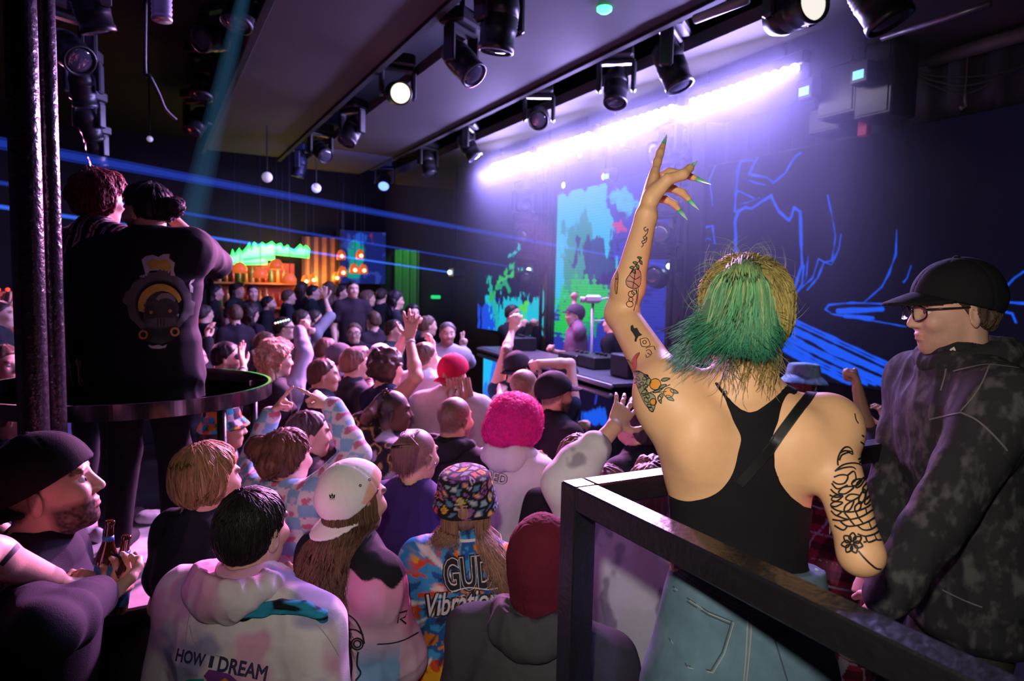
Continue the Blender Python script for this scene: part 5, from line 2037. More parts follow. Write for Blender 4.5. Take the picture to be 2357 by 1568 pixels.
DARK, BLK = (.022, .023, .03), (.014, .014, .017)
pp = {}
pp['bowl'] = person('person with a blond bowl haircut and dark collared shirt seen from behind', (480, 1018), 2.08, 38, hair=('bowl', (.34, .21, .09)), shirt=(.018, .02, .03), infl=.02, locks=900, arms=dict(L='down', R='front'), necksub=.062)
pp['hoodie'] = person('person with black hair in a pale pink tie dyed hoodie with lettering', (583, 1116), 1.70, 20, hair=('short', 'black'), shirt=(.6, .5, .55), colf=tiedye_pale, infl=.030, hood=True, sleeve=2.6, width=1.2, locks=2600, hairbump=.003, arms=dict(L='down', R='down'))
pp['jersey'] = person('person in a backwards white cap and pink and black jersey', (818, 1050), 2.0, 42, sex='f', hair=('long', (.16, .085, .045)), hairdrop=0, shirt=(.6, .2, .4), colf=jersey_pink, infl=.034, sleeve=1.1, hat='capx', locks=0, arms=dict(L='front', R=dict(e=(905, 1475), w=(955, 1600), pose='relax', sw=1)))
cap(pp['jersey'], (.72, .74, .70), 172, tip=24, pattern=lambda V, o: paint(np.tile(A(.72, .74, .70), (len(V), 1)), np.clip((to_px(V)[0] - 852 + .35 * (to_px(V)[1] - 1100)) / 3, 0, 1) * np.clip((1165 - to_px(V)[1] + .2 * (to_px(V)[0] - 850)) / 3, 0, 1), A(.72, .42, .30)))
pp['gud'] = person('person in a patterned bucket hat and bright tie dyed jersey with lettering', (1075, 1064), 2.2, 12, sex='f', hat='bucket', hair=('long', (.26, .15, .10)), hairdrop=0, shirt=(.5, .2, .1), colf=spiral_dye, infl=.036, sleeve=1.15, arms=dict(L='front', R='front'))
long_hair(pp['jersey'], 1900, .38, (.13, .07, .035), r=.0012, wave=.034, seed=3, under=True)
long_hair(pp['gud'], 200, .06, (.27, .155, .10), r=.0012, seed=4, a0=0, a1=80, under=True)
long_hair(pp['gud'], 300, .30, (.27, .155, .10), r=.0012, spread=1.6, wave=.016, seed=5, a0=-105, a1=-40, under=True, shift=.10)
pp['maroon'] = person('person in a maroon knit beanie and grey hoodie by the railing post', (1250, 1190), 1.76, 22, hat='beanie', hatc=(.10, .010, .022), hair=('buzz', 'dark'), shirt=(.052, .052, .056), infl=.03, hood=True, sleeve=2.6, width=1.08, arms=dict(L='down', R='down'))
pp['pink'] = person('person in a big fluffy pink hat and white baseball jersey', (1187, 900), 3.0, 28, sex='f', hat='fur', hair=('short', 'red'), colf=sheer_white, shirt=(.6, .6, .64), infl=.03, hood=True, sleeve=1.25, arms=dict(L='front', R=dict(e=(1243, 1178), w=(1249, 1092), t=(1262, 1020), pose='pinch', palm='left', se=1, sw=1)))
pp['reach'] = person('person in a pale blotched shirt with bare arm stretched towards the stage', (1500, 1060), 2.1, 12, hair=('quiff', (.13, .07, .05)), colf=blotched, shirt=(.6, .6, .6), infl=.034, sleeve=1.45, arms=dict(R='front', L=dict(e=(1296, 1112), w=(1412, 985), t=(1450, 915), pose='open', palm='away', se=-1, sw=1, up=.4, spread=.2)))
pp['plaid'] = person('person in a dark red plaid shirt behind the green haired dancer', (1925, 1012), 2.4, 55, hair=('short', 'dark'), colf=plaid, shirt=(.2, .02, .03), infl=.028, sleeve=2.6, arms=dict(L='front', R=dict(e=(2035, 1390), w=(1995, 1500), t=(1925, 1520), pose='hold', se=-1, sw=1)))
pp['heart'] = person('person with hair in buns and blue checked heart cardigan, both arms up', (662, 984), 2.55, 28, sex='f', hair=('bun', (.13, .065, .04)), colf=checker, shirt=(.3, .5, .6), infl=.024, sleeve=2.7, locks=400, hood=False,
                     arms=dict(L=dict(e=(575, 1068), w=(628, 945), t=(690, 880), pose='point', palm='right', se=1, sw=1, up=1), R=dict(e=(848, 1022), w=(765, 938), t=(690, 880), pose='point', palm='left', se=1, sw=1, up=1)))
pp['phone2'] = person('person with dark hair and black jacket holding a phone before the checked cardigan', (712, 942), 3.05, 58, hair=('short', 'dark'), shirt=BLK, infl=.03, sleeve=2.7, arms=dict(L='phone', R=dict(e=(765, 1085), w=(752, 1010), t=(748, 960), pose='hold', palm='left')))
pp['gold'] = person('person with cropped hair in a black shirt printed with gold chains', (902, 893), 3.3, 72, hair=('buzz', 'black'), skin='dark', colf=chains, shirt=BLK, infl=.028, sleeve=1.2, arms=dict(R=dict(e=(830, 1000), w=(848, 950), t=(890, 905), pose='open', palm='right', sw=-1), L='front'))
pp['undercut'] = person('person with an undercut and side ponytail in a dark purple shirt', (958, 980), 2.55, 30, sex='f', hair=('buzz', (.10, .05, .05)), shirt=(.035, .022, .11), infl=.03, sleeve=1.3, arms=dict(L='front', R='front'))
pp['blackhood'] = person('person with cropped hair in a black hooded sweatshirt in mid crowd', (1047, 908), 3.1, 32, hair=('buzz', 'dark'), skin='tan', shirt=BLK, infl=.03, hood=True, sleeve=2.7, beard=.8, arms=dict(L='front', R='front'))
pp['redcap'] = person('person in a red cap with blond dreadlocks and light grey shirt', (1043, 812), 4.0, 22, hat='cap', hatc=(.36, .010, .05), bill=176, hair=('dreads', 'light'), shirt=(.34, .35, .34), infl=.045, sleeve=1.35, width=1.1, arms=dict(L='front', R='front'))
pp['tank'] = person('person in a navy tank top raising one bare arm with wristbands', (893, 805), 4.05, 48, hair=('curly', 'dark'), hairdrop=0, shirt=(.015, .02, .05), infl=.014, sleeve=0, arms=dict(L='front', R=dict(e=(958, 868), w=(943, 784), t=(948, 722), pose='open', palm='away', se=-1, sw=1, up=.8, spread=.2)))
pp['white'] = person('person in a plain white shirt next to the red cap', (978, 786), 4.7, 40, hair=('short', 'brown'), shirt=(.72, .70, .74), infl=.04, sleeve=1.4, arms=dict(L='front', R=dict(e=(1010, 870), w=(998, 815), t=(998, 770), pose='relax', palm='left')))
pp['blackcap'] = person('bearded person in a black cap and black shirt behind the pink hat', (1278, 852), 3.6, 62, hat='cap', hatc=(.015, .016, .02), bill=0, hair=('buzz', 'black'), beard=1, skin='tan', shirt=BLK, infl=.03, sleeve=1.3, width=1.12, arms=dict(L='front', R='front'))
pp['cropped'] = person('person with cropped hair and lit ear left of the black cap', (1207, 846), 4.0, 50, hair=('buzz', 'brown'), shirt=(.10, .08, .09), infl=.03, sleeve=1.3, arms=dict(L=dict(e=(1150, 940), w=(1152, 905), t=(1162, 875), pose='fist'), R='front'))
pp['capup'] = person('person in a backwards black cap raising an open hand by the booth', (1190, 806), 4.8, 24, hat='cap', hatc=(.02, .02, .025), bill=170, hair=('buzz', 'dark'), shirt=(.015, .04, .07), infl=.012, sleeve=0, arms=dict(R='front', L=dict(e=(1166, 805), w=(1178, 765), t=(1190, 715), pose='claw', palm='away', se=1, sw=1, up=1, spread=.2)))
pp['armover'] = person('person in a blue cap with an arm bent over the head', (1298, 828), 4.7, 60, hat='cap', hatc=(.03, .06, .12), bill=160, hair=('short', 'dark'), shirt=(.02, .04, .07), infl=.012, sleeve=0, arms=dict(L='front', R=dict(e=(1312, 838), w=(1240, 836), t=(1212, 852), pose='relax', se=1, sw=-1, up=1)))
pp['smile'] = person('smiling person in a grey shirt facing the crowd beside the stage', (1030, 740), 7.0, 165, z0=0, hair=('short', (.12, .10, .10)), beard=.6, shirt=(.42, .40, .46), infl=.02, sleeve=2.6, eyes=True, arms=dict(R='down', L=dict(e=(1082, 835), w=(1066, 803), t=(1070, 770), pose='two', palm='cam')))
pp['specs'] = person('person with glasses and a black shirt facing the crowd', (815, 742), 7.9, 168, hair=('short', 'brown'), shirt=BLK, infl=.02, sleeve=2.6, eyes=True, glasses=(.02, .02, .02))
pp['profile'] = person('person with short brown hair seen in profile at the crowd centre', (746, 823), 4.3, 72, hair=('short', 'brown'), shirt=DARK, infl=.03, sleeve=1.2, arms=dict(L='front', R='front'))
pp['curls'] = person('person with long curly blond hair in the crowd by the ring rail', (637, 788), 4.3, 55, sex='f', hair=('curly', (.6, .38, .24)), hairdrop=.20, shirt=(.03, .03, .035), infl=.02, sleeve=1.2, locks=700, arms=dict(L='front', R='front'))
pp['phone'] = person('person with light brown hair holding a phone up to film the stage', (818, 800), 4.55, 55, hair=('quiff', (.17, .09, .06)), shirt=DARK, infl=.03, sleeve=1.0, arms=dict(L='front', R=dict(e=(855, 930), w=(850, 868), t=(846, 810), pose='hold', palm='left', up=0)))
pp['greycap'] = person('person in a dark grey cap worn backwards in mid crowd', (782, 788), 5.2, 50, hat='cap', hatc=(.07, .07, .08), bill=160, hair=('short', 'dark'), shirt=(.02, .03, .05), infl=.03, sleeve=1.2)
pp['fist1'] = person('person with short brown hair raising a bare fist behind the grey cap', (752, 776), 5.6, 62, hair=('short', 'brown'), shirt=DARK, infl=.03, sleeve=.9, arms=dict(R='front', L=dict(e=(702, 828), w=(706, 778), t=(722, 728), pose='fist', palm='right', up=1)))
pp['fist2'] = person('person in a grey beanie and grey sleeve raising a fist', (672, 800), 4.9, 60, hat='beanie', hatc=(.10, .10, .11), hair=('short', 'dark'), shirt=(.22, .24, .30), infl=.03, sleeve=2.7, arms=dict(L='front', R=dict(e=(700, 815), w=(690, 762), t=(700, 728), pose='fist', palm='right', up=1)))
pp['brown2'] = person('person with brown hair looking to the stage behind the curly blond hair', (612, 762), 5.8, 70, hair=('short', 'brown'), shirt=DARK, infl=.03)
pp['goggles'] = person('person in dark goggles with both open hands raised by the ring rail', (522, 785), 4.6, 68, hair=('short', 'black'), shirt=BLK, infl=.03, sleeve=1.0, beard=.8, arms=dict(L=dict(e=(490, 905), w=(497, 862), t=(498, 800), pose='open', palm='right', spread=.2), R=dict(e=(545, 905), w=(560, 848), t=(549, 775), pose='open', palm='right', se=-1, spread=.25)))
pp['sleeve'] = person('person in a black sleeve with raised hand beside the podium dancer', (448, 792), 5.3, 50, hair=('short', 'dark'), shirt=BLK, infl=.03, sleeve=2.8, arms=dict(L='front', R=dict(e=(482, 845), w=(478, 785), t=(474, 715), pose='relax', palm='right', up=1)))
pp['bandana'] = person('person in a white headscarf clapping hands above the crowd', (880, 794), 5.25, 55, hat='beanie', hatc=(.6, .58, .62), hair=('short', 'dark'), shirt=BLK, infl=.02, sleeve=0, arms=dict(R=dict(e=(915, 812), w=(932, 770), t=(962, 735), pose='open', palm='right', up=1, sw=-1), L=dict(e=(862, 880), w=(866, 845), t=(872, 795), pose='open', palm='cam', up=.5)))
pp['ledface'] = person('person wearing glowing party glasses in the back of the crowd', (655, 728), 7.2, 80, hair=('short', 'dark'), shirt=DARK)
pp['back1'] = person('person with dark hair and pale shirt in the back of the crowd', (695, 712), 8.2, 60, hair=('short', 'dark'), shirt=(.2, .2, .25))
pp['wave'] = person('person in a grey shirt waving a raised bent arm at the back', (725, 712), 8.9, 60, hair=('short', 'dark'), shirt=(.28, .26, .32), sleeve=1, arms=dict(L='front', R=dict(e=(760, 728), w=(750, 692), t=(744, 665), pose='open', palm='cam', up=.8, spread=.2)))
pp['beardback'] = person('bearded person in black looking right before the glowing bar', (619, 680), 10.3, 75, z0=.34, hair=('short', 'black'), beard=1, shirt=BLK, infl=.03, width=1.1)
pp['edge1'] = person('smiling person at the far left edge behind the dark poles', (12, 795), 3.9, 110, sex='f', hair=('long', 'brown'), shirt=(.2, .06, .08), eyes=True)
pp['edge2'] = person('bare shouldered person low behind the dark poles', (40, 905), 3.2, 70, sex='f', hair=('tied', 'brown'), shirt=(.05, .06, .12), infl=.004, sleeve=0)
pp['edge3'] = person('person in a blue shirt raising a hand between the pole and podium', (142, 815), 4.6, 60, hair=('short', 'brown'), shirt=(.03, .05, .12), arms=dict(L='front', R=dict(e=(175, 960), w=(165, 905), t=(158, 860), pose='open', palm='cam')))
pp['edge4'] = person('person with hand up seen left of the dark poles', (2, 690), 5.2, 70, hair=('short', 'dark'), shirt=DARK, arms=dict(R=dict(e=(10, 760), w=(12, 715), t=(16, 680), pose='open', palm='cam', up=1), L='front'))
pp['floralhat'] = person('person in a flowered bucket hat under the ring rail', (518, 925), 3.45, 68, sex='f', hat='bucket', hair=('long', 'dark'), colf=floral, shirt=BLK, infl=.03)
pp['lookup'] = person('person with dark tousled hair and navy jacket looking up at the dancer', (1472, 925), 3.1, -50, pitch=22, hair=('quiff', (.04, .025, .03)), shirt=(.02, .026, .045), infl=.04, sleeve=2.7, width=1.08, arms=dict(L='front', R='front'))
pp['hidden1'] = person('person with brown hair right of the pink hat', (1335, 996), 2.6, 40, hair=('short', 'brown'), shirt=BLK)
pp['hidden2'] = person('person with long brown hair behind the raised bare arm', (1392, 1070), 2.5, 30, sex='f', hair=('long', (.13, .07, .06)), hairdrop=.2, shirt=BLK, locks=250)
pp['bluebucket'] = person('person in a light blue bucket hat beyond the dancer', (1848, 832), 4.0, 25, hat='bucket', hair=('short', 'red'), shirt=DARK)
pp['fist3'] = person('person in a purple sleeve raising a fist right of the dancer', (1905, 930), 3.05, 40, hair=('short', 'dark'), skin='tan', shirt=(.10, .05, .11), sleeve=1, arms=dict(L='front', R=dict(e=(1998, 1010), w=(1974, 895), t=(1956, 830), pose='fist', palm='left', se=1, sw=1, up=.6)))
pp['claw'] = person('person in dark clothes holding up a curled hand before the capped man', (2115, 955), 3.1, 30, hair=('short', 'dark'), shirt=BLK, arms=dict(R='front', L=dict(e=(2025, 1050), w=(2042, 990), t=(2030, 925), pose='claw', palm='left')))
for i, (px, py, d) in enumerate([(472, 700, 8.6), (498, 655, 10.6), (540, 700, 8.2), (548, 652, 11.2), (582, 655, 10.2), (665, 665, 10.6), (696, 648, 11.2), (722, 655, 10.8), (757, 650, 11.0), (790, 655, 10.2), (812, 645, 9.2), (848, 668, 10.2), (880, 662, 10.6), (912, 672, 9.4),
                                 (860, 715, 8.6), (908, 735, 7.6), (950, 700, 8.8), (985, 725, 7.8), (578, 700, 9.2)]):
    person('person in dark clothes in the unlit back of the crowd before the bar', (px, py), d, [30, 70, -40, 100, 150, 60][i % 6], z0=.34 if d > 9.9 else 0, sex='mf'[i % 3 == 2], hair=(['short', 'long', 'short', 'curly', 'short'][i % 5], ['dark', 'black', 'brown'][i % 3]), hairdrop=.1,
           shirt=[BLK, DARK, (.03, .02, .03), (.02, .03, .03)][i % 4], group='dark figures at the back of the crowd')
# on the stage
pp['dj'] = person('performer in a cap behind the booth with one fist raised', (1322, 698), 8.1, -100, z0=.3, hat='cap', hatc=(.05, .04, .06), bill=0, hair=('short', 'dark'), shirt=(.16, .10, .16), sleeve=.8, arms=dict(R='front', L=dict(e=(1322, 730), w=(1322, 695), t=(1326, 655), pose='fist', palm='cam', up=.8)))
pp['film'] = person('person in black filming behind a camera on the stage', (1180, 700), 9.0, 120, z0=.3, hair=('short', 'dark'), shirt=BLK, sleeve=2.6, arms=dict(L='phone', R='phone'))
pp['stagehand'] = person('person in dark clothes standing at the right of the stage screen', (1408, 720), 8.2, -60, z0=.3, hair=('short', 'dark'), shirt=BLK, sleeve=2.6)

# ------------------------------------------------------------------ the dancer with green hair
TANK = [(1621, 880), (1653, 878), (1672, 908), (1689, 929), (1706, 943), (1725, 950), (1742, 946), (1757, 936), (1776, 922), (1793, 906), (1812, 880), (1842, 884), (1828, 925), (1814, 962), (1798, 1002), (1785, 1041), (1784, 1077), (1798, 1113),
        (1820, 1142), (1850, 1166), (1878, 1173), (1930, 1160), (1950, 1336), (1890, 1328), (1800, 1325), (1700, 1318), (1600, 1295), (1500, 1285), (1500, 1110), (1560, 1117), (1590, 1129), (1626, 1122), (1658, 1106), (1675, 1081), (1681, 1045), (1671, 1000), (1649, 950)]


def tank_cut(P, D, o):
    X, Y, dp = to_px(P)
    sd = (poly_sd(X, Y, TANK) * dp / FPX).astype(np.float32)
    return smoothmax(D, sd, .003)


DG = 1.45


def girl_body(B, o):
    # shoulder blades, spine furrow, raised shoulder
    for (px, py, r, l_) in ((1610, 1010, .050, .010), (1850, 1030, .050, .010)):
        c = at(px, py, DG - .075)
        B.ell(c, np.stack([CR, CU, CF]), A(.055, .075, .042), .05)
    B.cap(o.NB - UP * .10 - o.f * .105, o.NB - UP * .36 - o.f * .085, .006, .008, .04, True)
    B.ell(o.sh['R'] + CR * .012 - UP * .005, np.stack([CR, CU, CF]), A(.060, .062, .060), .05)
    B.ell(o.sh['L'] - CR * .005 + UP * .01, np.stack([CR, CU, CF]), A(.060, .060, .058), .05)
    B.cap(o.sh['L'] - UP * .03, at(1612, 1070, DG - .01), .050, .055, .06)


CURL['dancer'] = [(2, 3, 2), (38, 48, 22), (62, 50, 28), (75, 45, 25)]
girl = person('person with green ponytail, black racerback top and blue jeans raising a tattooed arm', (1710, 588), DG, 2, z0=.64, sex='f', s=1.03, turn=2, hair=('tied', (.24, .20, .06)), shirt=(.008, .008, .010), infl=-.0025, sleeve=0, foldamp=.0012,
              cloth_cut=tank_cut, necksub=.012, width=1.0, handsc=1.2, rows=[(0, .162, .104), (.22, .148, .096), (.36, .140, .092), (.5, .141, .09), (.72, .152, .098), (.88, .138, .088), (1, .065, .06)], hres=.0034, skin='warm', facef=True, lower=False, extra_body=girl_body, shirtname='tank_top',
              arms=dict(L=dict(e=(1430, 722), w=(1487, 500), t=(1508, 385), pose='dancer', palm='right', se=1, sw=-1, st=1, up=1, spread=.05), R=dict(e=(1982, 1275), w=(1975, 1228), t=(1988, 1195), pose='fist', palm='left', se=-1, sw=1)))
G = girl
gb = bvh(G.bV, G.bQ)
Rg, Hg, sg_ = G.R, G.Hc, G.s
# scalp locks drawn up to the tie, pony tail, nape wisps and fly-aways
tie = Hg + (Rg[0] * -.066 + Rg[1] * .012 + Rg[2] * .096) * sg_
hX, hY, _ = to_px(G.hV)
comb('scalp_lock', G.hV, G.hQ, 2600, .15, tie, A(0, 0, 0), (.32, .25, .075), .0011, G.hair, steps=8, lift=.004, jit=.10, rng=G.rng)
rg = np.random.default_rng(5)


def gdepth(x, lift):
    q = (x - 1718) * DG / FPX
    return DG - .012 - math.sqrt(max(.110 ** 2 - q * q, .03 ** 2)) - lift


K = Field()
for (x, y, dl, r0, r1) in ((1708, 655, -.022, .046, .040), (1690, 705, .016, .062, .05), (1655, 745, .008, .045, .05), (1735, 740, .012, .045, .05), (1672, 775, .010, .045, .03), (1728, 775, .010, .045, .03), (1625, 785, .0, .035, .03)):
    K.ell(at(x + 6, y, gdepth(x, dl - .020)), np.stack([CR, CU, CF]), A(r0 * .86, r1 * .9, .024), .04)
KV, KQ = K.mesh(.005, lambda P, D: D + .010 * (vnoise(np.stack([P @ CR * 90, P @ CU * 9, P @ CF * 30], 1), 3) - .5).astype(np.float32), largest=True)
tt = np.clip((to_px(KV)[1] - 600) / 200, 0, 1)[:, None]
pony = mesh_obj('ponytail', KV, KQ, M_HAIR, G.root, A(.15, .20, .07) * (1 - tt) + A(.012, .16, .09) * tt)
lines, cols = [], []
for k in range(3600):
    u = rg.random()
    v = rg.random()
    ex = 1572 + (1792 - 1572) * u + rg.normal(0, 9)
    ey = 822 + 26 * math.sin(u * 3.1) * -1 + rg.normal(0, 16) - 70 * (v < .25) * rg.random() + (12 if u < .15 else 0) - 30 * (u > .9)
    mx = 1640 + (1772 - 1640) * u + rg.normal(0, 5)
    my = 690 + rg.normal(0, 15)
    lf = .012 + .045 * v * (1 - .5 * abs(2 * u - 1))
    p0 = tie + rg.normal(0, .006, 3) - Rg[0] * .010 * v + CR * (u - .5) * .055 - UP * .012 * abs(2 * u - 1) ** 2 + UP * .012 + Rg[0] * .022
    p1 = at(1668 + (1752 - 1668) * u, 622 + 30 * abs(u - .5) - 16 * v, DG - .098 - lf * .7)
    p2 = at(mx, my, gdepth(mx, lf * .75))
    ex2 = mx + (ex - mx) * .62
    p3 = at(ex2, my + (ey - my) * .62, gdepth(ex2, lf + .006))
    fl = (-28 if u < .3 else 12 * rg.normal()) + rg.normal(0, 8)
    p4 = at(ex + fl, ey, gdepth(ex, lf * .8 + .004))
    ln = smooth_line([p0, p1, p2, p3, p4], 4)
    lines.append(ln)
    g = rg.uniform(.6, 1.5)
    t = np.linspace(0, 1, len(ln))[:, None]
    a, b, c = A(.17, .19, .06), (A(.11, .30, .13) if rg.random() > .25 else A(.30, .36, .14)), (A(.012, .17, .10) if u > .12 else A(.12, .24, .24))
    col = np.where(t < .45, a + (b - a) * t / .45, b + (c - b) * (t - .45) / .55) * g
    cols.append(col)
strand_mesh('lock', lines, .0012 * rg.uniform(.6, 1.4, len(lines)), np.array(cols), pony, taper=.2)
lines, cols = [], []
for k in range(150):
    x0 = rg.uniform(1655, 1800)
    y0 = rg.uniform(790, 835)
    L = rg.uniform(25, 95) * (1.4 if rg.random() < .15 else 1)
    sw_ = rg.normal(0, 14)
    pts = [at(x0, y0, DG - .065), at(x0 + sw_ * .3, y0 + L * .4, DG - .075), at(x0 + sw_ + 6 * math.sin(k), y0 + L * .8, DG - .088 - .0001 * L), at(x0 + sw_ * 1.3 + 9 * math.sin(k * 2.1), y0 + L, DG - .092)]
    lines.append(smooth_line(pts, 4))
    cols.append(A(.34, .27, .08) * rg.uniform(.5, 1.4) if x0 > 1690 else A(.28, .28, .24) * rg.uniform(.5, 1.3))
strand_mesh('nape_wisp', lines, .0007, np.array(cols), G.root)
lines, cols = [], []
for k in range(130):
    a = rg.uniform(-.6, 3.6)
    c = at(1712 + 95 * math.cos(a), 690 - 105 * math.sin(a), DG - .03 + rg.normal(0, .03))
    d1 = CR * math.cos(a) + CU * math.sin(a)
    tn = CR * -math.sin(a) + CU * math.cos(a)
    L = rg.uniform(.02, .07)
    sgn = rg.choice([-1, 1])
    lines.append(smooth_line([c - d1 * .012, c + d1 * L * .35 + tn * sgn * L * .4, c + d1 * L * .5 + tn * sgn * L], 5))
    cols.append(A(.22, .30, .16) * rg.uniform(.6, 1.5))
for k in range(150):
    x0, y0 = rg.uniform(1570, 1660), rg.uniform(790, 850)
    e = (x0 - rg.uniform(5, 45), y0 + rg.uniform(0, 45))
    lines.append(smooth_line([at(x0 + 20, y0 - 30, DG - .10), at(x0, y0, DG - .11), at(*e, DG - .10 + rg.normal(0, .02))], 5))
    cols.append(A(.20, .32, .30) * rg.uniform(.5, 1.5))
strand_mesh('flyaway', lines, .0004, np.array(cols), G.root)
# long pointed nails
nl = np.array
for nm in 'LR':
    for i, (p, v) in enumerate(G.tips[nm]):
        fx, fy, fz = frame(v, CF)
        L = .040 if i < 4 else .032
        prof = [(0, .0062), (.25, .0064), (.6, .0042), (1, .0006)]
        V, F = [], []
        for t, r in prof:
            for k in range(10):
                a = 2 * math.pi * k / 10
                V.append(p - v * .006 + v * (L + .008) * t + (fx * math.cos(a) * .45 + fy * math.sin(a)) * r)
        F = [(j * 10 + k, j * 10 + (k + 1) % 10, j * 10 + 10 + (k + 1) % 10, j * 10 + 10 + k) for j in range(3) for k in range(10)]
        c = np.repeat(nl([[.02, .42, .13], [.05, .5, .2], [.35, .68, .55], [.6, .78, .72]]), 10, 0) * (.7 + .6 * rg.random((40, 1)))
        mesh_obj('nail', nl(V), F, bpy.data.materials.get('glitter_nail') or mat('glitter_nail', (1, 1, 1), .15, attr=True, var=.4, scale=900, spec=.9), G.root, c)
p, v = G.tips['L'][1]
MB().lathe([(.0105, -.002), (.0115, 0), (.0105, .002), (.0095, 0), (.0105, -.002)], G.wr['L'] + G.hd['L'][0] * .10 + G.hd['L'][2] * .010, np.stack(frame(G.hd['L'][0])), 20).build('ring', mat('gold', (.7, .45, .15), .2, metal=1), G.root, smooth=True)
# bag strap over the right shoulder
cat_ = lambda *pr: (np.vstack([p[0] for p in pr]), np.vstack([pr[0][1], pr[1][1] + len(pr[0][0])]))
gs = bvh(*cat_((G.bV, G.bQ), (G.sV, G.sQ)))
M_LEATH = mat('black_leather', (.009, .009, .010), .36, spec=.4)
ink_lines('bag_strap', gs, [[(1872, 902), (1858, 918), (1835, 948), (1808, 984), (1785, 1015), (1762, 1045), (1730, 1082), (1700, 1115)]], .019, M_LEATH, G.root, lift=.0045)
ink_lines('bag_strap_edge', gs, [[(1863, 899), (1848, 916), (1826, 945), (1798, 981), (1776, 1010), (1752, 1040)], [(1881, 908), (1868, 922), (1845, 952), (1817, 990), (1794, 1020), (1770, 1051)]], .0022, M_INK, G.root, lift=.0062)


# tattoos on the raised arm (laid on the skin), drawn on the closer view's own grid
def c7(*pts):
    return [(1300 + x / 2.307, 300 + y / 2.307) for x, y in pts]


def c6(*pts):
    return [(1450 + x / 2.2154, 860 + y / 2.2154) for x, y in pts]


O = lambda l: ['o'] + l
circ = lambda x, y, r, n=12: [(x + r * math.cos(2 * math.pi * k / n), y + r * math.sin(2 * math.pi * k / n)) for k in range(n)]


def leaf(x0, y0, x1, y1, w):
    dx, dy = x1 - x0, y1 - y0
    nx, ny = -dy, dx
    L = math.hypot(dx, dy)
    nx, ny = nx / L * w, ny / L * w
    return [(x0, y0), (x0 + dx * .3 + nx, y0 + dy * .3 + ny), (x0 + dx * .65 + nx * .8, y0 + dy * .65 + ny * .8), (x1, y1), (x0 + dx * .65 - nx * .8, y0 + dy * .65 - ny * .8), (x0 + dx * .3 - nx, y0 + dy * .3 - ny)]


fine, bold = [], []
# script down the wrist
fine += [c7((432, 512), (420, 520), (428, 535), (440, 522), (436, 545), (424, 558)), c7((430, 560), (416, 566), (424, 580), (434, 566), (430, 590), (414, 600)), c7((426, 582), (408, 590), (416, 606), (406, 620))]
# leafy sprig
fine += [c7((408, 672), (388, 700), (362, 735), (345, 765))]
lv = [(404, 680, 385, 672, 6), (398, 690, 408, 712, 6), (384, 706, 362, 700, 7), (380, 712, 392, 735, 7), (368, 728, 346, 728, 7), (362, 738, 374, 760, 7)]
lfill = [c7(*leaf(*q)) for q in lv]
pet = c7((326, 798), (340, 772), (362, 745), (378, 735), (398, 748), (402, 790), (392, 830), (360, 838), (332, 826))
fine += [O(pet), c7((345, 770), (372, 790), (398, 775)), c7((330, 800), (360, 806), (392, 830)), c7((372, 740), (368, 790), (360, 835))]
fine += [O(c7(*circ(352, 868, 15))), O(c7(*circ(366, 858, 12))), O(c7(*circ(350, 896, 11))), O(c7(*circ(344, 922, 17))), c7((376, 835), (382, 870), (374, 915), (364, 962)), c7((388, 838), (386, 880), (378, 925))]
knife = c7((272, 862), (268, 830), (272, 795), (276, 770), (282, 752), (286, 775), (284, 815), (282, 845), (278, 866))
boot = c7((350, 1040), (362, 1034), (368, 1052), (384, 1050), (396, 1074), (412, 1088), (392, 1096), (384, 1110), (380, 1126), (370, 1120), (374, 1100), (362, 1078), (350, 1062))
fine += [c7((400, 1112), (436, 1108), (452, 1145), (412, 1150), (400, 1112)), O(c7(*circ(424, 1128, 9))), c7((430, 1160), (470, 1150), (480, 1170)), c7((432, 1175), (448, 1168), (462, 1190), (440, 1210), (432, 1195)), c7((440, 1185), (455, 1195))]
horn = c7((400, 1186), (384, 1190), (366, 1212), (356, 1240), (362, 1270), (376, 1284), (384, 1250), (384, 1218))
fine += [O(horn), c7((330, 1218), (345, 1222), (356, 1240)), c7((332, 1250), (350, 1270), (365, 1290)), c7((345, 1232), (352, 1262))]
clus = c7((366, 1292), (392, 1280), (420, 1294), (440, 1306), (460, 1330), (452, 1352), (430, 1368), (444, 1392), (470, 1402), (484, 1424), (480, 1470), (466, 1494), (446, 1474), (424, 1444), (404, 1400), (384, 1350))
orn = [c7(*circ(482, 1350, 29, 16)), c7(*circ(552, 1394, 26, 16)), c7(*circ(472, 1442, 17, 14))]
lv2 = [(512, 1330, 558, 1320, 8), (500, 1372, 540, 1352, 9), (520, 1398, 498, 1436, 10), (538, 1410, 580, 1436, 10), (560, 1380, 602, 1396, 9), (440, 1312, 416, 1326, 10), (420, 1340, 398, 1362, 9), (440, 1380, 410, 1400, 9), (470, 1392, 520, 1374, 7), (500, 1410, 512, 1450, 9),
       (450, 1470, 472, 1492, 9), (426, 1420, 448, 1446, 9), (380, 1310, 402, 1330, 8)]
lfill2 = [c7(*leaf(*q)) for q in lv2]
fine += [O(o_) for o_ in orn] + [O(l) for l in lfill2] + [O(l) for l in lfill] + [O(clus), c7((414, 1412), (460, 1392), (512, 1372), (560, 1352)), c7((470, 1395), (540, 1388)), c7((420, 1300), (440, 1330), (420, 1360))]
fine += [O(knife), c7((270, 790), (284, 790))]
ink_fill('tattoo_shading', gb, lfill + lfill2[:5] + lfill2[8:10], mat('tattoo_green', (.16, .20, .10), .5), G.root, .0007, 4)
ink_fill('tattoo_shading', gb, [clus], mat('tattoo_dark_green', (.26, .27, .15), .5), G.root, .0006, 5)
ink_fill('tattoo_fruit', gb, orn, mat('tattoo_orange', (.62, .25, .03), .5), G.root, .0009, 4)
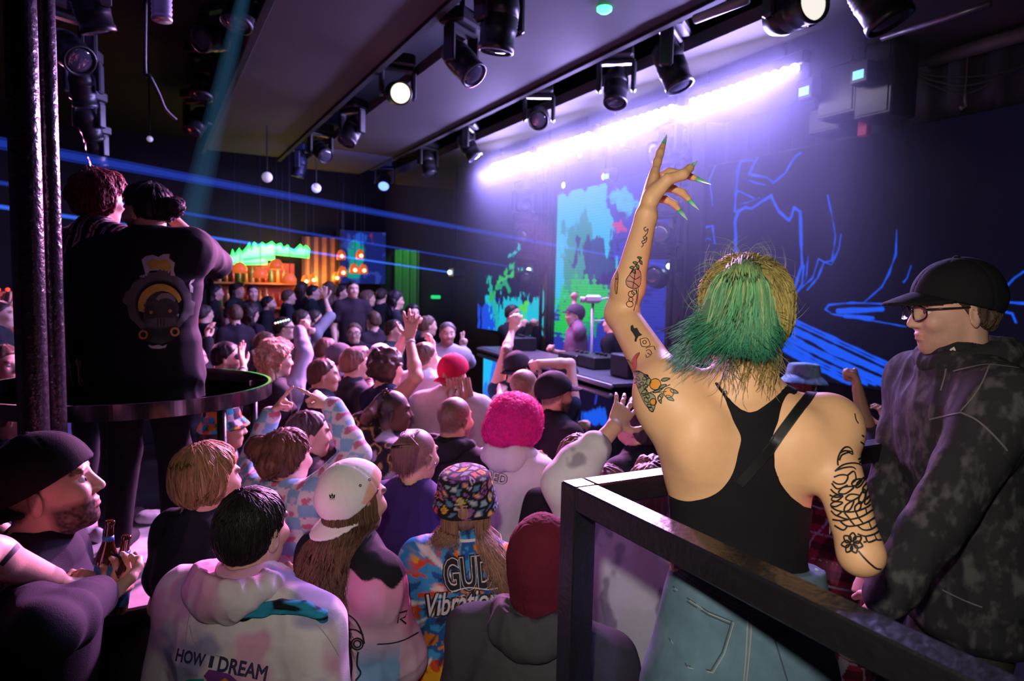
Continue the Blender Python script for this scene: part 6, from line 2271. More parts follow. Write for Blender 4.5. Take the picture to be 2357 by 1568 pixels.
ink_fill('tattoo_shading', gb, [horn], mat('tattoo_red', (.55, .06, .04), .5), G.root, .0007, 4)
ink_fill('tattoo_shading', gb, [pet], mat('tattoo_rose', (.50, .20, .14), .5), G.root, .0007, 4)
ink_fill('tattoo_shading', gb, [knife], mat('tattoo_ochre', (.42, .20, .05), .5), G.root, .0007, 4)
ink_fill('tattoo_shading', gb, [boot], mat('tattoo_black', (.03, .03, .03), .5), G.root, .0007, 4)
for q in ((372, 1296, 400, 1288, 8), (386, 1320, 372, 1344, 9), (440, 1350, 424, 1374, 9), (452, 1420, 432, 1402, 8), (462, 1470, 440, 1456, 8), (404, 1370, 392, 1346, 8), (430, 1300, 448, 1322, 8)):
    fine += [O(c7(*leaf(*q)))]
ink_lines('tattoo', gb, fine, .0017, M_INK, G.root, .0019)
# flower and scale lines on the lowered arm
ft = [c6((1060, 470), (1058, 440), (1070, 405), (1090, 380), (1112, 376), (1130, 392), (1132, 412), (1112, 404), (1092, 410), (1076, 420), (1066, 445)), c6((1070, 405), (1095, 395), (1130, 400)),
      c6((1045, 500), (1080, 470), (1125, 458), (1165, 462), (1190, 480)), c6((1052, 495), (1090, 482), (1130, 478), (1150, 490)), c6((1160, 440), (1180, 430), (1200, 445), (1210, 480), (1205, 510)), c6((1165, 455), (1185, 450), (1195, 480)),
      O(c6(*circ(1206, 510, 15))), O(c6(*circ(1206, 510, 8))), c6((1040, 530), (1075, 518), (1110, 525), (1095, 560), (1060, 565), (1035, 550)), c6((1030, 560), (1060, 590), (1110, 570)), c6((1110, 520), (1140, 500), (1150, 540), (1130, 560)),
      O(c6(*leaf(1065, 610, 1140, 580, 16))), O(c6(*leaf(1130, 570, 1180, 540, 14))), O(c6(*leaf(1150, 585, 1195, 530, 10))), O(c6(*leaf(1170, 668, 1195, 590, 13))), O(c6(*leaf(1185, 610, 1215, 550, 11))), O(c6(*leaf(1205, 640, 1225, 560, 10))), O(c6(*leaf(1100, 640, 1170, 625, 16))),
      O(c6(*leaf(1030, 645, 1085, 625, 14))), O(c6(*leaf(1025, 672, 1085, 660, 12))), O(c6(*leaf(1095, 705, 1140, 650, 14))), O(c6(*leaf(1150, 705, 1175, 655, 13))), O(c6(*leaf(1195, 670, 1225, 620, 10))), c6((1025, 590), (1045, 610), (1075, 625)), c6((1020, 620), (1050, 632), (1090, 628)),
      c6((1028, 680), (1060, 700), (1110, 708), (1160, 702), (1210, 680), (1240, 650)), c6((1028, 700), (1055, 725), (1080, 708)), c6((1055, 725), (1110, 745), (1160, 738), (1200, 720), (1240, 690)), c6((1095, 712), (1120, 742)), c6((1150, 705), (1165, 738)), c6((1200, 690), (1205, 722)),
      c6((1035, 745), (1080, 752), (1118, 745)), c6((1075, 755), (1110, 780), (1165, 775), (1215, 755), (1250, 730)), c6((1120, 745), (1145, 776)), c6((1165, 738), (1190, 768)), c6((1045, 775), (1090, 800), (1110, 780)), c6((1160, 778), (1190, 800), (1230, 795), (1260, 770)), c6((1215, 755), (1230, 795)),
      c6((1160, 820), (1200, 832), (1245, 820), (1270, 800)), c6((1200, 832), (1215, 862), (1260, 845)), c6((1245, 825), (1258, 850), (1280, 848)), c6((1205, 860), (1190, 862))]
for k in range(7):
    a = 2 * math.pi * k / 7 + .3
    ft.append(O(c6(*leaf(1134 + 10 * math.cos(a), 866 + 10 * math.sin(a), 1134 + 54 * math.cos(a), 866 + 52 * math.sin(a), 17))))
ft += [O(c6(*circ(1134, 866, 9))), c6((1165, 905), (1190, 935), (1225, 970), (1255, 992), (1280, 995)), c6((1144, 205), (1150, 235), (1162, 255)), c6((1178, 315), (1192, 322)), c6((1172, 348), (1190, 360), (1203, 376))]
ink_lines('tattoo', gb, ft, .0033, M_INK, G.root, .0015)
ink_lines('tattoo', gb, [O(c6(*circ(488, 96, 7))), c6((488, 88), (496, 104), (486, 110))], .0014, M_INK, G.root, .001)
# jeans
J = Field()
Lx = G.l
pw = at(1722, 1292, DG)
ph = at(1705, 1500, DG - .01)
ax_ = unit(ph - pw)
J.loft(pw - ax_ * -.004, pw + ax_ * .34, Lx, [(0, .156, .108), (.22, .172, .118), (.55, .186, .13), (.8, .190, .128), (1, .188, .12)], .02)
for sd in (1, -1):
    b0 = pw + ax_ * .20 + Lx * sd * .078 - G.f * .045
    J.ell(b0 + ax_ * .03, np.stack([Lx, ax_, G.f]), A(.095, .105, .085), .05)
    kn = A(*(pw + ax_ * .30 + Lx * sd * .10)[:2], 1.12)
    an = A(*(pw + ax_ * .30 + Lx * sd * .11)[:2], .72)
    J.cap(pw + ax_ * .28 + Lx * sd * .095, kn, .098, .066, .04)
    J.cap(kn, an, .066, .056, .03)
    SH = Field()
    SH.cap(an - UP * .03 - G.f * .02, an - UP * .035 + G.f * .13, .043, .034, .02)
    SV, SQ = SH.mesh(.01, lambda P, D: np.maximum(D, .644 - P[:, 2]))
    mesh_obj('shoe', SV, SQ, cloth((.03, .03, .03)), G.root)
JV, JQ = J.mesh(.005, lambda P, D: np.maximum(np.maximum(D + fold(P, .003, 9, 77), ((P - pw) @ -ax_).astype(np.float32) - .002), .70 - P[:, 2]), largest=True)
jeans = mesh_obj('jeans', JV, JQ, mat('washed_denim', (.095, .165, .21), .85, var=.35, scale=22, bump=.4, bscale=900, spec=.1), G.root)
jt = bvh(JV, JQ)
M_ST = mat('denim_stitch', (.24, .25, .23), .8)
M_SD = mat('denim_seam', (.03, .05, .065), .9)
wb = [c6((232, 985), (300, 1040), (400, 1105), (500, 1160), (620, 1205), (740, 1225), (860, 1225)), c6((230, 1005), (300, 1060), (400, 1125), (500, 1180), (620, 1225), (740, 1245), (860, 1245))]
pk = [c6((220, 1085), (300, 1150), (400, 1215), (518, 1262), (470, 1420), (412, 1515), (290, 1490), (200, 1350), (222, 1085)), c6((222, 1105), (300, 1168), (400, 1232), (512, 1280)), c6((725, 1318), (800, 1312), (900, 1292), (985, 1262)), c6((725, 1318), (760, 1430), (800, 1560), (815, 1640)), c6((728, 1335), (800, 1330), (900, 1310), (985, 1280))]
sm = [c6((622, 1160), (618, 1300), (606, 1450), (592, 1580)), c6((602, 1160), (598, 1300), (590, 1450), (578, 1580))]
ink_lines('stitching', jt, wb + sm, .0022, M_ST, jeans, .0012)
ink_lines('back_pocket', jt, pk[:2], .0028, M_SD, jeans, .0012, curve=False)
ink_lines('back_pocket', jt, pk[2:], .0028, M_SD, jeans, .0012, curve=False)
ink_lines('stitching', jt, [[(x + 5, y + 5) for x, y in l] for l in pk[:1]], .0013, mat('pale_stitch', (.34, .33, .28), .8), jeans, .0014, curve=False)
ink_lines('belt_loop', jt, [c6((246, 930), (240, 1000)), c6((605, 1120), (605, 1195))], .011, mat('washed_denim_loop', (.11, .19, .24), .85), jeans, .005)
MB().tube(smooth_line([at(1878, 1312, DG - .03), at(1893, 1325, DG - .02), at(1896, 1345, DG - .02), at(1889, 1362, DG - .03)], 5), .004, 8).build('belt_loop', mat('denim_edge', (.3, .38, .42), .9), jeans, smooth=True)

# ------------------------------------------------------------------ the man in the black cap on the right
guy = person('person in a black cap, glasses and faded black hooded sweatshirt facing the dancer', (2192, 592), 1.86, -86, z0=.64, pitch=-6, hat='cap', hatc=(.012, .012, .014), bill=0, hair=('short', (.075, .048, .032)), shirt=(.02, .02, .024), colf=acid_wash, infl=.032, hood=True,
             sleeve=2.75, width=1.12, hres=.0042, eyes=True, glasses=(.02, .014, .012), beard=.28, beardc=(.16, .09, .06), trousers=(.035, .033, .03), locks=900, lean=(.04, 0), foldamp=.014,
             arms=dict(L=dict(e=(2135, 1240), w=(2020, 1405), t=(1965, 1480), pose='relax', palm='right', se=-1, sw=-1), R=dict(e=(2030, 1240), w=(1980, 1400), t=(1940, 1450), pose='hold', palm='right')))
gt = bvh(guy.sV, guy.sQ)
M_SEAM = mat('pale_seam', (.13, .13, .13), .9)
ink_lines('seam', gt, [[(2278, 842), (2262, 880), (2240, 915), (2212, 947)], [(2140, 966), (2175, 958), (2212, 950)], [(2212, 950), (2250, 968), (2290, 1005), (2318, 1038)], [(2170, 1358), (2220, 1382), (2262, 1398)], [(2195, 855), (2240, 845), (2278, 840), (2345, 848)]], .004, M_SEAM, guy.shirt, .002)
q = at(2192, 815, 1.72)
h_, n_ = cast(gt, 2196, 812, .004)
if h_ is not None:
    ink_fill('collar_tag', gt, [[(2187, 806), (2197, 800), (2206, 818), (2192, 826)]], mat('white_tag', (.7, .7, .7), .7), guy.shirt, .003, 4)
    ink_lines('tag_mark', gt, [[(2193, 808), (2197, 812), (2194, 816), (2200, 820)]], .0022, M_INK, guy.shirt, .0045)
ink_lines('drawstring', gt, [[(2180, 850), (2176, 872), (2168, 900)]], .005, M_SEAM, guy.shirt, .004)
ct = bvh(guy.cV, guy.cQ)
ink_lines('stitching', ct, [[(2088, 640), (2100, 625), (2112, 614)]], .004, mat('tan_stitch', (.35, .22, .1), .7), guy.cap, .002)

# ------------------------------------------------------------------ the two dancers on the podium
striped = person('person with curly red hair in a striped shirt on the podium behind the black shirt', (232, 402), 3.36, 25, z0=1.0, hair=('curly', (.16, .035, .03)), hairdrop=0, colf=stripes, shirt=(.02, .02, .02), infl=.03, sleeve=1.3, width=1.1, locks=1500,
                 arms=dict(L=dict(e=(175, 760), w=(200, 870), pose='relax', sw=1), R='front'))
pod = person('person with a hair bun in a black helmet print shirt on the podium', (338, 420), 3.02, -4, z0=1.0, turn=-62, pitch=-4, hair=('tied', 'black'), shirt=(.013, .012, .017), infl=.034, sleeve=1.25, width=1.22, hres=.0058, beard=.9, beardc=(.03, .018, .012), eyes=True, skin='light',
             locks=500, trousers=(.008, .008, .01), arms=dict(L='down', R=dict(e=(497, 606), w=(398, 505), t=(352, 418), pose='fist', palm='left', se=1, sw=1, up=1)))
bn_ = at(400, 476, 3.0)
K = Field()
K.ell(bn_, np.stack([CR, CU, CF]), A(.046, .042, .045), .01)
K.cap(bn_ - CR * .03, at(372, 478, 3.0), .022, .03, .02)
KV, KQ = K.mesh(.005, lambda P, D: D + .016 * (vnoise(P * 50, 4) - .5))
bo = mesh_obj('hair_bun', KV, KQ, M_HAIR, pod.root, np.tile(A(.02, .014, .014), (len(KV), 1)))
comb('lock', KV, KQ, 300, .05, bn_ - CR * .04, A(0, 0, 0), (.035, .022, .02), .0012, bo, jit=.4)
pt = bvh(pod.sV, pod.sQ)


def c4(*pts):
    return [(x / 3.016, 380 + y / 3.016) for x, y in pts]


def arc(cx, cy, rx, ry, a0, a1, n=26):
    return [(cx + rx * math.cos(math.radians(a0 + (a1 - a0) * k / n)), cy + ry * math.sin(math.radians(a0 + (a1 - a0) * k / n))) for k in range(n + 1)]


P_grey, P_lt, P_yel, P_blk = mat('print_grey', (.10, .10, .105), .8, var=.5, scale=25), mat('print_white', (.50, .50, .52), .8, var=.3, scale=30), mat('print_yellow', (.55, .40, .06), .8, var=.4, scale=25), mat('print_black', (.012, .013, .014), .5, var=.2)
P_dk, P_or = mat('print_dark_grey', (.035, .037, .04), .6, var=.5, scale=30), mat('print_orange', (.6, .26, .05), .8)
gear = []
for k in range(72):
    a = 2 * math.pi * k / 72
    r = 1 + (.10 if (k % 18) in (0, 1, 2, 3, 4) else 0) + .02 * math.sin(k * 5.3)
    gear.append((1105 + 225 * r * math.cos(a), 955 + 215 * r * math.sin(a)))
ink_fill('print', pt, [c4(*gear), c4(*circ(1112, 965, 168, 30))], P_grey, pod.shirt, .0025, 6)
ink_fill('print', pt, [c4((985, 660), (1010, 635), (1060, 625), (1100, 640), (1135, 620), (1180, 618), (1175, 650), (1215, 680), (1205, 730), (1218, 772), (1195, 776), (1160, 742), (1100, 730), (1040, 735), (1025, 770), (985, 788), (972, 772), (1010, 758), (995, 700))], P_lt, pod.shirt, .0025, 6)
ink_fill('print', pt, [c4((1020, 680), (1060, 655), (1110, 670), (1150, 650), (1190, 690), (1190, 740), (1150, 732), (1100, 722), (1045, 728))], P_yel, pod.shirt, .0034, 6)
ink_fill('print', pt, [c4(*(arc(1112, 975, 152, 150, 165, 345) + arc(1125, 1000, 120, 125, 340, 170)))], P_yel, pod.shirt, .003, 5)
ink_fill('print', pt, [c4(*(arc(1118, 1000, 122, 118, 180, 360) + [(1238, 1060), (1225, 1120), (1190, 1180), (1120, 1205), (1050, 1180), (1010, 1120), (996, 1060)]))], P_dk, pod.shirt, .003, 6)
ink_fill('print', pt, [c4(*(arc(1150, 950, 70, 62, 200, 350) + arc(1150, 965, 60, 40, 340, 210)))], mat('print_sheen', (.20, .22, .21), .7), pod.shirt, .0042, 5)
ink_fill('print', pt, [c4(*circ(1052, 1020, 46, 16)), c4(*circ(1178, 1012, 46, 16))], P_blk, pod.shirt, .0042, 5)
ink_fill('print', pt, [c4(*circ(1050, 1022, 12, 8)), c4(*circ(1180, 1013, 12, 8))], P_or, pod.shirt, .0052, 4)
ink_fill('print', pt, [c4((1010, 1080), (1100, 1060), (1220, 1060), (1225, 1110), (1120, 1130), (1015, 1120))], P_grey, pod.shirt, .0042, 5)
ink_fill('print', pt, [c4((995, 1130), (1110, 1140), (1230, 1115), (1215, 1210), (1120, 1245), (1015, 1225))], P_blk, pod.shirt, .0036, 6)
ink_lines('print', pt, [c4((x, 1045), (x + 2, 1130)) for x in (1095, 1115, 1135)], .005, P_blk, pod.shirt, .0055)
ink_lines('print', pt, [O(c4(*circ(998, 1180, 26, 14))), O(c4(*circ(1213, 1160, 26, 14)))], .008, P_or, pod.shirt, .005)
ink_lines('print', pt, [c4(*arc(1112, 965, 165, 162, 150, 390))], .007, P_dk, pod.shirt, .0045)
ink_fill('print', pt, [c4((1030, 1248), (1060, 1256), (1100, 1248), (1130, 1258), (1158, 1244), (1150, 1268), (1110, 1276), (1060, 1274), (1040, 1266))], P_lt, pod.shirt, .0025, 5)
ink_fill('print', pt, [c4((1310, 830), (1325, 800), (1350, 790), (1340, 810), (1322, 825), (1338, 850), (1335, 888), (1318, 880))], P_lt, pod.shirt, .0032, 5)
# ------------------------------------------------------------------ the bearded man with two bottles
beer = person('bearded person in a backwards black cap and black jacket holding two beer bottles', (108, 988), 1.48, 66, pitch=14, hat='cap', hatc=(.010, .010, .012), bill=180, hair=('buzz', 'black'), beard=.95, beardc=(.05, .025, .02), eyes=True, shirt=(.016, .014, .024), infl=.022, sleeve=2.8, width=.98,
              hres=.0040, skin='fair', arms=dict(R=dict(e=(105, 1460), w=(218, 1378), t=(300, 1335), pose='hold', palm='up', se=-1, sw=1), L=dict(e=(170, 1420), w=(235, 1350), t=(300, 1320), pose='hold', se=1, sw=-1)))
bt = bvh(beer.bV, beer.bQ)
ink_lines('cap_strap', bt, [[(170, 1012), (176, 1030), (180, 1050), (172, 1066)]], .016, cloth((.05, .05, .06)), beer.cap, .003)
M_BEER = mat('amber_glass', (.05, .014, .006), .06, spec=.9)
M_LABEL = mat('blue_label', (.05, .16, .42), .4)
hc_ = beer.wr['R'] + beer.hd['R'][0] * .085
for i, (px, py, tilt_, lb) in enumerate([(243, 1312, .06, 'left brown beer bottle with blue label held by the bearded person'), (276, 1345, .10, 'right brown beer bottle partly hidden by the hand of the bearded person')]):
    dd = float((hc_ - CAM) @ CF) + (.034 if i == 0 else .045)
    b0 = at(px, py, dd)
    ax = unit(UP + CR * tilt_ + CF * .1)
    Rb = np.stack(frame(ax, CR)) * .80
    prof = [(.0001, -.085), (.028, -.085), (.0305, -.08), (.0305, .03), (.029, .045), (.018, .078), (.0135, .10), (.0125, .135), (.014, .137), (.014, .147), (.0115, .15), (.0001, .147)]
    t = tag(MB().lathe(prof, b0, Rb, 24).build('beer_bottle', M_BEER, smooth=True), lb, 'bottle')
    MB().lathe([(.0309, -.06), (.0309, .02)], b0, Rb, 24).build('label', M_LABEL, t, smooth=True)
    MB().lathe([(.0166, .088), (.0143, .104)], b0, Rb, 18).build('neck_label', M_LABEL, t, smooth=True)
edge = person('person in a black shirt mostly outside the left edge, bare arm with band tattoo', (-195, 1110), 1.13, 70, hair=('short', 'dark'), shirt=BLK, infl=.02, sleeve=.5, arms=dict(R=dict(e=(-80, 1262), w=(120, 1335), t=(190, 1400), pose='fist', se=1, sw=1), L='down'))
ink_lines('tattoo', bvh(edge.bV, edge.bQ), [[(2, 1302), (16, 1286), (30, 1270), (42, 1256)]], .011, M_INK, edge.root, .001)

# ------------------------------------------------------------------ hats, prints and things held in the crowd
def bucket_hat(o, colf, s=1.0, tilt=.0, name='bucket_hat', brim=.150):
    R = np.stack([rot(o.R[0], o.R[1], tilt), o.R[1], rot(o.R[2], o.R[1], tilt)])
    c = o.Hc + R[2] * .018 * o.s - R[0] * .012
    prof0 = [(brim, -.012), (brim - .01, .004), (.118, .034), (.112, .04), (.108, .07), (.100, .108), (.092, .118), (.07, .124), (.04, .127), (.0001, .128)]
    prof = []
    for (r0, z0), (r1, z1) in zip(prof0[:-1], prof0[1:]):
        k = max(1, int(math.hypot(r1 - r0, z1 - z0) / .006))
        prof += [(r0 + (r1 - r0) * j / k, z0 + (z1 - z0) * j / k) for j in range(k)]
    prof.append(prof0[-1])
    prof = [(r * s * o.s, z * s * o.s) for r, z in prof]
    inner = [(r - .004, z - .004) for r, z in prof[:12]][::-1]
    mb = MB().lathe(inner + prof, c, np.stack([R[0], R[1], R[2]]), 96, wob=lambda a, h: 1 + (.035 * math.sin(a * 3 + 1) + .02 * math.sin(a * 5)) * (1 if h < .04 else .35))
    V = np.array(mb.v)
    return mesh_obj(name, V, mb.f, M_CATTR, o.root, np.clip(colf((V - c) @ R.T), 0, 1))


def stickers(q):
    a = np.arctan2(q[:, 1], q[:, 0])
    r = np.hypot(q[:, 0], q[:, 1])
    u = np.where(r > .09, a * .105, q[:, 0] * 1.0) / .038
    v = np.where(r > .09, q[:, 2] - r * .6, q[:, 1]) / .034
    u = u + .35 * np.sin(v * 2.3)
    v = v + .35 * np.sin(u * 1.7)
    k = np.stack([np.floor(u), np.floor(v)], 1)
    h = np.abs(np.sin(k @ A(127.1, 311.7)) * 43758.5) % 1
    fu, fv = u % 1, v % 1
    pal = np.array([A(.6, .42, .03), A(.45, .42, .42), A(.08, .2, .3), A(.015, .015, .02), A(.5, .16, .1), A(.25, .10, .3), A(.55, .3, .12), A(.015, .015, .02), A(.2, .35, .36), A(.5, .06, .12)])
    c = pal[(h * 10).astype(int)]
    c[(fu < .16) | (fu > .86) | (fv < .16) | (fv > .86)] = A(.012, .012, .015)
    ins = (np.abs(fu - .5) < .22) & (np.abs(fv - .5) < .2) & ((h * 37) % 1 > .35)
    c[ins] = pal[((h * 71) % 1 * 10).astype(int)][ins]
    return c


bucket_hat(pp['gud'], stickers, .92, -.22, brim=.128)
bucket_hat(pp['floralhat'], lambda q: floral(q, None), .95, -.1)
bucket_hat(pp['bluebucket'], lambda q: paint(np.tile(A(.30, .48, .60), (len(q), 1)), (fbm(q * 40, 3, 3) - .5) * 8, A(.10, .26, .42), .8), .98, .1, brim=.158)
# fluffy hat
o = pp['pink']
K = Field()
Pf = lambda F_, L_, U_: o.Hc + (o.R[0] * F_ + o.R[1] * L_ + o.R[2] * U_) * o.s
K.ell(Pf(-.01, 0, .045), o.R, A(.135, .132, .115), .03)
K.ell(Pf(-.03, .01, -.035), o.R, A(.138, .14, .085), .05)
KV, KQ = K.mesh(.008, lambda P, D: D + .014 * (vnoise(P * 14, 3) - .5) + .005 * (vnoise(P * 70, 5) - .5), largest=True)
fh = mesh_obj('fluffy_hat', KV, KQ, cloth((.7, .016, .24), .95), o.root)
comb('fur', KV, KQ, 5200, .03, Pf(0, 0, .05), A(0, 0, -.2), (.85, .025, .32), .0011, fh, steps=4, lift=.008, jit=.8)

# prints
M_WHITEP, M_BLACKP = mat('white_print', (.62, .62, .64), .8), mat('black_print', (.012, .012, .014), .8)
o = pp['hoodie']
t = bvh(o.sV, o.sQ)
NAVY = mat('navy_print', (.03, .025, .085), .8)
for txt, a, b, hgt in (('HOW', (404, 1522), (470, 1536), 31), ('I', (480, 1536), (489, 1538), 28), ('DREAM', (500, 1545), (611, 1568), 36)):
    ink_fill('print', t, text_px(txt, a, b, hgt, bold=.03), NAVY, o.shirt, .002, 4)
ink_fill('print', t, [[(470, 1556), (482, 1541), (505, 1545), (530, 1552), (548, 1568), (560, 1590), (470, 1590), (480, 1568)]], mat('purple_print', (.16, .03, .22), .8), o.shirt, .002, 6)
ink_fill('print', t, [[(412, 1572), (440, 1562), (470, 1562), (478, 1590), (420, 1590)]], mat('teal_print', (.02, .34, .28), .8), o.shirt, .0024, 6)
ink_fill('print', t, [[(505, 1568), (520, 1560), (534, 1570), (530, 1590), (505, 1590)]], mat('amber_print', (.6, .25, .03), .8), o.shirt, .0032, 6)
ink_lines('seam', t, [[(448, 1478), (475, 1500), (520, 1515)], [(440, 1400), (432, 1440), (428, 1478)], [(700, 1412), (740, 1450), (768, 1490), (778, 1510)], [(446, 1478), (437, 1440)]], .0025, mat('hood_seam', (.36, .30, .34), .9), o.shirt, .0015)
# teal scarf round the hooded neck
K = Field()
pr = [(470, 1338), (474, 1362), (490, 1385), (520, 1404), (560, 1412), (605, 1404), (650, 1396), (700, 1400), (742, 1418)]
hp = [cast(t, x, y, .0)[0] for x, y in pr]
hp = [h for h in hp if h is not None]
for a, b in zip(hp[:-1], hp[1:]):
    if np.linalg.norm(a - b) < .12:
        K.cap(a, b, .017, .017, .012)
KV, KQ = K.mesh(.004, lambda P, D: D + .010 * (vnoise(P * A(25, 25, 110), 6) - .5), largest=True)
if len(KV):
    mesh_obj('scarf', KV, KQ, M_CATTR, o.root, paint(np.tile(A(.02, .25, .38), (len(KV), 1)), (vnoise(KV * A(20, 20, 90), 8) - .55) * 12, A(.008, .01, .015)))
o = pp['gud']
t = bvh(o.sV, o.sQ)
for b_, m, lf in ((.10, M_BLACKP, .002), (.045, M_WHITEP, .0032), (.018, M_BLACKP, .0044)):
    ink_fill('print', t, text_px('GUD', (1028 - b_ * 60, 1362 + b_ * 60), (1136 + b_ * 60, 1352 + b_ * 60), 74 + b_ * 130, bold=b_), m, o.shirt, lf, 5)
for b_, m, lf in ((.10, M_BLACKP, .005), (.012, M_WHITEP, .0064)):
    ink_fill('print', t, text_px('Vibrations', (990 - b_ * 60, 1418 + b_ * 40), (1166 + b_ * 60, 1398 + b_ * 40), 50 + b_ * 80, bold=b_, shear=.38), m, o.shirt, lf, 4)
ink_lines('print', t, [[(1040, 1362), (1080, 1352), (1120, 1356), (1146, 1352)]], .004, M_WHITEP, o.shirt, .0065)
ink_lines('collar_trim', t, [[(1000, 1228), (1030, 1240), (1070, 1246), (1110, 1240), (1140, 1228)]], .010, M_WHITEP, o.shirt, .0025)
o = pp['jersey']
t = bvh(o.sV, o.sQ)
ink_lines('print', t, [[(682, 1310), (688, 1282), (706, 1280), (702, 1296), (690, 1300), (704, 1318)], [(714, 1284), (732, 1282)], [(712, 1300), (728, 1299)], [(716, 1318), (734, 1316)]], .004, M_WHITEP, o.shirt, .002, curve=False)
ink_lines('print', t, [[(914, 1434), (918, 1410), (936, 1406), (932, 1420), (920, 1424), (934, 1436)], [(940, 1402), (958, 1396)], [(938, 1416), (954, 1412)], [(942, 1432), (960, 1424)]], .006, M_BLACKP, o.shirt, .002, curve=False)
ink_lines('print', t, [[(760, 1424), (776, 1412), (796, 1412), (815, 1424), (826, 1440), (834, 1462), (838, 1482)], [(786, 1462), (800, 1450), (820, 1450), (836, 1462)], ['o'] + circ(822, 1482, 13), ['o'] + circ(822, 1482, 8), ['o'] + circ(796, 1486, 13), ['o'] + circ(796, 1486, 7),
                       [(824, 1500), (822, 1530), (830, 1550), (818, 1568)], [(806, 1502), (810, 1530), (806, 1566)]], .0055, M_BLACKP, o.shirt, .002)
ink_lines('sleeve_trim', t, [[(868, 1482), (900, 1480), (930, 1472), (962, 1456)]], .005, M_BLACKP, o.shirt, .0025)
ct_ = bvh(o.cV, o.cQ)
ink_fill('emblem', ct_, [leaf(764, 1148, 758, 1138, 2.6), leaf(765, 1148, 765, 1135, 2.6), leaf(766, 1148, 772, 1138, 2.6)], M_BLACKP, o.cap, .0015, 2)
ink_lines('emblem', ct_, [[(758, 1147), (772, 1147)], [(759, 1150), (771, 1150)]], .0012, M_BLACKP, o.cap, .0015)
ink_lines('eyelet', ct_, [['o'] + circ(829, 1118, 2.2, 8), ['o'] + circ(850, 1105, 2.2, 8)], .003, M_BLACKP, o.cap, .0015)
o = pp['pink']
t = bvh(o.sV, o.sQ)
for b_, m, lf in ((.07, M_BLACKP, .003), (.01, M_WHITEP, .0045)):
    ink_fill('print', t, text_px('RED', (1118 - b_ * 30, 1106 + b_ * 20), (1164 + b_ * 30, 1116 + b_ * 20), 22 + b_ * 40, bold=b_), m, o.shirt, lf, 3)
ink_lines('sleeve_trim', t, [[(1202, 1166), (1222, 1170), (1240, 1164), (1251, 1152)]], .010, mat('yellow_trim', (.55, .36, .04), .8), o.shirt, .003)
ink_lines('sleeve_trim', t, [[(1203, 1160), (1222, 1164), (1240, 1158), (1250, 1146)]], .006, M_BLACKP, o.shirt, .004)
# ponytail of the undercut and dreadlocks under the red cap
o = pp['undercut']
rg = np.random.default_rng(8)
ln = []
for k in range(700):
    x = 930 + rg.normal(0, 9)
    ln.append(smooth_line([at(950 + rg.normal(0, 6), 988 + rg.uniform(0, 8), 2.83), at(938 + rg.normal(0, 5), 1000 + rg.uniform(0, 10), 2.745), at(x, 1025, 2.71), at(x - 3, 1055, 2.71), at(x - 4 + rg.normal(0, 4), 1085 + rg.normal(0, 8), 2.72)], 4))
strand_mesh('ponytail', ln, .0022, np.array([A(.15, .07, .07) * rg.uniform(.5, 1.5) for _ in ln]), o.root)
MB().lathe([(.0001, -.006), (.005, -.004), (.006, 0), (.005, .004), (.0001, .006)], at(1002, 1067, 2.82), None, 10).build('earring', M_CHROME, o.root, smooth=True)
o = pp['redcap']
ln = []
for k in range(26):
    a = rg.uniform(-.4, 1.0)
    x = 1046 + 34 * math.sin(a * 1.5)
    y = 868 + rg.uniform(0, 6)
    dd = 4.31 + .05 * abs(a)
    ln.append(smooth_line([at(x, y, dd), at(x + 3, y + 18, dd), at(x + rg.normal(3, 3), y + 36, dd), at(x + rg.normal(4, 4), y + rg.uniform(42, 60), dd + .01)], 4))
strand_mesh('dreadlock', ln, .008, np.array([A(.32, .17, .11) * rg.uniform(.6, 1.3) for _ in ln]), o.root, taper=.6, sides=7)


def phone(p, d, n, label):
    x, y, z = frame(d, n)
    R = np.stack([np.cross(z, x), x, z])
    t = thing('smartphone', p - z * .075, label, 'phone')
    MB().box(A(-.036, -.0045, -.074), A(.036, .0045, .074), R, p, bev=.004).build('case', M_HOUSE, t)
    MB().box(A(-.033, .0046, -.07), A(.033, .0052, .07), R, p).build('screen_glass', M_LENS, t)
    MB().lathe([(.006, -.0052), (.006, -.0065), (.0001, -.0066)], p + R[0] * .022 + R[2] * .055, np.stack([R[0], R[2], R[1]]), 12).build('camera_lens', M_LENS, t)


o = pp['phone']
phone(o.wr['R'] + o.hd['R'][0] * .11 + o.hd['R'][1] * .025, unit(UP * .8 - CR * .55), CF, 'smartphone held up by the person with light brown hair')
o = pp['phone2']
phone(o.wr['R'] + o.hd['R'][0] * .10 + o.hd['R'][1] * .03, unit(UP * .9 + CR * .2), CF, 'smartphone held by the dark haired person before the checked cardigan')
# wristbands


def bands(o, nm, ts, cols, r=.032):
    for t, c in zip(ts, cols):
        p = o.wr[nm] + (o.el[nm] - o.wr[nm]) * t
        MB().lathe([(r - .002, -.006), (r, -.006), (r + .002, 0), (r, .006), (r - .002, .006), (r - .002, -.006)], p, np.stack(frame(o.el[nm] - o.wr[nm])), 20).build('wristband', mat('wristband', c, .4), o.root, smooth=True)


bands(pp['tank'], 'R', (.06, .55), ((.7, .66, .7), (.6, .5, .55)))
bands(pp['phone'], 'R', (.05, .16, .24, .32, .42), ((.3, .6, .1), (.02, .02, .03), (.3, .1, .3), (.6, .6, .6), (.2, .6, .1)))
bands(pp['bandana'], 'L', (.05, .2, .35), ((.05, .4, .4), (.6, .35, .05), (.6, .05, .15)))
bands(pp['goggles'], 'R', (.08,), ((.5, .5, .52),))
bands(pp['heart'], 'L', (.04,), ((.2, .16, .1),))
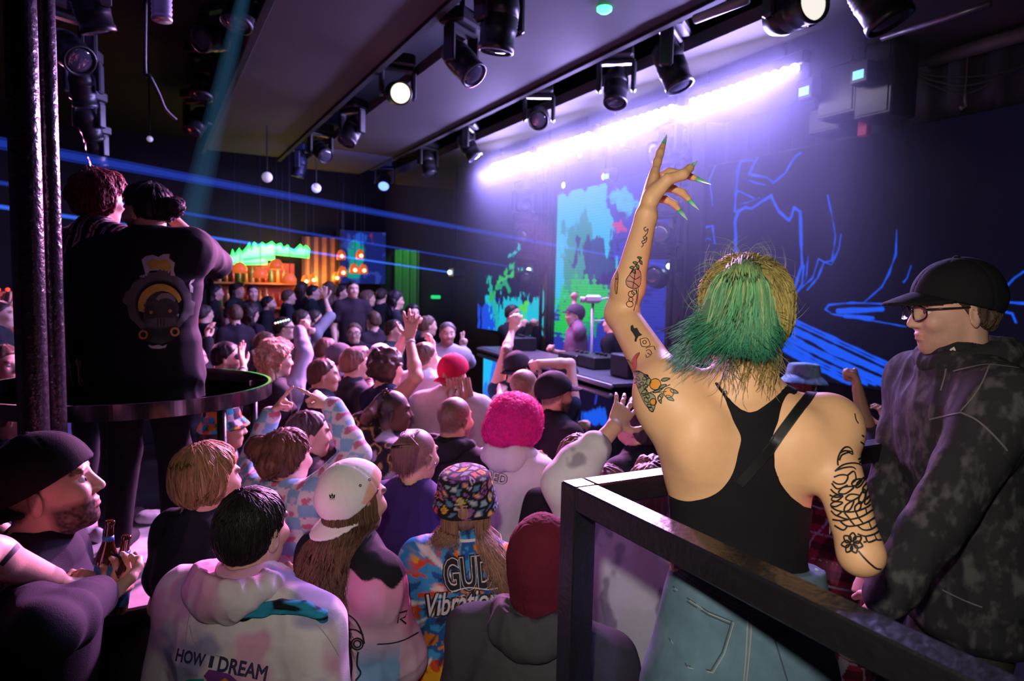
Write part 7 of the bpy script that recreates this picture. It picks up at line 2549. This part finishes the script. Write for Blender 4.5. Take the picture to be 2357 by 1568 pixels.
# glowing party glasses and goggles
o = pp['ledface']
Pq = lambda F_, L_, U_: o.Hc + (o.R[0] * F_ + o.R[1] * L_ + o.R[2] * U_) * o.s
gl = MB().tube([Pq(.0, .09, .02), Pq(.09, .075, .02), Pq(.115, 0, .02), Pq(.09, -.075, .02), Pq(.0, -.09, .02)], .006, 8).build('glasses', M_HOUSE, o.root, smooth=True)
for k in range(6):
    u = (k - 2.5) / 2.5
    q_ = at(634 + k * 6, 744 - k * 1.6, float((o.Hc - CAM) @ CF) - .14)
    MB().lathe([(.0001, -.011), (.010, -.004), (.010, .004), (.0001, .011)], q_, None, 8).build('lamp', mat('party_lamp', (1, .9, .8), emit=[(1, .6, .9), (.9, 1, .4), (.4, .9, 1)][k % 3], estr=2.4), gl, smooth=True)
o = pp['goggles']
Pq = lambda F_, L_, U_: o.Hc + (o.R[0] * F_ + o.R[1] * L_ + o.R[2] * U_) * o.s
K = Field()
K.ell(Pq(.075, 0, .012), o.R, A(.042, .072, .033), .01)
KV, KQ = K.mesh(.007)
mesh_obj('goggles', KV, KQ, mat('blue_mirror', (.05, .1, .2), .08, spec=1.0), o.root)
# camera on a stand and gooseneck lamp on the stage
p = at(1210, 757, 9.8)
t = thing('film_camera', A(p[0], p[1], .3), 'black film camera on a tripod behind the booth', 'camera')
MB().box(A(-.16, -.08, -.09), A(.16, .08, .09), np.stack([CR, CF, UP]), p, bev=.02).build('body', M_HOUSE, t)
MB().lathe([(.05, 0), (.055, .12), (.06, .16), (.0001, .16)], p + CF * .08, np.stack([CR, UP, CF]), 18).build('lens', M_HOUSE, t, smooth=True)
MB().lathe([(.016, 0), (.012, .008), (.0001, .01)], at(1198, 776, 9.68), np.stack([CR, UP, -CF]), 12).build('tally_lamp', mat('red_tally', (1, .05, .1), emit=(1, .03, .08), estr=4), t)
for k in range(3):
    a = k * 2.1
    MB().tube([p - UP * .09, A(p[0] + .28 * math.cos(a), p[1] + .28 * math.sin(a), .3)], .014, 8).build('leg', M_BLACK, t, smooth=True)
p = at(1365, 690, 7.0)
t = thing('robot_camera', A(p[0], p[1], .3), 'small white camera with a curved cable on a tall stand beside the performer', 'camera')
mw = mat('white_plastic', (.55, .5, .58), .35)
MB().box(A(-.08, -.06, -.035), A(.08, .06, .045), np.stack([CR, CF, UP]), p, bev=.02).build('housing', mw, t)
MB().lathe([(.03, 0), (.03, .05), (.0001, .052)], p - CR * .08, np.stack([CF, UP, -CR]), 16).build('lens', mw, t, smooth=True)
MB().tube([p - UP * .03, A(p[0], p[1], .3)], .014, 10).build('stand', mat('dull_steel2', (.3, .28, .33), .35, metal=.5), t, smooth=True)
MB().tube(smooth_line([p + CR * .08, p + CR * .17 + UP * .01, p + CR * .21 - UP * .10, p + CR * .16 - UP * .2, p + CR * .02 - UP * .22], 6), .009, 8).build('cable', mw, t, smooth=True)
# sneaker left on the podium and a plastic cup
q_ = on_z(190, 1225, ZP + .05)
Rq = np.stack([CR, CF - UP * (CF @ UP), UP])
for i, (px, py, nm) in enumerate([(185, 1232, 'white sneaker on the podium beside the dark trousers'), (345, 1190, 'small white cloth lying at the back of the podium')]):
    c = on_z(px, py, ZP + .03)
    K = Field()
    if i == 0:
        K.cap(c - HR * .08, c + HR * .08, .045, .036, .02)
        K.cap(c - HR * .07 + UP * .03, c - HR * .02 + UP * .035, .045, .03, .02)
    else:
        K.ell(c, np.eye(3), A(.07, .06, .035), .01)
    KV, KQ = K.mesh(.006, lambda P, D: np.maximum(D + .012 * (vnoise(P * 40, 3) - .5), ZP + .001 - P[:, 2]))
    tag(mesh_obj(['sneaker', 'cloth'][i], KV, KQ, cloth((.6, .58, .6))), nm, ['shoe', 'cloth'][i])
